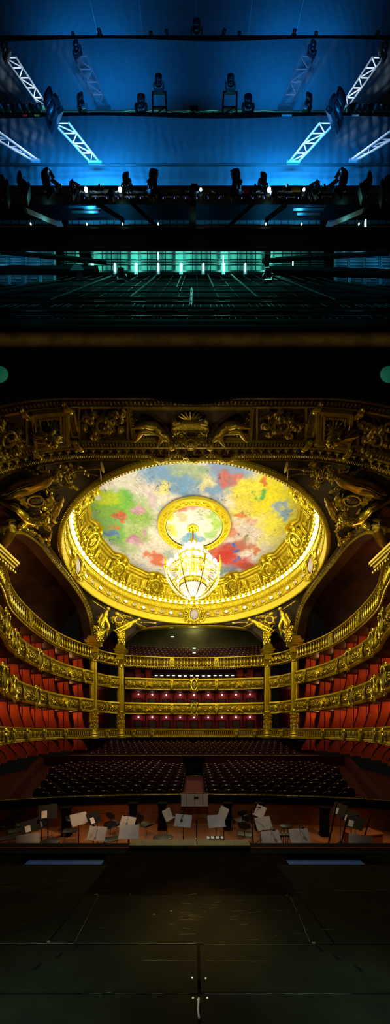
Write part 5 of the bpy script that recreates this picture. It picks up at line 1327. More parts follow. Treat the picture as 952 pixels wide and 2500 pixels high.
def figure(J, G, S, name, label, cat, mt, group=None, extras=None):
    """J: joints as pixel (px, py, w) with w metres proud of the backing; G maps them to the place; S = body scale (standing height, m)"""
    j = {k: Vector(G(*v)) for k, v in J.items()}
    H = S / 7.5
    r = thing(name, label, cat, j['pelvis'], group)
    mid = lambda a, b, t: a.lerp(b, t)
    B = []
    B.append((j['pelvis'], mid(j['pelvis'], j['chest'], .5), .095 * S, .075 * S)); B.append((mid(j['pelvis'], j['chest'], .5), j['chest'], .075 * S, .10 * S))
    B.append((j['chest'], j['neck'], .10 * S, .038 * S)); hd = j['head']
    B.append((j['neck'], mid(j['neck'], hd, .6), .038 * S, .036 * S))
    for sd in ('l', 'r'):
        if sd + 'sh' in j:
            B.append((mid(j['chest'], j['neck'], .35), j[sd + 'sh'], .075 * S, .048 * S)); B.append((j[sd + 'sh'], j[sd + 'el'], .048 * S, .034 * S)); B.append((j[sd + 'el'], j[sd + 'ha'], .034 * S, .022 * S))
        if sd + 'hip' in j:
            B.append((j['pelvis'], j[sd + 'hip'], .095 * S, .075 * S)); km = mid(j[sd + 'hip'], j[sd + 'kn'], .5)
            B.append((j[sd + 'hip'], km, .075 * S, .066 * S)); B.append((km, j[sd + 'kn'], .066 * S, .046 * S))
            cm = mid(j[sd + 'kn'], j[sd + 'ft'], .35); B.append((j[sd + 'kn'], cm, .046 * S, .050 * S)); B.append((cm, j[sd + 'ft'], .050 * S, .026 * S))
            sh = (j[sd + 'ft'] - j[sd + 'kn']).normalized(); fw = (j[sd + 'ft'] - j[sd + 'hip']).normalized() * .5 + sh * .4
            fw = fw.normalized(); B.append((j[sd + 'ft'], j[sd + 'ft'] + fw * .10 * S, .026 * S, .016 * S))
    mb = skin_body(B, name, mt, r)
    # head with face, turned along neck->head, and unequal fingers at the hands
    ax = (hd - j['neck']).normalized(); out = (Vector((0, 0, -1)) - ax * -ax.z)
    out = (G(*(J['head'][0], J['head'][1], J['head'][2] + 1)) - hd if False else Vector(G(J['head'][0], J['head'][1], J['head'][2] + 1)) - hd).normalized()
    out = (out - ax * out.dot(ax)).normalized(); sdv = ax.cross(out)
    R = Matrix((sdv, out, ax)).transposed(); h = H * .56
    mb.sph(hd, (h * .74, h * .84, h), 14, 10, R)
    fp = lambda a, b, c: hd + sdv * (a * h) + out * (b * h) + ax * (c * h)
    mb.sph(fp(0, .86, -.12), (h * .11, h * .18, h * .24), 8, 6, R); mb.sph(fp(0, .76, -.50), (h * .22, h * .08, h * .07), 8, 5, R); mb.sph(fp(0, .62, -.78), (h * .24, h * .2, h * .16), 8, 5, R)
    for s in (-1, 1):
        mb.sph(fp(s * .28, .74, .04), (h * .13, h * .08, h * .07), 8, 5, R); mb.sph(fp(s * .27, .76, .20), (h * .2, h * .07, h * .05), 8, 5, R); mb.sph(fp(s * .76, .0, -.05), (h * .07, h * .16, h * .22), 8, 5, R)
    for sd in ('l', 'r'):
        if sd + 'ha' in j:
            d = (j[sd + 'ha'] - j[sd + 'el']).normalized(); up = d.orthogonal().normalized(); sv = d.cross(up)
            pc = j[sd + 'ha'] + d * .028 * S; mb.sph(pc, (.024 * S, .013 * S, .034 * S), 8, 6, Matrix((sv, up, d)).transposed())
            for i, L in enumerate((.040, .046, .043, .034)):
                b0 = pc + d * .024 * S + sv * (i - 1.5) * .011 * S
                mb.tube([b0, b0 + d * L * .5 * S + up * .004 * S, b0 + d * L * .8 * S - up * .012 * S], [.0065 * S, .006 * S, .004 * S], 5)
            b0 = pc - d * .008 * S + sv * .022 * S; mb.tube([b0, b0 + (d * .6 + sv * .7) * .022 * S, b0 + d * .034 * S + sv * .018 * S], [.008 * S, .007 * S, .005 * S], 5)
    put(mb, 'body', mt, r, 80)
    m = MB(); rng = random.Random(len(label))
    for k in range(26):                                   # wavy hair cap with a knot
        a = rng.uniform(0, 2 * pi); t = rng.uniform(.05, 1.0); c = fp(.74 * sin(t * 1.4) * cos(a), -.25 + .6 * sin(t * 1.4) * sin(a) * .9 - .1, .35 + .62 * cos(t * 1.4)); m.sph(c, h * rng.uniform(.18, .30), 6, 4)
    m.sph(fp(0, -.9, .3), h * .34, 8, 6); put(m, 'hair', mt, r, 80)
    return r, j

def wing(root, tip, wid, G, mt, parent, n=9, w0=.35):
    m = MB(); a, b = Vector((root[0], root[1])), Vector((tip[0], tip[1])); d = b - a; s = Vector((-d.y, d.x)).normalized() * wid
    for k in range(n):
        t = k / (n - 1); st = a + d * (.15 * t); en = a + d * (1 - .45 * t) + s * (1.1 * t + .1)
        q = MB(); v = en - st; L = v.length; v = v / L; pv = Vector((-v.y, v.x)) * L * .085
        ring = []
        for i in range(6):
            u = i / 5; c = st + v * L * u; ww = pv * (max(.1, sin(pi * (u * .85 + .12))))
            ring.append([G(*(c - ww), w0 * .4), G(*c, w0 + .05 * (n - k) / n), G(*(c + ww), w0 * .4)])
        q.strip(ring); m.merge(q)
    m.tube([G(*a, w0), G(*(a + d * .4), w0 + .1), G(*b, w0)], [.16, .13, .04], 6)
    return put(m, 'wing', mt, parent, 60)

def drape(pts, wid, G, mt, parent, seed=1, w0=.25):
    """folded cloth around a limb: pixel polyline"""
    rng = random.Random(seed); m = MB()
    P2 = [Vector(p) for p in pts]; rings = []
    for i, p in enumerate(P2):
        d = (P2[min(i + 1, len(P2) - 1)] - P2[max(i - 1, 0)]).normalized(); n = Vector((-d.y, d.x)); k_ = wid * (1 + .25 * sin(i * 1.7))
        rings.append([G(*(p + n * k_ * (t - .5) * 2), w0 + .35 * (1 - (2 * t - 1) ** 2) + .09 * sin(t * 19 + i * .8)) for t in [q / 16 for q in range(17)]])
    m.strip(rings); return put(m, 'drapery', mt, parent, 70)

def trumpet(p0, p1, G, mt, parent, w=.5):
    m = MB(); a, b = Vector(G(*p0, w)), Vector(G(*p1, w)); d = b - a
    m.tube([a + d * t for t in (0, .5, .85, .93, .98, 1)], [.035, .04, .06, .10, .17, .22], 10); m.sph(a + d * .4, .07, 8, 5)
    return put(m, 'trumpet', mt, parent, 60)

def front_spandrel(s):
    nm = 'left' if s < 0 else 'right'
    G = lambda px, py, w: PZ(px if s < 0 else 948 - px, py, 13.55 - w)
    mt = M['gold_relief']
    J = dict(pelvis=(72, 1186, .35), chest=(108, 1172, .55), neck=(124, 1165, .6), head=(134, 1160, .75), lsh=(112, 1164, .6), lel=(140, 1166, .7), lha=(170, 1152, .6), rsh=(116, 1178, .7), rel=(138, 1176, .8), rha=(162, 1160, .6),
             lhip=(66, 1178, .35), lkn=(36, 1190, .5), lft=(12, 1204, .3), rhip=(68, 1194, .4), rkn=(42, 1202, .55), rft=(20, 1214, .3))
    r, j = figure(J, G, 3.7, 'winged_statue', 'gilded reclining winged figure blowing a long trumpet on the %s front spandrel' % nm, 'statue', mt, 'gilded spandrel figures')
    trumpet((176, 1150), (250, 1141), G, mt, r); trumpet((176, 1150), (246, 1160), G, M['gold_old'], r, .3)
    drape([(96, 1178), (80, 1184), (62, 1188), (40, 1196), (18, 1208)], 9, G, M['gold_old'], r, 2, .3); wing((108, 1166), (62, 1142), 16, G, M['gold_old'], r)
    J = dict(pelvis=(66, 1268, .45), chest=(92, 1272, .6), neck=(101, 1273, .65), head=(108, 1270, .85), lsh=(97, 1280, .6), lel=(109, 1294, .55), lha=(117, 1312, .5), rsh=(99, 1264, .6), rel=(114, 1258, .6), rha=(121, 1246, .5),
             lhip=(61, 1262, .5), lkn=(42, 1244, .75), lft=(13, 1232, .4), rhip=(60, 1276, .45), rkn=(50, 1286, .85), rft=(36, 1296, .4))
    r, j = figure(J, G, 3.7, 'seated_statue', 'gilded figure leaning head down with a torch beside the %s oval shield' % nm, 'statue', M['gold_pol'], 'gilded spandrel figures')
    m = MB(); a, b = Vector(G(127, 1297, .5)), Vector(G(117, 1328, .45)); m.tube([a, a.lerp(b, .6), b], [.04, .07, .12], 8); m.sph(b, .17, 10, 6); put(m, 'torch', mt, r, 60)
    drape([(84, 1266), (70, 1268), (58, 1276), (50, 1286)], 8, G, mt, r, 5, .2)
    J = dict(pelvis=(140, 1240, .35), chest=(146, 1232, .5), neck=(149, 1227, .5), head=(151, 1222, .6), lsh=(142, 1228, .5), lel=(136, 1222, .55), lha=(128, 1214, .5), rsh=(150, 1234, .5), rel=(150, 1242, .55), rha=(138, 1248, .5),
             lhip=(137, 1240, .35), lkn=(132, 1252, .5), lft=(134, 1266, .35), rhip=(141, 1244, .4), rkn=(139, 1256, .5), rft=(128, 1270, .35))
    figure(J, G, 1.9, 'cherub_statue', 'small gilded cherub holding the garland by the %s ring cornice' % nm, 'statue', mt, 'gilded cherubs')
    r = thing('oval_shield', 'dark oval shield with beaded rim between the %s spandrel figures' % nm, 'shield', G(88, 1223, 0), 'oval spandrel shields')
    m = MB(); m.strip([[G(88 + 20 * t * cos(2 * pi * k / 24), 1223 + 12.5 * t * sin(2 * pi * k / 24), z) for k in range(24)] for t, z in ((1.05, .1), (1, .34), (.92, .30), (.5, .42), (.02, .46))], closed_prof=True); put(m, 'face', M['umber_panel'], r)
    m = MB()
    for k in range(44): m.sph(G(88 + 20 * cos(2 * pi * k / 44), 1223 + 12.5 * sin(2 * pi * k / 44), .38), .055, 6, 4)
    put(m, 'bead_rim', M['gold_pol'], r)
    m = MB(); fs = lambda u, v, w: G(u, v, w)
    scroll(m, 53, 1213, 9, 1.7, 0, 1, .0, 0, None, 4) if False else None
    for cx, cy, rr, hand, a0 in ((50, 1212, 9, 1, 0), (56, 1226, 7, -1, 1), (122, 1216, 6, -1, 2), (120, 1233, 7, 1, 4)):
        m.tube([G(cx + rr * (1 - .88 * t) * cos(a0 + hand * t * 10), cy + rr * .75 * (1 - .88 * t) * sin(a0 + hand * t * 10), .35) for t in [i / 18 for i in range(19)]], [.13 * (1 - .5 * i / 18) for i in range(19)], 6)
    put(m, 'strapwork_scrolls', mt, r, 60)
    rng = random.Random(11)
    for k, (pts, lb) in enumerate((([(124, 1203), (116, 1216), (112, 1234), (106, 1250), (100, 1262)], 'hanging past the %s oval shield'), ([(100, 1148), (122, 1152), (150, 1149), (190, 1146)], 'running above the %s trumpet figure'), ([(62, 1286), (72, 1296), (84, 1302), (100, 1306)], 'on the side arch below the %s torch figure'))):
        m = MB(); garland(m, [G(x, y, .35) for x, y in pts], .24, rng, 14); tag(put(m, 'leaf_garland', M['gold_pol'], smooth=0), 'gilded leaf and berry garland ' + lb % nm, 'garland', 'gilded garlands')
def spandrel_carving(s):
    nm = 'left' if s < 0 else 'right'; rng = random.Random(31)
    r = thing('foliage_carving', 'gilded scroll and leaf carving spread over the %s front spandrel' % nm, 'carving', PZ(110 if s < 0 else 838, 1210, 13.5), 'spandrel foliage carvings')
    m = MB(); n = 0
    def arch_y(x):
        a = [(8, 1330), (22, 1308), (40, 1302), (62, 1308), (95, 1334), (125, 1372), (165, 1421)]
        for p, q in zip(a, a[1:]):
            if p[0] <= x <= q[0]: return p[1] + (q[1] - p[1]) * (x - p[0]) / (q[0] - p[0])
        return 1430
    while n < 46:
        x, y = rng.uniform(8, 235), rng.uniform(1140, 1350); q = PZ(x, y, 13.6)
        if hypot(q.x - DX, q.y - DY) < 11.75 or y > arch_y(x) - 16: continue
        n += 1; c = PZ(x if s < 0 else 948 - x, y, 13.72); hd = rng.choice((-1, 1)); a0 = rng.uniform(0, 6); rr = rng.uniform(.14, .28)
        fn = lambda u, v, w: (c.x + u, c.y + v, c.z - w)
        scroll(m, 0, 0, rr, 1.5, a0, hd, .05, .12, fn, 14)
        for k in range(3): leaf(m, rr * .7 * cos(a0 + k * 2), rr * .7 * sin(a0 + k * 2), a0 + k * 2.1 + .5, .40, .15, .14, hd * .9, fn)
    o = put(m, 'scrolls_and_leaves', M['gold_relief'], r, 50); o['kind'] = 'stuff'
front_spandrel(-1); front_spandrel(1); spandrel_carving(-1); spandrel_carving(1)

def rear_spandrel(s):
    nm = 'left' if s < 0 else 'right'
    G = lambda px, py, w: P(px if s < 0 else 948 - px, py, 30.25 + (px - 257) * .0426 - w)
    mt = M['gold_pol']
    J = dict(pelvis=(256, 1513, .4), chest=(257, 1501, .5), neck=(261, 1493, .5), head=(264, 1487, .55), lsh=(251, 1495, .5), lel=(242, 1487, .6), lha=(238, 1478, .5), rsh=(267, 1499, .5), rel=(276, 1503, .6), rha=(284, 1501, .4),
             lhip=(252, 1515, .4), lkn=(246, 1508 + 18, .7), lft=(247, 1542, .4), rhip=(260, 1516, .4), rkn=(266, 1530, .7), rft=(262, 1546, .4))
    r, j = figure(J, G, 3.0, 'trumpet_statue', 'gilded seated figure raising a trumpet above the %s column pair, on the side arch' % nm, 'statue', mt, 'gilded rear spandrel figures')
    trumpet((258, 1488), (224, 1466), G, mt, r, .5); drape([(252, 1512), (248, 1522), (247, 1534)], 6, G, mt, r, 3, .2); wing((250, 1500), (238, 1520), 7, G, M['gold'], r, 7, .2)
    J = dict(pelvis=(318, 1524, .4), chest=(329, 1518, .5), neck=(334, 1515, .5), head=(339, 1513, .6), lsh=(326, 1512, .5), lel=(318, 1508, .6), lha=(308, 1508, .4), rsh=(331, 1524, .5), rel=(338, 1526, .6), rha=(344, 1521, .5),
             lhip=(316, 1521, .4), lkn=(304, 1529, .7), lft=(286, 1536, .4), rhip=(317, 1527, .4), rkn=(305, 1536, .7), rft=(290, 1543, .4))
    r, j = figure(J, G, 3.0, 'trumpet_statue', 'gilded reclining figure blowing a trumpet above the %s column pair, on the rear arch' % nm, 'statue', mt, 'gilded rear spandrel figures')
    trumpet((343, 1519), (379, 1522), G, mt, r, .5); drape([(322, 1523), (312, 1528), (300, 1535)], 5, G, mt, r, 4, .2); wing((328, 1521), (356, 1532), 6, G, M['gold'], r, 7, .2)
    r = thing('oval_shield', 'dark oval shield under a lyre between the %s rear spandrel figures' % nm, 'shield', G(290, 1512, 0), 'oval spandrel shields')
    m = MB(); m.strip([[G(290 + 10 * t * cos(2 * pi * k / 20), 1513 + 8 * t * sin(2 * pi * k / 20), z) for k in range(20)] for t, z in ((1.05, -.2), (1, .3), (.92, .28), (.5, .36), (.02, .4))], closed_prof=True); put(m, 'face', M['umber_panel'], r)
    m = MB(); m.tube([G(290 + 10.5 * cos(2 * pi * k / 20), 1513 + 8.5 * sin(2 * pi * k / 20), .3) for k in range(20)], .09, 6, closed=True); m.sph(G(285, 1500, .35), (.30, .2, .26), 10, 6); put(m, 'rim', mt, r)
    m = MB(); rng = random.Random(4); garland(m, [G(x, y, .35) for x, y in ((274, 1506), (278, 1520), (288, 1527), (300, 1526), (310, 1514))], .26, rng, 30); garland(m, [G(x, y, .3) for x, y in ((294, 1500), (306, 1506), (320, 1506))], .2, rng, 26)
    tag(put(m, 'leaf_garland', M['gold_pol'], smooth=0), 'gilded garland looped under the %s rear oval shield' % nm, 'garland', 'gilded garlands')
    # console bracket feet over each column
    for k, (bx, by, lb) in enumerate(((243, 1553, 'outer'), (296, 1556, 'inner'))):
        r = thing('leaf_console', 'gilded leafy bracket over the %s column of the %s pair' % (lb, nm), 'bracket', G(bx, by, 0), 'leafy brackets over the columns')
        m = MB(); prof = [(by + 14, 7, .3), (by + 4, 8, .55), (by - 8, 9, .6), (by - 18, 11, .4), (by - 26, 14, .1)]
        m.strip([[G(bx + w_ * c, y, d * (1 - c * c) + .05) for c in (-1, -.6, -.2, .2, .6, 1)] for y, w_, d in prof]); put(m, 'core', M['gold_orn'], r)
        m = MB()
        for i in range(7):
            for q in range(3):
                x0 = bx + (q - 1) * 6; y0 = by + 12 - i * 5.5
                m.sph(G(x0 + 1.5 * (-1) ** i, y0, .5), (.12, .1, .16), 6, 4)
        for sg in (-1, 1): m.tube([G(bx + sg * (8 - 5 * t) * cos(t * 7) + sg * 1, by - 4 - 7 * (1 - t) * sin(t * 7), .55) for t in [i / 14 for i in range(15)]], .09, 5)
        put(m, 'leaf_scrolls', mt, r, 60)
rear_spandrel(-1); rear_spandrel(1)

# ================================================================== VAULT SURFACES: arches, pendentives, proscenium soffit
ARCH_L = [(224, 1572, 30.4), (222, 1555, 30.4), (214, 1510, 29.2), (200, 1472, 28.0), (165, 1421, 24.9), (125, 1372, 22.0), (95, 1334, 20.3), (62, 1308, 18.7), (40, 1302, 17.7), (22, 1308, 16.9), (8, 1330, 15.8)]
def smooth_pts(pts, n=8):
    V = [Vector(p) for p in pts]; V = [V[0] * 2 - V[1]] + V + [V[-1] * 2 - V[-2]]; out = []
    for i in range(1, len(V) - 2):
        a, b, c, d = V[i - 1:i + 3]
        for k in range(n): t = k / n; out.append(.5 * (2 * b + (c - a) * t + (2 * a - 5 * b + 4 * c - d) * t * t + (3 * b - a - 3 * c + d) * t ** 3))
    return out + [V[-2]]

def side_arch(s):
    nm = 'left' if s < 0 else 'right'
    pts = smooth_pts([tuple(P(x if s < 0 else 948 - x, y, Y)) for x, y, Y in ARCH_L], 6)
    c = pts[len(pts) // 2]
    r = thing('arch_moulding', 'broad gilded moulded arch over the %s top gallery' % nm, 'arch', c, 'gilded gallery arches')
    ctr = Vector((s * 11.5, 23.5, EYE + 9)); ins = Vector((-s, 0, 0))
    def frame(i):
        a, b = pts[max(0, i - 1)], pts[min(len(pts) - 1, i + 1)]; t = (b - a).normalized()
        up = (pts[i] - ctr); up = (up - t * up.dot(t)); up.x *= .35; up = up.normalized(); nn = t.cross(up).normalized()
        if nn.dot(ins) < 0: nn = -nn
        return pts[i], up, nn
    F = [frame(i) for i in range(len(pts))]
    def sw(prof, name, mt):
        m = MB(); m.strip([[p + up * v + nn * w for v, w in prof] for p, up, nn in F], closed_prof=True, caps=True); put(m, name, mt, r, 40)
    sw([(-.03, -.8), (-.03, .10), (.19, .10), (.19, -.8)], 'intrados', M['brown'])
    sw([(-.02, .08), (-.03, .16), (.04, .24), (.12, .20), (.18, .08)], 'inner_roll', M['gold'])
    sw([(.20, -.5), (.20, .16), (.30, .24), (.52, .26), (.58, .14), (.58, -.5)], 'broad_band', M['umber_panel'])
    sw([(.58, -.5), (.58, .24), (.66, .34), (.76, .26), (.80, .0), (.80, -.5)], 'outer_roll', M['gold_relief'])
    m = MB(); L = 0
    for i in range(len(F) - 1):
        (p, up, nn), (p2, u2, n2) = F[i], F[i + 1]; k = max(1, int((p2 - p).length / .17))
        for q in range(k):
            t = q / k; m.sph(p.lerp(p2, t) + up * .40 + nn * .28, .06, 5, 3); m.sph(p.lerp(p2, t) + up * .10 + nn * .26, .035, 5, 3)
    put(m, 'bead_row', M['gold_pol'], r)
    return [p + up * .78 + nn * -.05 for p, up, nn in F]
ARCH_OUT = {s: side_arch(s) for s in (-1, 1)}

def rear_arch():
    ys = [(304, 1574), (306, 1560), (316, 1549), (330, 1541), (350, 1536.5), (390, 1532.5), (430, 1530.5), (474, 1530)]
    ys = ys + [(948 - x, y) for x, y in reversed(ys[:-1])]
    pts = smooth_pts([tuple(P(x, y, 33.4 + 3.1 * (1 - ((x - 474) / 170) ** 2))) for x, y in ys], 5); ctr = Vector((0, 34.5, EYE + 8))
    r = thing('arch_moulding', 'flat gilded moulded arch over the rear top gallery', 'arch', pts[len(pts) // 2], 'gilded gallery arches'); F = []
    for i in range(len(pts)):
        a, b = pts[max(0, i - 1)], pts[min(len(pts) - 1, i + 1)]; t = (b - a).normalized(); nn = Vector((0, -1, 0)); up = t.cross(nn).normalized()
        if up.dot(pts[i] - ctr) < 0: up = -up
        F.append((pts[i], up, nn))
    def sw(prof, name, mt):
        m = MB(); m.strip([[p + up * v + nn * w for v, w in prof] for p, up, nn in F], closed_prof=True, caps=True); put(m, name, mt, r, 40)
    sw([(-.02, -.4), (-.02, .10), (.03, .14), (.08, .10), (.09, -.4)], 'inner_roll', M['gold_pol'])
    sw([(.09, -.3), (.09, .06), (.14, .10), (.20, .06), (.22, -.3)], 'outer_band', M['gold_old'])
    m = MB()
    for i in range(len(F) - 1):
        for q in range(5): m.sph(F[i][0].lerp(F[i + 1][0], q / 5) + F[i][1] * .15 + F[i][2] * .10, .04, 5, 3)
    put(m, 'bead_row', M['gold_pol'], r)
    return [p + up * .20 - nn * .1 for p, up, nn in F]
REAR_OUT = rear_arch()

def pair_arch(s):
    """small arch between the two columns of a pair"""
    nm = 'left' if s < 0 else 'right'
    xy = [(247, 1578), (247, 1560), (252, 1545), (262, 1537), (272, 1537), (284, 1545), (289, 1560), (290, 1578)]
    pts = smooth_pts([tuple(P(x if s < 0 else 948 - x, y, 31.0 + (x - 247) / 43 * 1.9)) for x, y in xy], 4)
    r = thing('arch_moulding', 'small gilded arch between the columns of the %s pair' % nm, 'arch', pts[len(pts) // 2], 'gilded gallery arches')
    m = MB(); m.tube(pts, .14, 6); put(m, 'roll', M['gold_pol'], r)
    for k in range(2):
        q = MB(); a = P((262 + k * 12) if s < 0 else 948 - (262 + k * 12), 1545 + k * 3, 32.6); 
        t = thing('hanging_spotlight', '%s small dark spotlight hanging in the %s column arch' % (('outer', 'inner')[k], nm), 'spotlight', a, 'spotlights in the column arches')
        q.lathe([(.0, .16), (.12, .15), (.15, .0), (.17, -.14), (.15, -.15)], a, 12); put(q, 'body', M['lamp_black'], t)
        q = MB(); q.lathe([(.0, -.14), (.14, -.13)], a, 12); put(q, 'lens', M['steel'], t); q = MB(); q.tube([a + Vector((0, 0, .15)), a + Vector((0, 0, .5))], .03, 5); put(q, 'hanger', M['black_metal'], t)
    m = MB(); c = P(268 if s < 0 else 680, 1560, 33.2)
    m.grid(lambda a, b: (c.x + (a - .5) * 2.4, c.y + .08 * sin(a * 40), c.z - 1.5 + 3.0 * b), 40, 3); tag(put(m, 'arch_curtain', M['dark_red'], smooth=60), 'dark red curtain hanging behind the %s column arch' % nm, 'curtain')
    return pts
PAIR = {s: pair_arch(s) for s in (-1, 1)}

def loft(m, A, B, n=40, rows=10, sag=0):
    def res(Q, n):
        Q = [Vector(q) for q in Q]; l = [0]
        for a, b in zip(Q, Q[1:]): l.append(l[-1] + (b - a).length)
        out = []
        for i in range(n + 1):
            d = l[-1] * i / n; k = max(j for j in range(len(l)) if l[j] <= d + 1e-9); k = min(k, len(Q) - 2)
            out.append(Q[k].lerp(Q[k + 1], (d - l[k]) / max(1e-6, l[k + 1] - l[k])))
        return out
    a, b = res(A, n), res(B, n)
    m.strip([[a[i].lerp(b[i], j / rows) + Vector((0, 0, sag * sin(pi * j / rows))) for j in range(rows + 1)] for i in range(n + 1)])

def sof_z(x, ze=14.0):
    return EYE + ze - .036 * max(0, abs(x) - 5) ** 2
def GS(px, py, w):
    Y = 14.0 * FPX / (HY - py); x = (px - CX) / FPX * Y
    return Vector((x, Y, sof_z(x) - w))

def vaults():
    for s, nm in ((-1, 'left'), (1, 'right')):
        # front pendentive: ring edge -> (proscenium lip + side arch)
        ring = [ring_pt(s * a, 11.1, 14.12) for a in [pi * .985 - (pi * .985 - 1.05) * i / 30 for i in range(31)]]
        lip = [(s * x, 14.25, sof_z(x, 14.0)) for x in (0.2, 3, 6, 8, 9.2, 10.2)] + [Vector((s * 11.4, 14.8, EYE + 13.3)), Vector((s * 11.4, 16.6, EYE + 13.6))]
        arch = [q for q in ARCH_OUT[s][::-1] if q.y > 17.4]
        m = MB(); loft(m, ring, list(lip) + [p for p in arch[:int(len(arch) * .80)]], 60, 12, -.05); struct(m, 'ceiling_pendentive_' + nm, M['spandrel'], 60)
        ring = [ring_pt(s * a, 11.1, 14.12) for a in [1.08 - 1.08 * i / 24 for i in range(25)]]
        low = ARCH_OUT[s][:int(len(ARCH_OUT[s]) * .26)][::-1] + [P(245 if s < 0 else 703, 1566, 30.6)] + [Vector(p) for p in (PAIR[s])] + [P(300 if s < 0 else 648, 1566, 33.3)]
        half = REAR_OUT[:len(REAR_OUT) // 2 + 1] if s < 0 else REAR_OUT[::-1][:len(REAR_OUT) // 2 + 1]
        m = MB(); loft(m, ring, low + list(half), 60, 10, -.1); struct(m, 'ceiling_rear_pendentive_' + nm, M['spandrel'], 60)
    # ---- proscenium soffit
    xs = [-13 + i * .5 for i in range(53)]
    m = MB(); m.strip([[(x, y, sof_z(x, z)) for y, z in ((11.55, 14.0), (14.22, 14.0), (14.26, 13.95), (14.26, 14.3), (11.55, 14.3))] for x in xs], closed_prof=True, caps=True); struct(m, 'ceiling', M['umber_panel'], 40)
    def rows(prof, name_i, mt, sm=40):
        m = MB(); m.strip([[(x, y, sof_z(x, 14.0) - d) for y, d in prof] for x in xs], closed_prof=True, caps=True); struct(m, 'trim_%d' % name_i, mt, sm)
    Yp = lambda py: 14.0 * FPX / (HY - py)
    # long mouldings parallel to the lip (their distance comes from the rows seen above the dome)
    rows([(14.30, -.1), (14.30, .10), (14.24, .14), (14.18, .06), (14.12, -.1)], 3, M['gold_relief'])
    rows([(14.10, -.1), (14.08, .08), (13.98, .16), (13.92, .14), (13.90, .02), (13.88, -.1)], 4, M['gold_old'])
    rows([(13.72, -.1), (13.70, .12), (13.62, .14), (13.58, -.1)], 5, M['gold_relief'])
    rows([(13.40, -.1), (13.38, .14), (13.34, .20), (13.28, .14), (13.26, -.1)], 6, M['gold_relief'])
    rows([(11.98, -.1), (11.96, .12), (11.90, .14), (11.86, -.1)], 7, M['gold_relief']); rows([(11.62, -.3), (11.60, .20), (11.50, .24), (11.42, .05), (11.42, -.3)], 8, M['brown'])
    def item_rows(fnc, y0, step, name, label, mt, sm=50):
        m = MB(); x = -10.5
        while x < 10.5: fnc(m, x); x += step
        tag(put(m, name, mt, smooth=sm), label, 'moulding')
    Wf = lambda x0, y0, d0: (lambda u, v, w: (x0 + u, y0 - v, sof_z(x0 + u) - d0 - w))
    def leafrow(m, x):
        fn = Wf(x, 13.80, .02); leaf(m, -.12, -.10, .9, .34, .13, .10, -.9, fn); leaf(m, .12, -.10, pi - .9, .34, .13, .10, .9, fn)
        q = MB(); q.sph((0, -.09, .08), (.05, .07, .05), 6, 4); q.tube([(-.2, .16, .06), (-.1, .19, .10), (0, .15, .08), (.1, .19, .10), (.2, .16, .06)], .03, 5); m.merge(q, fn)
        for k in range(4): q = MB(); q.sph((-.2 + .1 * k, -.17 + .02 * (k % 2), .06), .022, 5, 3); m.merge(q, fn)
    item_rows(leafrow, 0, .42, 'leaf_moulding', 'row of gilded waterleaf carving along the soffit above the dome', M['gold_relief'])
    def egg(m, x):
        fn = Wf(x, 14.02, .08); q = MB(); q.sph((0, 0, .05), (.055, .09, .07), 6, 4); q.tube([(-.09, .10, .06), (-.09, -.10, .06)], .022, 4); m.merge(q, fn)
    item_rows(egg, 0, .18, 'egg_moulding', 'row of gilded egg carving on the lip above the dome', M['gold_relief'])
    def dent(m, x):
        m.box((x, 13.50, sof_z(x) - .06), (.075, .14, .14))
    item_rows(dent, 0, .15, 'dentil_moulding', 'row of gilded dentils below the long relief panel', M['gold_relief'], 0)
    def dent2(m, x):
        m.box((x, 11.80, sof_z(x) - .05), (.09, .14, .12))
    item_rows(dent2, 0, .17, 'dentil_moulding', 'row of dark gilded dentils at the upper edge of the soffit', M['gold_old'], 0)
    # scalloped ornament on the lip at the centre
    for k, (cx, w_, lb) in enumerate(((474, 46, 'middle'), (392, 38, 'left'), (552, 38, 'right'))):
        r = thing('lip_ornament', 'dark gilded scroll drop hanging from the lip over the dome, %s one' % lb, 'ornament', PZ(cx, 1122, 13.8), 'scroll drops on the lip')
        m = MB(); G = lambda px, py, w: PZ(px, py, 13.75 - w)
        m.strip([[G(cx - w_ * .55 + w_ * 1.1 * t, 1112, .0), G(cx - w_ * .55 + w_ * 1.1 * t, 1124 + 9 * sin(pi * t) ** 2, .08), G(cx - w_ * .55 + w_ * 1.1 * t, 1118, .2)] for t in [i / 16 for i in range(17)]]); put(m, 'drop', M['gold_relief'], r, 60)
        m = MB()
        for sg in (-1, 1): m.tube([G(cx + sg * (w_ * .45 - 8 * t * cos(t * 7)), 1119 + 5 * (1 - t) * sin(t * 7), .2) for t in [i / 14 for i in range(15)]], .06, 5)
        for q in range(9): m.sph(G(cx - 16 + q * 4, 1127 - abs(q - 4) * 1.2, .2), .07, 6, 4)
        put(m, 'scrolls', M['gold_pol'], r, 60)

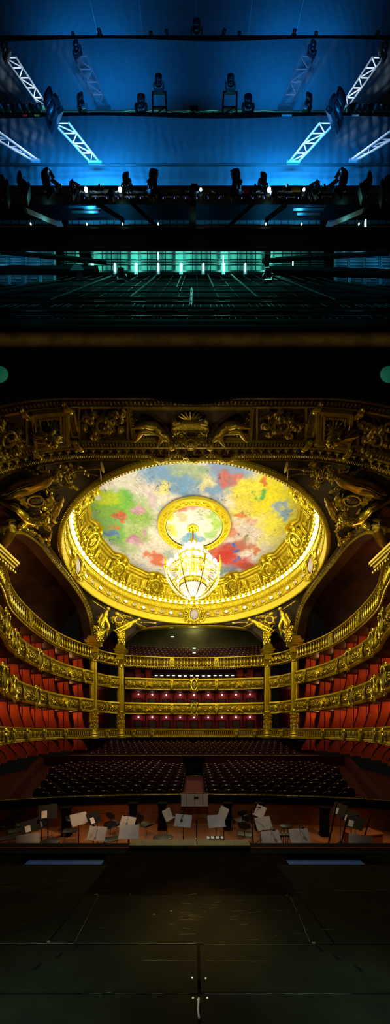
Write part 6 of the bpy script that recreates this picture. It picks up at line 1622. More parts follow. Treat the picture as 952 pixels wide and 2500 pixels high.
def soffit_panels():
    rng = random.Random(21)
    # central relief panel
    r = thing('relief_tableau', 'long dark gilded frame around the central relief on the proscenium soffit', 'panel', GS(466, 1030, 0))
    m = MB()
    for d, w_ in ((0, .09), (5, .05)):
        c = [(314 + d, 989 + d), (618 - d, 989 + d), (612 - d, 1071 - d), (325 + d, 1071 - d)]
        for a, b in zip(c, c[1:] + c[:1]): m.tube([GS(a[0] + (b[0] - a[0]) * t, a[1] + (b[1] - a[1]) * t, .06) for t in (0, .5, 1)], w_, 6)
    put(m, 'frame', M['gold_relief'], r); m = MB(); m.strip([[GS(x, y, .02) for y in (992, 1030, 1068)] for x in range(320, 616, 12)]); put(m, 'ground', M['brown'], r)
    r = thing('inscribed_cartouche', 'dark inscribed cartouche held by the two relief figures on the soffit', 'cartouche', GS(464, 1035, 0))
    m = MB(); m.strip([[GS(464 + 42 * (t * 2 - 1), 1032 + y + 4 * (2 * t - 1) ** 2, .25 + .18 * cos((y + 2) / 19 * 1.5)) for y in (-17, -12, -4, 4, 12, 18)] for t in [i / 16 for i in range(17)]]); put(m, 'face', M['gold_relief'], r, 60)
    m = MB(); m.tube([GS(464 + 44 * cos(a), 1031 + 19 * sin(a), .32) for a in [2 * pi * i / 30 for i in range(30)]], .075, 6, closed=True)
    for k in range(9): m.tube([GS(464, 1012, .3), GS(464 + 30 * cos(pi + pi * k / 8), 1012 + 18 * sin(pi + pi * k / 8), .2)], [.06, .02], 5)
    for sg in (-1, 1): m.tube([GS(464 + sg * (36 - 12 * t * cos(t * 7)), 1013 - 8 * (1 - t) * sin(t * 7), .35) for t in [i / 14 for i in range(15)]], .07, 5)
    put(m, 'rim', M['gold_relief'], r, 60)
    def letters(txt, px, py, size, par, arc=0):
        cu = bpy.data.curves.new('letter', 'FONT'); cu.body = txt; cu.size = size; cu.align_x = 'CENTER'; cu.align_y = 'CENTER'; cu.extrude = .012
        to = bpy.data.objects.new('tmp', cu); COL.objects.link(to); dg = bpy.context.evaluated_depsgraph_get(); ev = to.evaluated_get(dg); me = ev.to_mesh(); c = GS(px, py, 0)
        q = MB(); q.add([(c.x - v.co.x, c.y + v.co.y, c.z - .47 + par - v.co.z) for v in me.vertices], [tuple(p.vertices) for p in me.polygons]); ev.to_mesh_clear(); bpy.data.objects.remove(to, do_unlink=True); bpy.data.curves.remove(cu)
        return q
    put(letters('MULCEDONUS', 464, 1034, .40, -.08), 'inscription', M['seat_wood'], r, 0)
    for sg, txt, lb in ((-1, 'VIVAX', 'left'), (1, 'MUSA', 'right')):
        X = lambda x: x if sg < 0 else 932 - x
        b = thing('inscribed_banner', 'gilded ribbon banner with carved letters at the %s end of the soffit relief' % lb, 'banner', GS(X(366), 1049, 0), 'ribbon banners of the soffit relief')
        m = MB(); m.strip([[GS(X(326 + 78 * t), 1061 - 13 * sin(t * 2.2) + y, .2 + .08 * sin(t * 6)) for y in (-13, -6, 1)] for t in [i / 14 for i in range(15)]]); put(m, 'ribbon', M['gold_old'], b, 60)
        put(letters(txt, X(370), 1043, .36, .15), 'letters', M['seat_wood'], b, 0)
    for sg, lb in ((-1, 'left'), (1, 'right')):
        G = lambda px, py, w: GS(px if sg < 0 else 932 - px, py, w)
        J = dict(pelvis=(382, 1026, .35), chest=(403, 1040, .45), neck=(411, 1049, .5), head=(417, 1058, .6), lsh=(410, 1040, .5), lel=(430, 1047, .55), lha=(446, 1056, .5), rsh=(400, 1046, .5), rel=(412, 1058, .45), rha=(424, 1064, .4),
                 lhip=(378, 1022, .35), lkn=(354, 1004, .6), lft=(331, 1028, .3), rhip=(378, 1031, .35), rkn=(346, 1026, .5), rft=(334, 1058, .3))
        r, j = figure(J, G, 2.3, 'relief_figure', 'gilded reclining winged figure at the %s of the inscribed cartouche' % lb, 'statue', M['gold_relief'], 'relief figures of the soffit')
        wing((398, 1044), (384, 1080), 9, G, M['gold_relief'], r, 8, .2); drape([(390, 1032), (378, 1028), (360, 1016), (348, 1018)], 4, G, M['gold_old'], r, 6, .15)
        m = MB(); rg = random.Random(9); garland(m, [GS((x if sg < 0 else 932 - x), y, .2) for x, y in ((322, 1006), (330, 1016), (326, 1040))], .12, rg, 12); tag(put(m, 'leaf_spray', M['gold_relief'], smooth=0), 'small gilded leaf spray at the %s end of the soffit relief' % lb, 'leaf spray')
    r = thing('cherub_mask', 'small gilded cherub head under the inscribed cartouche', 'mask', GS(466, 1055, .4)); R = Matrix.Rotation(pi, 3, 'X'); m = MB(); c = GS(466, 1054, .5)
    m.sph(c, (.22, .20, .26), 14, 10); m.sph(c + Vector((0, -.06, -.24)), (.05, .09, .06), 8, 5)
    for sg in (-1, 1): m.sph(c + Vector((sg * .09, .0, -.24)), (.04, .03, .03), 8, 5)
    m.sph(c + Vector((0, -.13, -.20)), (.07, .03, .03), 8, 5); put(m, 'face', M['gold_relief'], r)
    m = MB()
    for k in range(16): a = 2 * pi * k / 16; m.sph(c + Vector((.25 * cos(a), .22 * sin(a) + .04, .0)), .09, 8, 5)
    put(m, 'hair', M['gold_relief'], r)
    # square coffers with lion masks, scroll panels, pilaster strips: each side
    for sg, nm in ((-1, 'left'), (1, 'right')):
        X = lambda x: x if sg < 0 else 940 - x
        G = lambda px, py, w: GS(X(px), py, w)
        r = thing('star_coffer', 'square stepped coffer with star rays on the %s of the soffit' % nm, 'coffer', G(122, 1038, 0), 'star coffers of the soffit')
        m = MB()
        for k, (d, w_) in enumerate(((0, .11), (7, .08), (14, .06))):
            c = [(80 + d, 998 + d * .8), (163 - d, 998 + d * .8), (165 - d, 1078 - d * .8), (88 + d, 1078 - d * .8)]
            for a, b in zip(c, c[1:] + c[:1]): m.tube([G(a[0] + (b[0] - a[0]) * t, a[1] + (b[1] - a[1]) * t, .10 - k * .02) for t in (0, .5, 1)], w_, 6)
        put(m, 'frames', M['gold_relief'], r, 50)
        m = MB()
        for k in range(12): a = 2 * pi * k / 12 + .2; m.tube([G(122, 1038, .15), G(122 + 31 * cos(a), 1038 + 29 * sin(a), .05)], [.10, .015], 4)
        put(m, 'rays', M['gold_old'], r, 50)
        m = MB()
        for k in range(36):
            t = k / 36 * 4; i = int(t); f = t - i; cs = [(97, 1012), (147, 1012), (149, 1064), (104, 1064)]; a, b = cs[i], cs[(i + 1) % 4]; m.sph(G(a[0] + (b[0] - a[0]) * f, a[1] + (b[1] - a[1]) * f, .14), .05, 6, 4)
        put(m, 'beads', M['gold_pol'], r)
        for px, py in ((75, 1007), (151, 1003), (97, 1077), (170, 1073)):
            m = MB(); fn = lambda u, v, w: G(px + u * 45, py + v * 45, w + .08); rosette(m, 0, 0, .17, 8, .08, fn); put(m, 'corner_rosette', M['gold_relief'], r, 50)
        r = thing('lion_mask', 'gilded lion mask with mane in the %s star coffer' % nm, 'mask', G(122, 1040, .3), 'lion masks of the soffit'); m = MB(); c = G(124, 1042, .5)
        m.sph(c, (.34, .24, .30), 14, 10); m.sph(c + Vector((sg * -.16, .0, -.22)), (.17, .14, .14), 10, 7); m.sph(c + Vector((sg * -.22, 0, -.34)), (.06, .07, .05), 8, 5)
        for q in (-1, 1): m.sph(c + Vector((sg * -.04, q * .11, -.26)), (.06, .05, .05), 8, 5); m.sph(c + Vector((sg * .12, q * .2, -.14)), (.08, .08, .08), 8, 5)
        m.sph(c + Vector((sg * -.20, 0, -.16)), (.1, .16, .06), 8, 5); put(m, 'head', M['gold_pol'], r, 70)
        m = MB(); rg = random.Random(2)
        for k in range(26): a = rg.uniform(0, 2 * pi); q = rg.uniform(.25, .5); d = Vector((cos(a) * q * 1.3 + .25 * sg, sin(a) * q * .85, rg.uniform(.0, .15))); m.tube([c + d * .5, c + d, c + d * 1.25 + Vector((.05, .04, .05))], [.10, .08, .02], 5)
        put(m, 'mane', M['gold_relief'], r, 70)
        def panel(x0, x1, y0, y1, label, n, seed):
            t = thing('scrollwork_relief', label, 'panel', G((x0 + x1) / 2, (y0 + y1) / 2, 0), 'scrollwork panels of the soffit'); m = MB()
            c = [(x0, y0), (x1, y0), (x1, y1), (x0, y1)]
            for a, b in zip(c, c[1:] + c[:1]): m.tube([G(a[0] + (b[0] - a[0]) * q, a[1] + (b[1] - a[1]) * q, .05) for q in (0, .5, 1)], .06, 5)
            put(m, 'frame', M['gold_relief'], t); m = MB(); rg = random.Random(seed)
            for k in range(n):
                cx, cy = rg.uniform(x0 + 10, x1 - 10), rg.uniform(y0 + 10, y1 - 10); rr = rg.uniform(5, 13); hd = rg.choice((-1, 1)); a0 = rg.uniform(0, 6)
                m.tube([G(cx + rr * (1 - .88 * q) * cos(a0 + hd * q * 9), cy + rr * .9 * (1 - .88 * q) * sin(a0 + hd * q * 9), .12 + .10 * q) for q in [i / 16 for i in range(17)]], [.075 * (1 - .5 * i / 16) for i in range(17)], 5); m.sph(G(cx, cy, .2), .09, 8, 5)
                for j in range(3):
                    fn = lambda u, v, w: G(cx + u * 45, cy + v * 45, w + .06); leaf(m, .1 * cos(j * 2 + a0), .1 * sin(j * 2 + a0), j * 2.1 + a0, .34, .13, .11, 1.0 * hd, fn)
            m2 = MB(); cx, cy = (x0 + x1) / 2, (y0 + y1) / 2; fn = lambda u, v, w: G(cx + u * 45, cy + v * 45, w + .10); rosette(m2, 0, 0, .26, 10, .14, fn); m2.tube([G(cx + 17 * cos(2 * pi * i / 24), cy + 16 * sin(2 * pi * i / 24), .16) for i in range(24)], .07, 6, closed=True)
            for k in range(10): a = k * .63; fn = lambda u, v, w: G(cx + u * 45, cy + v * 45, w + .08); leaf(m2, .45 * cos(a), .45 * sin(a), a + .8, .4, .16, .12, .8, fn)
            m.merge(m2); o = put(m, 'scrollwork', M['gold_relief'], t, 50)
        panel(193, 312, 990, 1072, 'panel of swirling gilded scrolls between the %s coffer and the central relief' % nm, 15, 5 + sg)
        panel(-20, 66, 990, 1090, 'panel of large gilded shells and scrolls at the far %s of the soffit' % nm, 13, 9 + sg)
        t = thing('soffit_pilaster', 'narrow framed pilaster panel beside the %s star coffer' % nm, 'pilaster', G(176, 1035, 0), 'pilasters of the soffit'); m = MB(); c = [(163, 1008), (182, 1008), (194, 1062), (176, 1062)]
        for a, b in zip(c, c[1:] + c[:1]): m.tube([G(*a, .05), G(*b, .05)], .06, 5)
        m.tube([G(172 + 10 * cos(pi + pi * i / 10), 1007 + 9 * sin(pi + pi * i / 10), .06) for i in range(11)], .05, 5); put(m, 'frame', M['gold_relief'], t)
        m = MB(); m.strip([[G(x, y, .03) for x, y in row] for row in (((166, 1011), (172, 1011), (180, 1011)), ((178, 1059), (184, 1059), (191, 1059)))]); put(m, 'ground', M['gold_old'], t)
        for px, py, lb in ((162, 985, 'upper'), (60, 990, 'outer upper'), (90, 1088, 'lower'), (190, 1080, 'inner lower')):
            t = thing('scroll_bracket', '%s ribbed gilded scroll bracket around the %s star coffer' % (lb, nm), 'bracket', G(px, py, .1), 'scroll brackets of the soffit'); m = MB()
            for k in range(3): m.tube([G(px + (k - 1) * 4 + 7 * (t_ - .5) * 2, py + 9 * (t_ - .5) * 2, .12 + .12 * sin(pi * t_)) for t_ in [i / 8 for i in range(9)]], .07, 6)
            put(m, 'ribs', M['gold_relief'], t); m = MB(); m.sph(G(px + 7, py + 9, .16), (.14, .14, .1), 8, 5); m.sph(G(px - 7, py - 9, .16), (.11, .11, .1), 8, 5); put(m, 'volutes', M['gold_pol'], t)
vaults(); soffit_panels()
# ================================================================== FLY LOFT
def zY(py, Y): return EYE + (HY - py) / FPX * Y
def xY(px, Y): return (px - CX) / FPX * Y

def fly():
    # ---- header, beam and proscenium wall (black)
    m = MB(); m.box((0, 11.25, EYE + 22.6), (30, .3, 16.8)); struct(m, 'wall_proscenium', M['void'], 0)
    for s, nm in ((-1, 'left'), (1, 'right')):
        m = MB(); m.box((s * 13.2, 6.5, EYE + 12), (.3, 12, 40)); struct(m, 'wall_stage_' + nm, M['void'], 0)
    m = MB(); m.strip([[(-14, 10.6, zY(848, 10.6)), (14, 10.6, zY(848, 10.6))], [(-14, 10.6, zY(967, 10.6)), (14, 10.6, zY(967, 10.6))]]); 
    r = thing('house_border', 'wide black cloth header hanging over the proscenium opening', 'header', (0, 10.6, zY(967, 10.6)))
    m = MB(); zb = zY(964, 10.6)
    m.strip([[(x, 10.6, zY(840, 10.6)), (x, 10.62, (zY(840, 10.6) + zb) / 2), (x, 10.6, zb - .26 * (max(0, 1 - (x / 1.75) ** 2) ** 1.3 if abs(x) < 1.75 else 0)), (x, 10.7, zb - .26 * (max(0, 1 - (x / 1.75) ** 2) ** 1.3 if abs(x) < 1.75 else 0)), (x, 10.75, zY(840, 10.6))] for x in [-14 + i * .25 for i in range(113)]], closed_prof=True, caps=True)
    put(m, 'cloth', M['void'], r, 50)
    m = MB()
    for z, h in ((880, .015), (950, .012)): m.box((0, 10.585, zY(z, 10.585)), (28, .02, h))
    put(m, 'seam', M['black'], r, 0)
    r = thing('header_beam', 'dim brown painted beam running across above the black header', 'beam', (0, 9.2, zY(849, 9.2)))
    m = MB(); m.box((0, 9.215, (zY(808, 9.2) + zY(849, 9.2)) / 2), (26, .03, zY(808, 9.2) - zY(849, 9.2))); put(m, 'board', M['brown_beam'], r, 0)
    m = MB(); m.box((0, 9.215, zY(850, 9.2)), (26, .05, .02)); m.box((0, 9.215, zY(807.5, 9.2)), (26, .05, .02)); put(m, 'edge_batten', M['black'], r, 0)
    for s, nm in ((-1, 'left'), (1, 'right')):  # added glowing discs stand in for soft green glare at the edges
        c = P(474 + s * 474, 915, 10.4); t = thing('glow_disc', 'dim green round glow disc at the %s edge of the black header' % nm, 'lamp', c, 'green glow discs')
        q = MB(); q.lathe([(.0, .14), (.13, .12), (.25, .07), (.32, 0)], c, 24, Matrix.Rotation(radians(90), 3, 'X')); put(q, 'glass', M['green_glow'], t)
        q = MB(); q.lathe([(.32, .01), (.34, .0), (.34, -.05), (.0, -.06)], c, 24, Matrix.Rotation(radians(90), 3, 'X')); put(q, 'backplate', M['void'], t)
    # ---- border cloths
    def cloth(name, lb, Y, ptop, pbot, edge):
        r = thing('border_cloth', lb, 'cloth', (0, Y, zY(pbot, Y)), 'grey border cloths in the fly loft')
        z0, z1 = zY(pbot, Y), zY(ptop, Y); m = MB()
        m.grid(lambda a, b: ((a - .5) * 24, Y + .03 * sin(a * 60) * (1 - b) + .02 * sin(a * 23 + 2), z0 + (z1 - z0) * b), 160, 4); m.grid(lambda a, b: ((a - .5) * 24, Y + .05 + .02 * sin(a * 60), z0 + (z1 - z0) * b), 2, 1)
        put(m, 'cloth', M['cloth'], r, 60)
        m = MB(); m.box((0, Y, z1 + .005), (24, .07, .05)); put(m, 'black_hem', M['void'], r, 0)
    cloth('c', 'farthest blue lit border cloth at the top of the fly loft', 9.1, -60, 150, 0)
    cloth('b', 'middle blue lit border cloth with the tall trusses before it', 8.45, 95.5, 330, 0)
    cloth('a', 'nearest blue lit border cloth above the lighting bridge', 7.8, 284, 545, 0)
    # ---- bars
    def bar(py, Y, rad, label, mt, x0=-12, x1=12):
        m = MB(); m.tube([(x0, Y, zY(py, Y)), (x1, Y, zY(py, Y))], rad, 8); tag(put(m, 'flying_bar', mt), label, 'bar', 'flying bars')
    bar(272, 8.2, .022, 'bright steel bar close above the nearest border cloth, upper one', M['steel']); bar(277, 8.15, .016, 'bright steel bar close above the nearest border cloth, lower one', M['steel'])
    bar(404, 7.55, .010, 'thin bar across the nearest cloth below the slanting trusses', M['grid_metal']); bar(400, 7.6, .006, 'hair thin cable bar just above the thin bar on the nearest cloth', M['grid_metal'])
    bar(457, 7.2, .020, 'pale upper rail of the lighting bridge', M['steel']); bar(462, 7.2, .024, 'pale middle rail of the lighting bridge', M['steel']); bar(491, 7.0, .020, 'blue lit lower rail of the lighting bridge', M['steel'])
    # ---- ladders / trusses
    def truss(p0, p1, Y0, Y1, wpx, mt, lb, n):
        """slanting ladder truss: p0 upper pixel, p1 lower pixel"""
        a, b = P(*p0, Y0), P(*p1, Y1); w0, w1 = wpx
        side = Vector((1, 0, 0)); r = thing('ladder_truss', lb, 'truss', b, 'ladder trusses in the fly loft')
        A = [a - side * (w0 / FPX * Y0 / 2), a + side * (w0 / FPX * Y0 / 2)]; B_ = [b - side * (w1 / FPX * Y1 / 2), b + side * (w1 / FPX * Y1 / 2)]
        for k in range(2):
            m = MB(); m.tube([A[k], B_[k]], .021, 8); put(m, 'chord', mt, r)
        m = MB()
        for i in range(n + 1):
            t = i / n; m.tube([A[0].lerp(B_[0], t), A[1].lerp(B_[1], t)], .009, 6)
            if i < n:
                k = i % 2; m.tube([A[k].lerp(B_[k], t), A[1 - k].lerp(B_[1 - k], t + 1 / n)], .011, 6)
        put(m, 'lacing', mt, r)
        m = MB(); m.box(b, (w1 / FPX * Y1 * 1.5, .05, .03)); put(m, 'foot_plate', mt, r, 0)
        return a, b
    T = []
    for s, nm in ((-1, 'left'), (1, 'right')):
        X = lambda x: x if s < 0 else 948 - x
        T.append(truss((X(26), 141), (X(108), 262), 7.95, 8.15, (27, 18), M['truss'], 'bright white ladder truss at the outer %s of the middle cloth' % nm, 5))
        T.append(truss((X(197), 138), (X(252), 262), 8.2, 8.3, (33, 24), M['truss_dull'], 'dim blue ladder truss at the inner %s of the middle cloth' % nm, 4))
        T.append(truss((X(150), 301), (X(232), 397), 7.35, 7.6, (36, 22), M['truss'], 'pale ladder truss slanting down the %s of the nearest cloth' % nm, 4))
        T.append(truss((X(-22), 322), (X(86), 392), 7.3, 7.6, (38, 14), M['truss'], 'bright ladder truss cut by the %s edge of the picture' % nm, 4))
    # ---- suspension cables at the top
    for x0, y0, x1, lb in ((237, 78, 211, 'leftmost pale suspension cable'), (349, 93, 336, 'second pale suspension cable from the left'), (479, 60, 479, 'middle pale suspension cable'), (605, 93, 620, 'second pale suspension cable from the right'), (724, 78, 750, 'rightmost pale suspension cable')):
        a = P(x0, y0, 8.8); b = P(x1, -40, 8.9); m = MB(); m.tube([a, b], .008, 5); m.sph(a, .022, 6, 4)
        tag(put(m, 'suspension_cable', M['wire_white']), lb + ' against the farthest cloth', 'cable', 'suspension cables')
    # ---- moving head lamps
    def make_mover():
        r = thing('moving_head_lamp', 'x', 'stage lamp')
        m = MB(); m.box((0, 0, .10), (.40, .34, .16)); m.box((0, 0, .19), (.34, .28, .04)); m.tube([(-.22, 0, .07), (-.26, 0, .10), (-.22, 0, .14)], .015, 5); m.tube([(.22, 0, .07), (.26, 0, .10), (.22, 0, .14)], .015, 5); put(m, 'base', M['lamp_black'], r, 30)
        for s in (-1, 1):
            m = MB(); m.strip([[(s * (.20 + .03 * sin(pi * t)) + dx, dy * (1 - .35 * t), .2 + .36 * t) for dx, dy in ((-.03, -.1), (.03, -.1), (.03, .1), (-.03, .1))] for t in (0, .3, .6, 1)], closed_prof=True, caps=True); put(m, 'yoke_arm', M['lamp_black'], r, 40)
        R = Matrix.Rotation(radians(-18), 3, 'X'); m = MB()
        m.lathe([(.0, -.26), (.11, -.25), (.15, -.19), (.155, -.05), (.13, -.02), (.155, .02), (.165, .2), (.16, .32), (.14, .36), (.12, .36), (.11, .34)], (0, 0, .55), 20, R)
        for k in range(10): a = 2 * pi * k / 10; m.box(Vector((0, 0, .55)) + R @ Vector((.155 * cos(a), .155 * sin(a), -.12)), (.02, .02, .12), R)
        put(m, 'head', M['lamp_black'], r, 40)
        m = MB(); m.lathe([(.12, .34), (.09, .37), (.05, .385), (.0, .39)], (0, 0, .55), 16, R); put(m, 'lens', M['lens'], r)
        m = MB(); m.tube([(.12, .1, .2), (.22, .16, .35), (.16, .14, .55), (.06, .1, .45)], .009, 5); put(m, 'cable', M['cable'], r)
        return r
    mv0 = make_mover()
    for ch in mv0.children:                  # compact lamp bodies
        for v in ch.data.vertices: v.co.z *= .52; v.co.x *= 1.3; v.co.y *= 1.15
    G_ = 'moving head lamps in the fly loft'
    def mover(px, py, Y, hpx, lean, yaw, lb, roll=62):
        o = copy_tree(mv0); k = hpx / FPX * Y / 1.0
        o.location = P(px, py, Y); o.scale = (k, k, k)
        o.rotation_euler = (Matrix.Rotation(radians(roll), 3, 'X') @ Matrix.Rotation(radians(lean), 3, 'Y') @ Matrix.Rotation(radians(yaw), 3, 'Z')).to_euler(); tag(o, lb, 'stage lamp', G_)
    for px, py, hp, lean, yaw, lb in ((181, 97, 18, 0, 20, 'small lamp farthest left on the top bar'), (246, 97, 24, 0, 60, 'lamp with cable on the top bar, left of centre'), (369, 97, 19, 0, 0, 'small round lamp left of the big centre lamp on the top bar'), (407, 97, 22, 10, 80, 'tilted lamp just left of the big centre lamp'),
                                  (480, 97, 42, 0, 0, 'big lamp in the middle of the top bar'), (545, 97, 23, 0, -70, 'lamp just right of the big centre lamp'), (584, 97, 19, 0, 0, 'small round lamp right of the big centre lamp on the top bar'), (715, 97, 23, 0, -60, 'lamp with cable on the top bar, right of centre'), (769, 97, 19, 0, 0, 'small lamp right of the cabled one on the top bar'), (917, 97, 20, 0, -20, 'small lamp farthest right on the top bar')):
        mover(px, py + 4, 8.75, hp * 1.05, lean, yaw, 'black ' + lb)
    for s, nm in ((-1, 'left'), (1, 'right')):
        X = lambda x: x if s < 0 else 950 - x
        mover(X(192), 140, 8.1, 34, -s * -14, s * 10, 'silvery lamp head on the inner %s truss of the middle cloth' % nm)
        mover(X(22), 143, 7.9, 38, -s * -34, s * 20, 'dark lamp head on the outer %s truss of the middle cloth' % nm)
        mover(X(388), 228, 8.0, 40, 0, s * 8, 'tall black lamp on a small stand, %s of the centre' % nm)
        mover(X(346), 283, 7.95, 46, 0, s * 20, 'black lamp beside the stand lamp on the %s' % nm)
        mover(X(204), 280, 8.0, 44, s * 18, s * 60, 'lamp with bright edges low on the middle cloth, %s side' % nm)
        mover(X(142), 301, 7.15, 72, s * 34, s * 25, 'large lamp on top of the %s nearest cloth truss' % nm)
        mover(X(312), 468, 6.75, 44, s * 14, s * 40, 'round dark lamp on the lighting bridge, inner %s' % nm)
        mover(X(374), 476, 6.7, 60, 0, s * 70, 'bulky dark lamp on the lighting bridge near the centre, %s' % nm)
        mover(X(128), 480, 6.7, 62, s * 26, s * 80, 'lamp with bright flap on the lighting bridge, outer %s' % nm)
        mover(X(72), 478, 6.6, 56, s * 50, s * 60, 'dark lamp stack at the %s end of the lighting bridge' % nm)
        mover(X(22), 478, 6.6, 60, s * 60, s * 40, 'dark lamp at the far %s edge of the lighting bridge' % nm)
        mover(X(185), 478, 6.7, 36, s * 35, s * 60, 'slanted lamp between the outer lamps and the glowing one, %s' % nm)
        mover(X(298), 690, 8.9, 40, 0, s * 10, 'black lamp before the lit gallery windows, %s one' % nm)
        # stand frames under the two tall lamps
        r = thing('lamp_stand', 'black ladder stand carrying the tall lamp %s of the centre' % nm, 'stand', P(X(393), 284, 8.0), 'ladder stands of the fly loft'); m = MB()
        for q in (-1, 1): m.tube([P(X(393) + q * 17 - s * -3, 284, 8.0), P(X(388) + q * 16, 226, 8.0)], .028, 6)
        put(m, 'leg', M['lamp_black'], r); m = MB()
        for t in (.02, .36, .98):
            m = MB(); m.tube([P(X(393 - 5 * t) - 17, 284 - 58 * t, 8.0), P(X(393 - 5 * t) + 17, 284 - 58 * t, 8.0)], .024, 6); put(m, 'rung', M['lamp_black'], r)
        m = MB(); m.tube([P(X(393) - 16, 282, 8.0), P(X(391) + 16, 262, 8.0)], .02, 6); put(m, 'brace', M['lamp_black'], r)
        # bright barn-door flaps
        for k, (px, py, dx, dy, lb) in enumerate(((124, 424, 6, 10, 'upright'), (136, 447, 11, 9, 'slanting'), (200, 250, 5, 16, 'tall'), (212, 262, 4, 12, 'narrow'), (184, 448, 9, 5, 'flat'), (176, 450, 5, 8, 'small slanting'))):
            c = P(X(px), py, 6.55 if py > 400 else 7.85); m = MB(); u = Vector((s * -dx, 0, -dy)) / FPX * 7; v = Vector((s * -dy * .35, .1, dx * .35)) / FPX * 7
            m.strip([[c - u - v, c - u + v], [c + u - v, c + u + v], [c + u + v * .9 + Vector((0, .01, 0)), c + u - v * .9 + Vector((0, .01, 0))]]); tag(put(m, 'barn_door_flap', M['truss'], smooth=0), '%s bright metal flap of a %s lamp, %s' % (lb, nm, 'on the bridge' if py > 400 else 'before the middle cloth'), 'lamp flap', 'bright barn door flaps')
        # row of par cans low at the sides
        for k in range(7):
            px = X(8 + k * 15); o = P(px, 281, 7.95); r = thing('par_lamp', 'small par lamp low at the %s side, %s from the edge' % (nm, ORD[k]), 'stage lamp', o, 'par lamps low at the sides'); m = MB(); Rr = Matrix.Rotation(radians(62), 3, 'X') @ Matrix.Rotation(radians(20 * (k % 3 - 1)), 3, 'Y')
            m.lathe([(.0, -.03), (.07, -.025), (.11, .02), (.12, .10), (.10, .11)], o + Vector((0, 0, .04)), 12, Rr); put(m, 'can', M['lamp_black'], r); m = MB(); m.lathe([(.1, .10), (.05, .115), (0, .12)], o + Vector((0, 0, .04)), 12, Rr); put(m, 'lens', M['lens'], r)
            m = MB(); m.tube([o + Vector((-.13, 0, .08)), o + Vector((-.12, 0, 0)), o + Vector((.12, 0, 0)), o + Vector((.13, 0, .08))], .012, 5); put(m, 'yoke', M['truss_dull'], r)
    kill(mv0)
    for k, (px, w_, mt) in enumerate(((90, 12, 'tape'), (822, 26, 'tape'), (700, 24, 'gallery_panel'), (60, 10, 'red_line'), (780, 12, 'red_line'), (868, 16, 'gallery_panel'))):
        m = MB(); c = P(px, 281, 7.74); m.box(c, (w_ / FPX * 7.8, .02, .03)); tag(put(m, 'tape_mark', M[mt], smooth=0), ('%s tape strip on the hem of the nearest cloth, %s' % ({'tape': 'yellow', 'gallery_panel': 'pale', 'red_line': 'red'}[mt], 'left' if px < 474 else 'right')) + (' part' if w_ > 16 else ' end'), 'tape')
    # cable loom and pipe bundle at hem of nearest cloth
    m = MB(); rng = random.Random(8)
    for k in range(9): y = 272 + rng.uniform(-4, 6); x = rng.uniform(200, 600); m.tube([P(x + i * 22, y + rng.uniform(-2, 2), 8.1) for i in range(5)], .008, 4)
    tag(put(m, 'cable_loom', M['cable']), 'thin pale cables strung along the bar above the nearest cloth', 'cables', kind='stuff')
    r = thing('junction_box', 'small cluttered junction box at the middle of the steel bars', 'junction box', P(473, 274, 8.1)); m = MB(); m.box(P(473, 274, 8.1), (.24, .1, .16)); put(m, 'box', M['lamp_black'], r, 0); m = MB()
    for k in range(6): m.tube([P(462 + k * 4, 268 + (k % 3) * 5, 8.0), P(468 + k * 5, 272 + (k % 2) * 6, 7.98)], .010, 4)
    put(m, 'clamp', M['steel'], r)

    # ---- lighting bridge
    r = thing('lighting_bridge', 'dark lighting bridge with trays of cables spanning the fly loft', 'lighting bridge', (0, 7.0, zY(490, 7.0)))
    m = MB()
    for py, h, Y in ((468, .07, 7.1), (486, .05, 6.95)): m.box((0, Y, zY(py, Y)), (18, .12, h))
    put(m, 'beam', M['black_metal'], r, 0)
    m = MB(); m.box((0, 7.35, zY(478, 7.35)), (18, .06, .32)); put(m, 'back_tray', M['navy_beam'], r, 0)
    for k, px in enumerate((185, 272, 372, 470, 568, 668, 765)):
        m = MB(); m.lathe([(.0, -.05), (.09, -.05), (.10, .02), (.06, .05), (.0, .05)], P(px, 476, 6.85), 14, Matrix.Rotation(radians(90), 3, 'X')); put(m, 'round_fitting', M['lamp_black'], r)
    for k, px in enumerate((60, 150, 244, 322, 474, 622, 700, 790, 880)):
        m = MB(); m.box(P(px, 474, 6.98), (.05 if px != 474 else .16, .1, .34)); put(m, 'upright', M['black_metal'], r, 0)
    m = MB(); rng = random.Random(14)
    for k in range(60):
        px = rng.uniform(170, 790); m.tube([P(px + i * rng.uniform(3, 9), 474 + 7 * sin(i * 1.3 + k) + rng.uniform(-2, 2), 6.9) for i in range(6)], .009, 4)
    o = put(m, 'cable_tangle', M['cable'], r); o['kind'] = 'stuff'
    for k in range(22):
        px = 178 + k * 27.5; m = MB(); m.box(P(px, 483, 6.88), (.016, .012, .012)); put(m, 'pilot_light', M['blue_pilot'], r, 0)
    for px, w_, mt in ((700, 12, 'red_line'), (722, 24, 'tape'), (262, 20, 'tape'), (430, 22, 'tape'), (600, 16, 'red_line')):
        m = MB(); m.box(P(px, 463.5 if px > 650 else 467, 6.98), (w_ / FPX * 7, .02, .07)); put(m, 'tape_strip', M[mt], r, 0)
    for px, lb in ((210, 'outer left'), (293, 'inner left'), (490, 'centre'), (657, 'inner right'), (742, 'outer right')):
        sz = .045 if px not in (490, 742) else .028; c = P(px, 463, 6.8)
        t = thing('bridge_led_lamp', 'glaring white LED lamp on the lighting bridge, %s' % lb, 'lamp', c, 'glaring lamps of the lighting bridge'); m = MB(); m.sph(c, (sz, sz * .7, sz), 12, 8); put(m, 'emitter', M['led_on'], t)
        m = MB(); m.lathe([(.0, .06), (sz + .03, .05), (sz + .035, 0), (sz + .015, -.01)], c + Vector((0, .05, 0)), 14, Matrix.Rotation(radians(-90), 3, 'X')); put(m, 'housing', M['lamp_black'], t)
    # ---- under the bridge: dark deck, slanting braces, strip of lit gallery
    m = MB(); m.box((0, 7.75, zY(520, 7.75)), (22, .06, .72)); tag(put(m, 'dark_catwalk', M['void'], smooth=0), 'dark catwalk deck below the lighting bridge', 'catwalk')
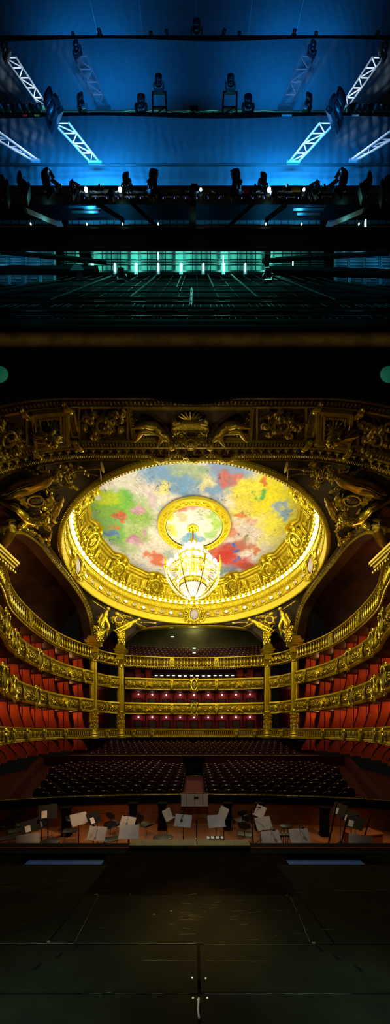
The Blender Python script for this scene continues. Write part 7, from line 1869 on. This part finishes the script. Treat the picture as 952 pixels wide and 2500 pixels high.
    for a, b, w_, lb in (((322, 490), (392, 556), 13, 'dark brace left of the centre under the bridge'), ((470, 490), (470, 560), 17, 'upright dark brace at the centre under the bridge'), ((618, 490), (548, 556), 13, 'dark brace right of the centre under the bridge'),
                       ((60, 505), (150, 545), 9, 'long pale brace low on the left under the bridge'), ((892, 505), (800, 545), 9, 'long pale brace low on the right under the bridge'), ((240, 492), (300, 530), 6, 'thin dark brace far left under the bridge'), ((700, 492), (650, 530), 6, 'thin dark brace far right under the bridge')):
        m = MB(); A, B = P(*a, 6.75), P(*b, 7.5); d = (B - A); n = Vector((-d.z, 0, d.x)).normalized() * (w_ / FPX * 7 / 2); q = Vector((0, .08, 0))
        m.strip([[A - n, A + n, A + n + q, A - n + q], [B - n, B + n, B + n + q, B - n + q]], closed_prof=True, caps=True); tag(put(m, 'bridge_brace', M['truss_dull'] if 'pale' in lb else M['void'], smooth=0), lb, 'brace', 'braces under the bridge')
    for side, x0, x1 in (('left', 0, 150), ('middle', 168, 780), ('right', 800, 952)):
        r = thing('gallery_strip', 'narrow pale lit gallery strip under the bridge, %s part' % side, 'gallery', P((x0 + x1) / 2, 552, 7.5), 'lit gallery strips'); m = MB(); c0, c1 = P(x0, 556, 7.6), P(x1, 542, 7.6)
        m.box(((c0 + c1) / 2), (c1.x - c0.x, .05, c1.z - c0.z)); put(m, 'panel', M['gallery_panel'], r, 0); m = MB()
        n = int((x1 - x0) / 17)
        for k in range(n): m.box(P(x0 + (x1 - x0) * (k + .5) / n, 549, 7.52), (.022, .03, .17))
        m.box((((c0 + c1) / 2).x, 7.5, zY(550, 7.5)), (c1.x - c0.x, .03, .014)); put(m, 'bars', M['black_metal'], r, 0)
        for k in range(max(1, n // 5)):
            m = MB(); m.sph(P(x0 + (x1 - x0) * (k + .5) / max(1, n // 5), 547, 7.48), .02, 8, 5); put(m, 'small_lamp', M['tube_on'], r)
    for x0, x1, y, lb in ((168, 235, 508, 'upper left'), (175, 240, 520, 'lower left'), (715, 790, 514, 'upper right'), (725, 780, 525, 'lower right')):
        m = MB(); c = P((x0 + x1) / 2, y, 7.6); m.box(c, ((x1 - x0) / FPX * 7.6, .03, .07)); m.box(c + Vector((.2, 0, .09)), ((x1 - x0) / FPX * 5, .03, .03)); tag(put(m, 'gallery_louvre', M['grid_metal'], smooth=0), 'dim green slat glimpsed through the catwalk, %s' % lb, 'slat', 'dim green slats')
    # ---- dark navy beam
    r = thing('main_beam', 'broad dark navy beam spanning the fly loft below the bridge', 'beam', (0, 6.9, zY(605, 6.9))); m = MB(); z0, z1 = zY(605, 6.9), zY(560, 6.9)
    m.box((0, 6.915, (z0 + z1) / 2), (22, .03, z1 - z0)); put(m, 'web', M['navy_beam'], r, 0); m = MB(); m.box((0, 6.91, z1 + .01), (22, .05, .05)); m.box((0, 6.91, z0 - .01), (22, .05, .04)); put(m, 'flange', M['black_metal'], r, 0)
    # ---- lit gallery with windows
    Yg = 10.1; r = thing('window_gallery', 'long green lit gallery of framed panes with bright tubes', 'gallery', P(474, 668, Yg)); m = MB(); a, b = P(158, 668, Yg), P(790, 598, Yg); m.box((a + b) / 2, (b.x - a.x, .05, b.z - a.z)); put(m, 'wall_panel', M['gallery_panel'], r, 0)
    for k in range(29):
        px = 162 + k * 22; m = MB(); w_ = .07 if k % 5 == 2 else .025; m.box(P(px, 633, Yg - .15), (w_, .05, 1.05)); put(m, 'mullion', M['black_metal'], r, 0)
    for py, h in ((612, .02), (619, .03), (634, .02), (640, .035), (646, .05), (663, .07)):
        m = MB(); m.box(P(474, py, Yg - .22), (9.5, .012, h)); put(m, 'cross_rail', M['black_metal'], r, 0)
    for k, px in enumerate((225, 280, 332, 386, 442, 496, 546, 599, 653)):
        t = thing('fluorescent_tube', 'bright upright fluorescent tube in the green gallery, %s from the left' % ORD[k], 'lamp', P(px, 652, Yg - .32), 'fluorescent tubes of the gallery'); m = MB(); c = P(px, 652, Yg - .32); m.tube([c + Vector((0, 0, -.11)), c + Vector((0, 0, .12))], .021, 8); put(m, 'tube', M['tube_on'], t)
        m = MB(); m.box(c + Vector((0, .05, 0)), (.12, .03, .40)); put(m, 'fitting', M['truss_dull'], t, 0)
    for px, py, lb in ((545, 632, 'right of centre'), (838, 565 + 55, 'far right'), (715, 640, 'right'), (386, 625, 'left of centre'), (892, 548, 'top right')):
        m = MB(); c = P(px, py, Yg - .3 if py > 560 else 7.45); m.box(c, (.03, .03, .22)); tag(put(m, 'small_tube_lamp', M['tube_on'], smooth=0), 'small bright tube lamp in the gallery, %s' % lb, 'lamp', 'small tube lamps')
    for a, b, w_, lb in (((0, 614), (260, 640), .05, 'long dark pipe sloping over the left louvres'), ((952, 617), (640, 636), .05, 'long dark pipe sloping over the right louvres'), ((-10, 659), (240, 660), .09, 'dark boom crossing low on the left'), ((960, 668), (650, 660), .09, 'dark boom crossing low on the right')):
        m = MB(); m.tube([P(*a, 9.0), P(*b, 9.6)], w_, 8); tag(put(m, 'gallery_pipe', M['black_metal']), lb, 'pipe', 'dark gallery pipes')
    m = MB(); c = P(420 // 2 + 0, 618, 9.5); m.box(c, (.4, .2, .36)); m.box(c - Vector((0, 0, .3)), (.16, .1, .3)); tag(put(m, 'hung_loudspeaker', M['lamp_black'], smooth=0), 'dark box loudspeaker hung before the left gallery panes', 'loudspeaker')
    m = MB(); c = P(652, 622, 9.5); m.box(c, (.2, .2, .36)); m.box(c - Vector((0, 0, .24)), (.14, .1, .2)); tag(put(m, 'hung_loudspeaker', M['lamp_black'], smooth=0), 'dark box loudspeaker hung before the right gallery panes', 'loudspeaker')
    m = MB(); a, b, c, d = P(170, 660, 9.3), P(205, 660, 9.3), P(196, 646, 9.3), P(180, 646, 9.3); m.strip([[a, b], [d, c], [d + Vector((0, .3, 0)), c + Vector((0, .3, 0))]]); tag(put(m, 'lamp_hood', M['gallery_panel'], smooth=0), 'pale trapezoid hood at the left end of the gallery', 'hood')
    # ---- louvre racks at the sides
    for s, nm in ((-1, 'left'), (1, 'right')):
        X = lambda x: x if s < 0 else 952 - x
        for k, (x0, x1) in enumerate(((-8, 24), (26, 62), (64, 100), (102, 132))):
            r = thing('louvre_rack', 'tall blue lit louvred rack at the %s side, %s from the edge' % (nm, ORD[k]), 'rack', P(X((x0 + x1) / 2), 700, 9.7), 'louvred racks at the sides'); a, b = P(X(x0), 700, 9.7), P(X(x1), 602, 9.7); xl, xr = min(a.x, b.x), max(a.x, b.x); m = MB()
            for x in (xl, xr): m.box((x, 9.7, (a.z + b.z) / 2), (.05, .1, b.z - a.z))
            put(m, 'post', M['rack'], r, 0); m = MB(); n = 26
            for i in range(n): m.box(((xl + xr) / 2, 9.72, a.z + (b.z - a.z) * (i + .5) / n), (xr - xl, .05, .018), Matrix.Rotation(radians(30), 3, 'X'))
            put(m, 'slats', M['rack'], r, 0)
            m = MB(); m.box(((xl + xr) / 2, 9.85, (a.z + b.z) / 2), (xr - xl, .03, b.z - a.z)); put(m, 'back_sheet', M['navy_beam'], r, 0)
    # ---- leaning gridiron floor seen in steep perspective
    r = thing('gridiron', 'dark slatted gridiron sloping away below the lit gallery', 'gridiron', P(474, 789, 8.4))
    ya, yb = 8.4, 10.0
    def gp(px_top, t, lift=0):            # t: 0 near edge (low in view) .. 1 far edge; lines fan from (474, 600)
        py = 789 + (672 - 789) * t; k = (py - 600) / (672 - 600); Y = ya + (yb - ya) * t
        q = P(474 + (px_top - 474) * k, py, Y); return q + Vector((0, -lift * .85, -lift * .5))
    m = MB(); m.strip([[gp(-400 + i * 80, t, -.12) for i in range(24)] for t in [k / 6 for k in range(7)]]); put(m, 'back_sheet', M['void'], r, 0)
    m = MB()
    for px in range(60, 900, 28): m.tube([gp(px, t, 0) for t in (.55, .75, 1.0)], .008, 5)
    put(m, 'thin_joist', M['grid_metal'], r)
    for px, t0, t1, w_ in ((180, .35, .9, .022), (290, .45, .95, .022), (388, .5, .98, .02), (445, .7, .98, .02), (506, .7, .98, .02), (560, .5, .98, .02), (655, .45, .95, .022), (770, .35, .9, .022)):
        m = MB(); m.tube([gp(px, t0 + (t1 - t0) * i / 4, .07) for i in range(5)], w_, 6); put(m, 'joist', M['grid_metal'], r)
    for t in (.98, .86, .74, .63, .50, .40, .22, .10):
        m = MB(); m.tube([gp(-300, t, .05), gp(1250, t, .05)], .016 if t > .6 else .03, 6); put(m, 'cross_beam', M['black_metal'], r)
    m = MB(); rng = random.Random(6)
    for row, (t0, t1) in enumerate(((.30, .38), (.05, .13))):
        for k in range(70):
            px = 250 + k * 6.6 + rng.uniform(-1, 1)
            if rng.random() < .3: continue
            tt = t0 + rng.uniform(0, .02); m.tube([gp(px, tt, .06), gp(px, tt + rng.uniform(.04, .07), .06)], .011, 4)
    put(m, 'slats', M['grid_metal'], r)
    m = MB(); c = [gp(470, .32, .10), gp(470, .66, .10)]; m.tube(c, .04, 4)
    for q in range(3): m.sph(gp(470, .36 + q * .11, .16), .03, 6, 4)
    tag(put(m, 'centre_upright', M['truss_dull']), 'pale narrow upright standing at the middle of the dark gridiron', 'upright')
    for s, nm in ((-1, 'left'), (1, 'right')):
        m = MB(); pts = [gp(474 + s * q, t, .12) for q, t in ((225, .74), (260, .60), (300, .46), (320, .30))]; m.tube(pts, .05, 8); m.tube([p + Vector((0, -.05, .05)) for p in pts], .03, 6); tag(put(m, 'cable_bundle', M['grid_metal']), 'thick bundle of dull cables slung down the %s of the gridiron' % nm, 'cable bundle')
    out = []
    for i, (a, b) in enumerate(T):
        d = (a - b).normalized(); out.append((b - d * 1.3 + Vector((0, -.55, 0)), a.lerp(b, .35)))
    return out
M['blue_pilot'] = mat('blue_pilot_light', (.1, .1, 1), 0, .5, emit=((.12, .18, 1), 1.5))
T_LIGHT = fly()
# ================================================================== LIGHT, WORLD, CAMERA
def light(kind, name, loc, energy, color, size=.2, target=None, spot=60, blend=.6, sy=None):
    l = bpy.data.lights.new(name, kind); l.energy = energy; l.color = color
    if kind in ('POINT', 'SPOT'): l.shadow_soft_size = size
    if kind == 'SPOT': l.spot_size = radians(spot); l.spot_blend = blend
    if kind == 'AREA':
        l.shape = 'RECTANGLE'; l.size = size; l.size_y = sy or size
    o = bpy.data.objects.new(name, l); COL.objects.link(o); o.location = loc
    if target is not None:
        o.rotation_euler = (Vector(target) - Vector(loc)).to_track_quat('-Z', 'Y').to_euler()
    return o
WARM = (1, .86, .52)
# chandelier: the glow of its globes
for k in range(6):
    a = 2 * pi * k / 6 + .3; light('POINT', 'chandelier_light', (CHX + 3.1 * cos(a), CHY + 3.1 * sin(a), CHZ(1408)), 175, WARM, .5)
light('POINT', 'chandelier_light', (CHX, CHY, CHZ(1480)), 260, WARM, .5)
# unseen ring standing in for the cornice bulbs, set inward to light the painting
for k in range(20):
    a = 2 * pi * (k + .5) / 20; light('POINT', 'dome_fill_light', ring_pt(a, 6.9, 16.3), 60, (1, .93, .74), .2)
# box lamps along the side tiers
for side in ('left', 'right'):
    p = PATHS[side]
    for f, e, w in ((-1.15, .7, -1.6), (1.75, 3.2, -1.5), (4.8, 2.4, -1.5), (7.35, 2.0, -1.5)):
        for i in range(10):
            u = p.L - .55 - i * 1.72 - .95
            if u < .2: continue
            pp, tg, nm = p.at(u); light('POINT', 'box_light', (pp.x + nm.x * w, pp.y + nm.y * w, EYE + f), e * LSIDE, (1, .50, .16), .12)
for s in (-1, 1):
    light('POINT', 'column_bay_light', (s * 11.4, 33.0, EYE + 4.6), 10, (1, .45, .2), .15); light('POINT', 'column_bay_light', (s * 11.4, 33.0, EYE + 1.6), 10, (1, .3, .25), .15)
    light('POINT', 'gallery_light', (s * 13.6, 21, EYE + 10.6), 120, (1, .42, .12), .3)
light('POINT', 'gallery_light', (0, 38, EYE + 12.2), 200, (.8, .8, .35), .4)
# unseen spots over the orchestra pit for its warm wood and grey desks
light('SPOT', 'pit_light', (-2.4, 6.0, 4.2), 700, (1, .58, .30), .12, (-3.1, 8.8, -2), 46, .9)
light('SPOT', 'pit_light', (2.0, 6.0, 4.2), 150, (1, .58, .30), .12, (2.6, 8.4, -2), 44, .9)
light('SPOT', 'pit_light', (6.2, 6.4, 4.0), 420, (1, .58, .30), .12, (5.3, 9.2, -2), 32, .9)
light('SPOT', 'pit_light', (0, 4.2, 6), 430, (1, .95, .88), .3, (0, 7.6, -1.2), 62, .9)
# stage boards: unseen spots added for the soft pool in the middle
light('SPOT', 'stage_pool_light', (0.03, 1.9, 7.5), 2000, (1, .82, .38), .3, (0.04, 2.28, 0), 10, 1.0)
light('SPOT', 'stage_pool_light', (0.03, 1.9, 7.5), 120, (1, .82, .40), .4, (0.05, 2.35, 0), 40, 1.0)
for s in (-1, 1): light('SPOT', 'stage_blue_spill', (s * 2.0, .5, 2.6), 320, (.3, .75, .85), .3, (s * .98, 1.50, 0), 30, 1.0)  # added unseen spots imitate blue falling from the fly loft
# unseen wash lights added for the gilding near the stage
for s in (-1, 1):
    light('AREA', 'house_wash', (s * 3.5, 11.9, EYE + 6.5), 150, WARM, 1.2, (-s * 11.5, 19, EYE + 6))
light('SPOT', 'house_wash', (0, 11.9, EYE + 9), 1300, WARM, .6, (0, 34, EYE + 6.5), 46, .7)
for s in (-1, 1):
    light('SPOT', 'spandrel_fill_light', (s * 3.5, 20.5, EYE + 7.5), 1100, WARM, .4, (s * 8.6, 17.2, EYE + 13.6), 48, .8)  # unseen spots added to brighten the spandrel figures, front and rear
    light('SPOT', 'spandrel_fill_light', (s * 5.0, 26.5, EYE + 8.5), 260, WARM, .4, (s * 8.6, 32.0, EYE + 11.6), 40, .8)
# fly loft: blue washes on the cloths
B1, B2 = (.006, .30, 1), (.03, .45, 1)
for x in (-2.7, 2.7):
    light('AREA', 'cloth_wash', (x * 1.3, 7.6, 22.9), 12, B1, 3, (x * 1.3, 9.1, 24.7), sy=.3).data.spread = radians(80)
    light('AREA', 'cloth_wash', (x, 6.3, 19.3), 17, B1, 2.6, (x, 8.45, 21.5), sy=.3).data.spread = radians(75)
    light('AREA', 'cloth_wash', (x, 6.95, 16.5), 64, B1, 2.2, (x, 7.8, 18.2), sy=.25)
for px, e in ((210, 34), (293, 30), (657, 34), (742, 30), (490, 6)):
    light('POINT', 'bridge_led_light', P(px, 447, 7.42), e, B2, .06)
for a, b in T_LIGHT:
    light('SPOT', 'truss_fill_light', a, 420 if abs(a.x) > 2.9 or a.y < 7.7 else 45, (.75, .92, 1), .05, b, 16, .7)  # unseen spots added along the trusses to whiten them
for px in (225, 332, 442, 546, 653):
    light('POINT', 'gallery_tube_light', (xY(px, 10.1), 9.55, zY(657, 10.1)), 22, (.14, .95, .74), .2); light('POINT', 'gallery_tube_light', (xY(px, 10.1), 9.55, zY(618, 10.1)), 18, (.14, .95, .74), .2)
for px, e in ((20, 7), (90, 6), (860, 6), (930, 7)):
    light('POINT', 'louvre_light', (xY(px, 9.7), 9.1, zY(650, 9.7)), e, (.05, .5, .9), .2)
for px in (120, 300, 474, 650, 830):
    light('POINT', 'strip_light', P(px, 550, 7.2), .8, (.25, .95, .8), .1)
for px in (60, 890): light('POINT', 'gridiron_light', P(px, 715, 8.4), 2.2, (.05, .5, .8), .3)
bl = light('AREA', 'beam_fill_light', (0, 8.75, zY(828, 9.2)), 2.6, (1, .8, .4), 20, (0, 9.2, zY(828, 9.2)), sy=.15); bl.data.spread = radians(70)  # unseen strip added because nothing else lights the brown beam
w = bpy.data.worlds.new('dark_house'); SC.world = w; w.use_nodes = True
w.node_tree.nodes['Background'].inputs[0].default_value = (.02, .018, .015, 1); w.node_tree.nodes['Background'].inputs[1].default_value = .12
cam = bpy.data.cameras.new('camera'); co = bpy.data.objects.new('camera', cam); COL.objects.link(co); SC.camera = co
co.location = (0, 0, EYE); co.rotation_euler = (pi / 2, 0, 0)
cam.sensor_fit = 'VERTICAL'; cam.sensor_height = 36; cam.sensor_width = 36; cam.lens = FPX / 2500 * 36
cam.shift_y = (HY - 1250) / 2500; cam.shift_x = (476 - CX) / 2500; cam.clip_start = .05; cam.clip_end = 200
vs = SC.view_settings; SC.display_settings.display_device = 'sRGB'; vs.view_transform = 'Standard'; vs.look = 'None'; vs.exposure = 0; vs.gamma = 1; vs.use_curve_mapping = False
c = SC.cycles; c.max_bounces = 6; c.diffuse_bounces = 3; c.glossy_bounces = 3; c.transmission_bounces = 2; c.caustics_reflective = False; c.caustics_refractive = False; c.sample_clamp_indirect = 4; c.use_light_tree = True
c.use_denoising = True
